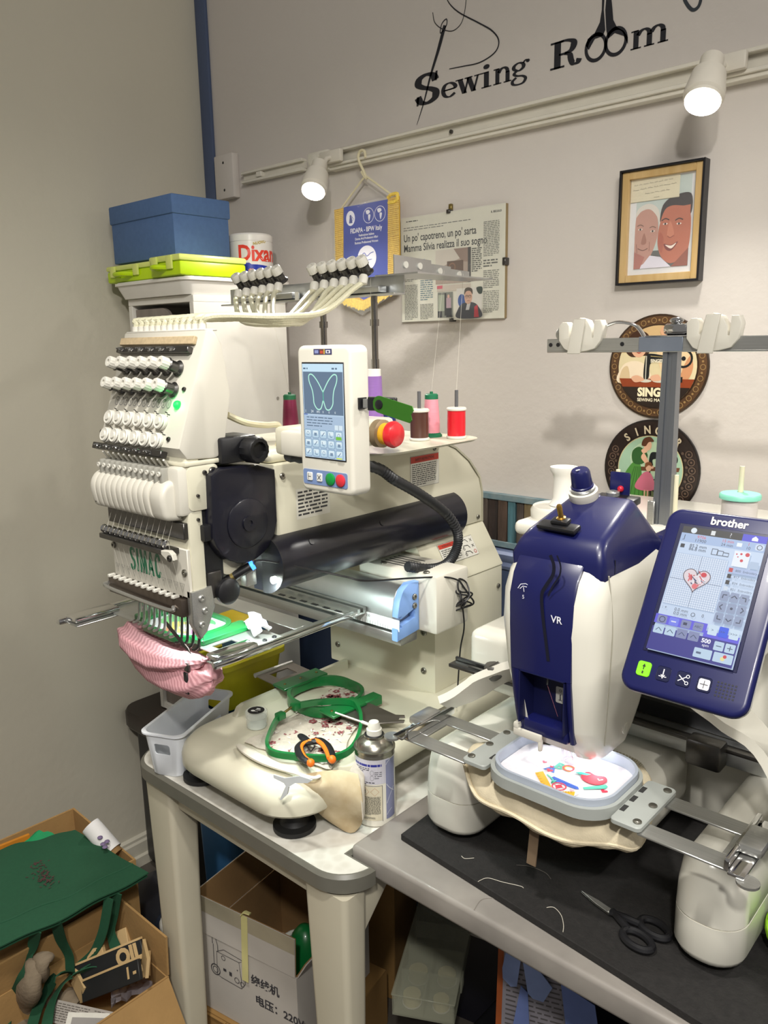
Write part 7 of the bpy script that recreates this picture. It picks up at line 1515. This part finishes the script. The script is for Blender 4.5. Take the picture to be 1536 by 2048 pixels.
# clear organiser with spools, resting on the case
oa = radians(118); Fo = Fr((-.800, 1.065, .1855), (cos(oa), sin(oa), 0), (-sin(oa), cos(oa), 0)); t = thing('organiser_box', 'long clear plastic compartment box holding cream spools under the marble table', 'storage case', tuple(Fo.pt(.17, .06)))
M_frost = mat('frosted_clear_plastic', 'c9cbb4', .25, alpha=.30, var=0)
part('shell', B().fbox(Fo, 0, .36, 0, .125, 0, .003).fbox(Fo, 0, .36, 0, .003, .003, .045).fbox(Fo, 0, .36, .122, .125, .003, .045).fbox(Fo, 0, .003, .003, .122, .003, .045).fbox(Fo, .357, .36, .003, .122, .003, .045), M_frost, t); part('lid', B().fbox(Fo, -.002, .362, -.002, .127, .0455, .049, .001, 1), M_frost, t)
for k in range(1, 5): part('divider', B().fbox(Fo, .072 * k, .072 * k + .002, .003, .122, .003, .044), M_frost, t)
part('divider', B().fbox(Fo, .003, .357, .0615, .0635, .003, .044), M_frost, t)
part('latch', B().fbox(Fo, .06, .09, -.006, -.002, .02, .049, .001, 1), M_frost, t)
M_crs = mat('cream_bobbin_thread', 'cfc49a', .6, var=.08, scale=120)
for x_, y_, sz, w_ in ((.036, .092, 1, 'large one in the front left compartment'), (.10, .092, 1.1, 'in the second compartment on the left side'), (.036, .032, .9, 'small one in the front right compartment'), (.105, .032, 1.05, 'in the second compartment on the right side')):
    tt = thing('bobbin', 'cream bobbin in the clear organiser, ' + w_, 'bobbin', tuple(Fo.pt(x_, y_, .0032)), 'bobbins in the clear organiser'); part('thread', B().lathe([(.018 * sz, 0), (.018 * sz, .018)], Fo.pt(x_, y_, .0055), n=22), M_crs, tt); part('flange', B().lathe([(.020 * sz, 0), (.020 * sz, .002)], Fo.pt(x_, y_, .0034), n=22), M_knob, tt)
# pattern card with orange edge and pale blue ribbons
Fp_ = Fr(P(992, 2020, 'Y', .98), (.93, .35, 0), (-.02, .1, 1)); t = thing('pattern_board', 'orange edged printed card leaning below the marble table behind pale blue cloth strips', 'card', tuple(P(1010, 2040, 'Y', .98)))
zb_ = Fp_.o.z; part('board', B().fbox(Fp_, 0, .15, -.22, .145, -.004, 0), mat('orange_card_edge', 'a04f1e', .7, var=.1), t)
pc = Pic(Fp_, z0=.0004, rough=.8); pc.rect('8c8890', .010, .145, -.21, .138); pc.greek('5a5658', .016, .14, -.1, .090, 22, .35, seed=71); pc.done('print', t)
t = thing('cloth_strips', 'pale blue cloth strips hanging down over the printed card', 'cloth', tuple(P(1060, 1930, 'Y', .93))); M_pale = mat('pale_blue_cloth', '8c9fd0', .85, var=.08, scale=30)
Fq = Fr(Fp_.pt(0, 0, .008), Fp_.r, Fp_.u)
def strp(pts, m): part('strip', B().prism([PF(u, v, Fq) for u, v in pts], Fq, 0, .002), m, t)
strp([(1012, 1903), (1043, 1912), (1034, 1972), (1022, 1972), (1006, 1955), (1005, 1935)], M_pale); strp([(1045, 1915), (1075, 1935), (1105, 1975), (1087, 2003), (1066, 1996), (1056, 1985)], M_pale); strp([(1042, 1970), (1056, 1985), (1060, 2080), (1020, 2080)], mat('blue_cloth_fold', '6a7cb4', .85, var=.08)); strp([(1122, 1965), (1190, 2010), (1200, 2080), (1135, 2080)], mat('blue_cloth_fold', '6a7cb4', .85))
t = thing('glossy_folder', 'black glossy folder with a white edge beyond the organiser box', 'folder', tuple(P(960, 1890, 'Y', 1.30))); Fg = Fr(P(935, 1868, 'Y', 1.28), (.95, .2, 0), (0, .2, 1)); part('cover', B().fbox(Fg, -.03, .10, -.3, .0, -.004, 0), M_tint, t); part('edge', B().fbox(Fg, -.002, .07, .0, .008, -.006, 0), M_knob, t)

# ------------------------------------------------------------------ boxes and bag on the floor at the left
Fb1 = Fr((-1.755, .42, 0), (1, 0, 0), (0, 1, 0)); 
bx1 = cbox('cardboard_carton', 'large brown carton against the left wall behind the green bag', Fr((-1.735, .30, 0), (cos(radians(-2)), sin(radians(-2)), 0), (sin(radians(2)), cos(radians(2)), 0)), .29, .478, .425, M_card, M_card)
bx2 = cbox('cardboard_carton', 'open brown carton full of wooden odds and ends in front of the green bag', Fr((-1.425, .22, 0), (1, 0, 0), (0, 1, 0)), .205, .482, .300, M_card, M_card, (('back', .085, 88), ('right', .115, -58), ('left', .075, 100)))
# tote bag
M_tote = mat('dark_green_canvas', '16492f', .85, var=.06, scale=140, bump=.15, bscale=900)
t = thing('tote_bag', 'dark green canvas tote bag lying flat over the cartons with its handles hanging down', 'bag', (-1.55, .6, .43))
cn = {'T': P(150, 1662, 'Z', .441), 'R': P(298, 1752, 'Z', .438), 'L': P(-70, 1929, 'Z', .434), 'U': P(-70, 1737, 'Z', .441)}
def tote(u_, v_, dz=0):                                             # u along the hem, v from bottom seam to open hem
    p = cn['U'] * (1 - u_) * (1 - v_) + cn['T'] * u_ * (1 - v_) + cn['R'] * u_ * v_ + cn['L'] * (1 - u_) * v_
    return p + V((0, 0, dz + .006 * sin(u_ * 5 + v_ * 2) + .005 * sin(v_ * 6 + 1) * (1 - v_) + .0025 * sin(u_ * 17 + v_ * 9) - .005 * max(0, v_ - .8) * 5 * (.5 + .5 * sin(u_ * 7))))
part('front_panel', B().sheet([[tote(i / 27, j / 20, .004) for j in range(21)] for i in range(28)], .003), M_tote, t, smooth=80)
part('back_panel', B().sheet([[tote(i / 27, j / 20 * .985, -.005) for j in range(21)] for i in range(28)], .003), M_tote, t, smooth=80)
part('hem', B().tube([tote(i / 40, .80, .0065) for i in range(41)], .0022, 6), M_tote, t)
def pt_(u, v, z): return P(u, v, 'Z', z)
XI = -1.404                                                         # just inside the front carton's left side
def px_(q_): return P(q_[0], q_[1], q_[2], q_[3]) if len(q_) == 4 else pt_(*q_)
straps = [[(112, 1843, .428), (122, 1880, .36), (138, 1912, .315), (142, 1945, .28), (160, 1932, .285), (188, 1902, .315), (206, 1862, .36), (218, 1796, .430)], [(72, 1862, .428), (63, 1900, 'X', XI), (45, 1955, 'X', XI + .015), (22, 2010, .25), (8, 2060, .23)], [(234, 1786, .430), (227, 1830, .37), (222, 1865, .335), (232, 1898, .315)], [(136, 1945, .285), (112, 1952, 'X', XI + .02), (92, 1985, .265), (74, 2020, .25), (60, 2070, .24)], [(145, 1950, .283), (172, 1940, .29), (196, 1932, .292), (205, 1922, .293), (190, 1920, .296), (160, 1940, .290)], [(143, 1952, .28), (122, 1972, .272), (102, 2010, .26), (92, 2060, .25)]]
for s_ in straps:
    p = cat([px_(q_) for q_ in s_], 6); part('handle', B().ribbon(p, .021, .0022, [V((.75, .35, .35 + .4 * sin(i * .25))) for i in range(len(p))]), M_tote, t, smooth=80)
pc = Pic(Fr((0, 0, 0))); r = random.Random(9); b = B(); b.flat = True
def onbag(u, v): return PF(u, v, Fbg)
Fbg = Fr(tote(.75, .35, .0125), cn['T'] - cn['U'], cn['T'] - cn['R'])
for k in range(150):
    cx_, cy_ = r.choice(((70, 1728, ), (88, 1752), (92, 1760), (40, 1728))); u, v = cx_ + r.gauss(0, 11), cy_ + r.gauss(0, 7)
    u_ = .75; p = pt_(u, v, .43); best = p
    # find the spot on the sagging panel
    d = ROT @ V(((u - CX) / FPX, (v - CY) / FPX, 1)); 
    a_, c_ = PF(u, v, Fbg); q_ = Fbg.pt(a_, c_); dirv = V((cos(k), sin(k), 0)) * .004; e_ = V((-sin(k), cos(k), 0)) * .0012
    b.faces([q_ + dirv, q_ + e_, q_ - dirv, q_ - e_], [(0, 1, 2, 3)])
part('stitched_motif', b, mat('dark_red_stitching', '4a2a2c', .9), t, kind='stuff')
part('snap_button', B().lathe([(.0045, 0), (.0045, .002), (0, .0026)], Fbg.pt(*PF(35, 1726, Fbg)), (0, 0, 1), 14), mat('brass_snap', 'c8c078', .3, .7), t)
# carton contents
t = thing('paper_roll', 'roll of white paper printed with purple flowers leaning in the left carton', 'paper roll', (-1.58, .75, .38)); ra, rb = pt_(196, 1668, .455), pt_(226, 1702, .425)
part('sheet', B().cyl(ra + (ra - rb) * .5, rb, .021, .021, 24), mat('printed_white_paper', 'dcdad8', .7), t); part('core', B().cyl(rb + (rb - ra) * .001, rb + (rb - ra) * .22, .0165, .0165, 20), M_cardin, t)
b = B()
for u, v in ((200, 1675), (206, 1688), (214, 1683), (210, 1694)): b.ball(P(u, v, 'Z', .462), .006, 1, 1, .5, 8)
part('flower_print', b, mat('purple_flower_print', '7a6a8c', .8), t)
t = thing('green_cloth', 'bright green crumpled cloth peeking out of the left carton', 'cloth', tuple(pt_(60, 1690, .42))); g = []
for i in range(9):
    g.append([V(pt_(28 + 66 * i / 8, 1694 - 6 * i / 8, .44)) + V((0, .008 * j, .010 * j * (1.0 - abs(i - 2.5) / 6.5) * (.6 + .1 * sin(i * 2 + j)) - .01)) for j in range(6)])
part('fold', B().sheet(g, .003), mat('bright_green_cloth', '0f8a52', .8, var=.08), t, smooth=80)
t = thing('orange_envelope', 'orange padded envelope in the left carton at the picture edge', 'envelope', tuple(pt_(5, 1700, .42))); Fe = Fr(pt_(-30, 1722, .425), pt_(24, 1700, .425) - pt_(-30, 1722, .425), (0, .6, .8)); part('pouch', B().fbox(Fe, 0, .095, -.08, .022, -.004, .004, .002), mat('orange_paper', 'c07a1a', .7, var=.06), t); part('flap', B().fbox(Fe, .001, .094, .0, .021, .0042, .005), mat('orange_paper', 'c07a1a', .7), t)
M_drift = mat('driftwood', '8f806a', .9, scale=24, c2='6e6150', stretch=(1, .3, 1), bump=.5, bscale=90)
def wood(lab, pts, rads, m=M_drift, fl=.7):
    p = cat([px_(q_) for q_ in pts], 5); rr = [rads[0] + (rads[1] - rads[0]) * i / (len(p) - 1) + .004 * sin(i * 1.3) for i in range(len(p))]
    tt = thing('driftwood', lab, 'wood', tuple(p[0]), 'driftwood pieces in the carton'); part('piece', B().tube(p, rr, 12, flat=fl), m, tt, smooth=60)
wood('long weathered driftwood piece upright at the carton edge below the bag', [(76, 1918, 'X', -1.385), (62, 1970, 'X', -1.375), (45, 2020, .22), (34, 2070, .2)], (.018, .03)); wood('short round driftwood stump behind the green handles', [(88, 1912, 'X', -1.375), (82, 1935, 'X', -1.37), (76, 1962, .235)], (.016, .02)); wood('dark driftwood stick beside the striped wooden sign', [(120, 1952, .25), (110, 1980, .235), (100, 2015, .22)], (.014, .018)); wood('flat grey driftwood offcut between handles and sign', [(128, 1990, .235), (158, 2008, .225)], (.018, .014))
M_bw = mat('black_painted_board', '1e2021', .55, var=.1); M_pine = mat('bare_pine', 'c4a676', .7, scale=30, var=.06)
t = thing('wooden_crate', 'small wooden crate with black slats and cream OIL lettering in the carton', 'crate', tuple(pt_(220, 1950, .17)))
a_, c_ = pt_(150, 1953, .268), P(287, 1897, 'Y', .682); Fz = Fr(a_, c_ - a_, (0, .45, .9)); Lz = (c_ - a_).length
part('slat', B().fbox(Fz, .0, Lz, -.018, .018, -.004, .004, .001, 1), M_bw, t); b = B(); b.flat = True; b.text('OIL', Fz, Lz * .63, -.0135, .040, .0046, bold=.0022, xs=1.0); part('lettering', b, M_pine, t, 'cream OIL lettering')
a2, c2_ = pt_(166, 1985, .260), P(295, 1932, 'Y', .655); Fz2 = Fr(a2, c2_ - a2, (0, .45, .9)); part('slat', B().fbox(Fz2, .0, Lz * .97, -.018, .018, -.004, .004, .001, 1), M_bw, t); b = B(); b.flat = True; b.text('1 -', Fz2, Lz * .76, -.008, .026, .0046, bold=.0015); part('lettering', b, M_pine, t)
part('slat_edge', B().fbox(Fz, .0, Lz, .018, .022, -.004, .004), M_pine, t); part('slat_edge', B().fbox(Fz2, .0, Lz * .97, .018, .022, -.004, .004), M_pine, t)
part('end_board', B().fbox(Fr(a_, a2 - a_, (0, .2, 1)), -.005, (a2 - a_).length + .005, -.02, .016, -.003, .003), M_pine, t); part('end_board', B().fbox(Fr(c_, c2_ - c_, (0, .2, 1)), -.005, (c2_ - c_).length + .005, -.02, .016, -.003, .003), M_pine, t); part('crate_floor', B().fbox(Fr(a_, c_ - a_, a2 - a_), 0, Lz, 0, .045, .018, .022), M_pine, t)
t = thing('pine_offcut', 'bare pine offcut sticking up behind the black slats', 'wood', tuple(pt_(215, 1905, .22))); Fv = Fr(pt_(175, 1925, .285), c_ - a_, (0, .3, .9)); part('piece', B().prism([(0, 0), (.05, .002), (.052, .02), (.03, .022), (.012, .012)], Fv, 0, .010, .001, 1), M_pine, t)
t = thing('pine_offcut', 'pine block standing in the far corner of the open carton', 'wood', tuple(pt_(258, 1890, .2))); Fv = Fr(P(243, 1893, 'Y', .690), c_ - a_, (0, .5, .85)); part('piece', B().fbox(Fv, 0, .030, -.02, .030, 0, .016, .001, 1), M_pine, t); part('peg', B().fbox(Fv, -.008, -.002, -.02, .022, 0, .01), M_pine, t)
t = thing('plastic_bag', 'crumpled clear plastic bag beside the black slats in the carton', 'plastic bag', tuple(pt_(262, 1970, .19))); g = []; r = random.Random(15)
for i in range(9): g.append([pt_(222 + 84 * i / 8, 2018 - 8 * j - 40 * i / 8, .252) + V((0, 0, r.uniform(-.009, .011))) for j in range(8)])
part('film', B().sheet(g), mat('crinkled_clear_film', 'b4b0b8', .12, alpha=.42, var=0), t, smooth=25)
t = thing('leaflet', 'folded grey printed leaflet in the open carton', 'paper', tuple(pt_(165, 2010, .2))); Fl = Fr(pt_(108, 2018, .245), pt_(232, 2046, .245) - pt_(108, 2018, .245), (0, .85, .5)); pc = Pic(Fl, z0=.001); part('sheet', B().fbox(Fl, 0, .16, -.022, .016, -.001, .001), mat('grey_leaflet_paper', 'a39c94', .8), t); pc.greek('5c564f', .004, .075, -.019, .013, 8, .4, seed=81); pc.greek('5c564f', .085, .155, -.019, .013, 8, .4, seed=82); pc.done('print', t)
t = thing('photo_card', 'white bordered grey card standing at the front of the open carton', 'card', tuple(pt_(160, 2040, .2))); Fm = Fr(pt_(128, 2062, .258), (.62, .50, 0), (-.25, .62, .5)); part('card', B().fbox(Fm, 0, .08, -.05, .03, -.001, .001), M_knob, t); part('picture', B().fbox(Fm, .010, .08, -.05, .022, .001, .0014), mat('grey_card_print', '8e8a86', .6, var=.1, scale=6), t)
t = thing('dark_bag', 'black and navy bag with a white panel behind the open carton', 'bag', (-1.48, .872, 0)); r = random.Random(21)
part('body', B().loft(lobed([((-1.62, .872, .10), .03, .05), ((-1.60, .872, .13), .055, .11), ((-1.52, .872, .15), .066, .145), ((-1.44, .872, .14), .066, .135), ((-1.38, .872, .11), .055, .10), ((-1.36, .872, .09), .03, .05)], fold=.008)), mat('black_nylon', '1a1b20', .5, var=.2, scale=20), t, smooth=80)
part('navy_panel', B().ball((-1.42, .832, .19), .055, 1, .6, 1.2, 18), mat('navy_nylon', '1c2536', .5, var=.1), t); part('white_panel', B().ball((-1.40, .828, .238), .04, 1, .7, .6, 16), M_knob, t)
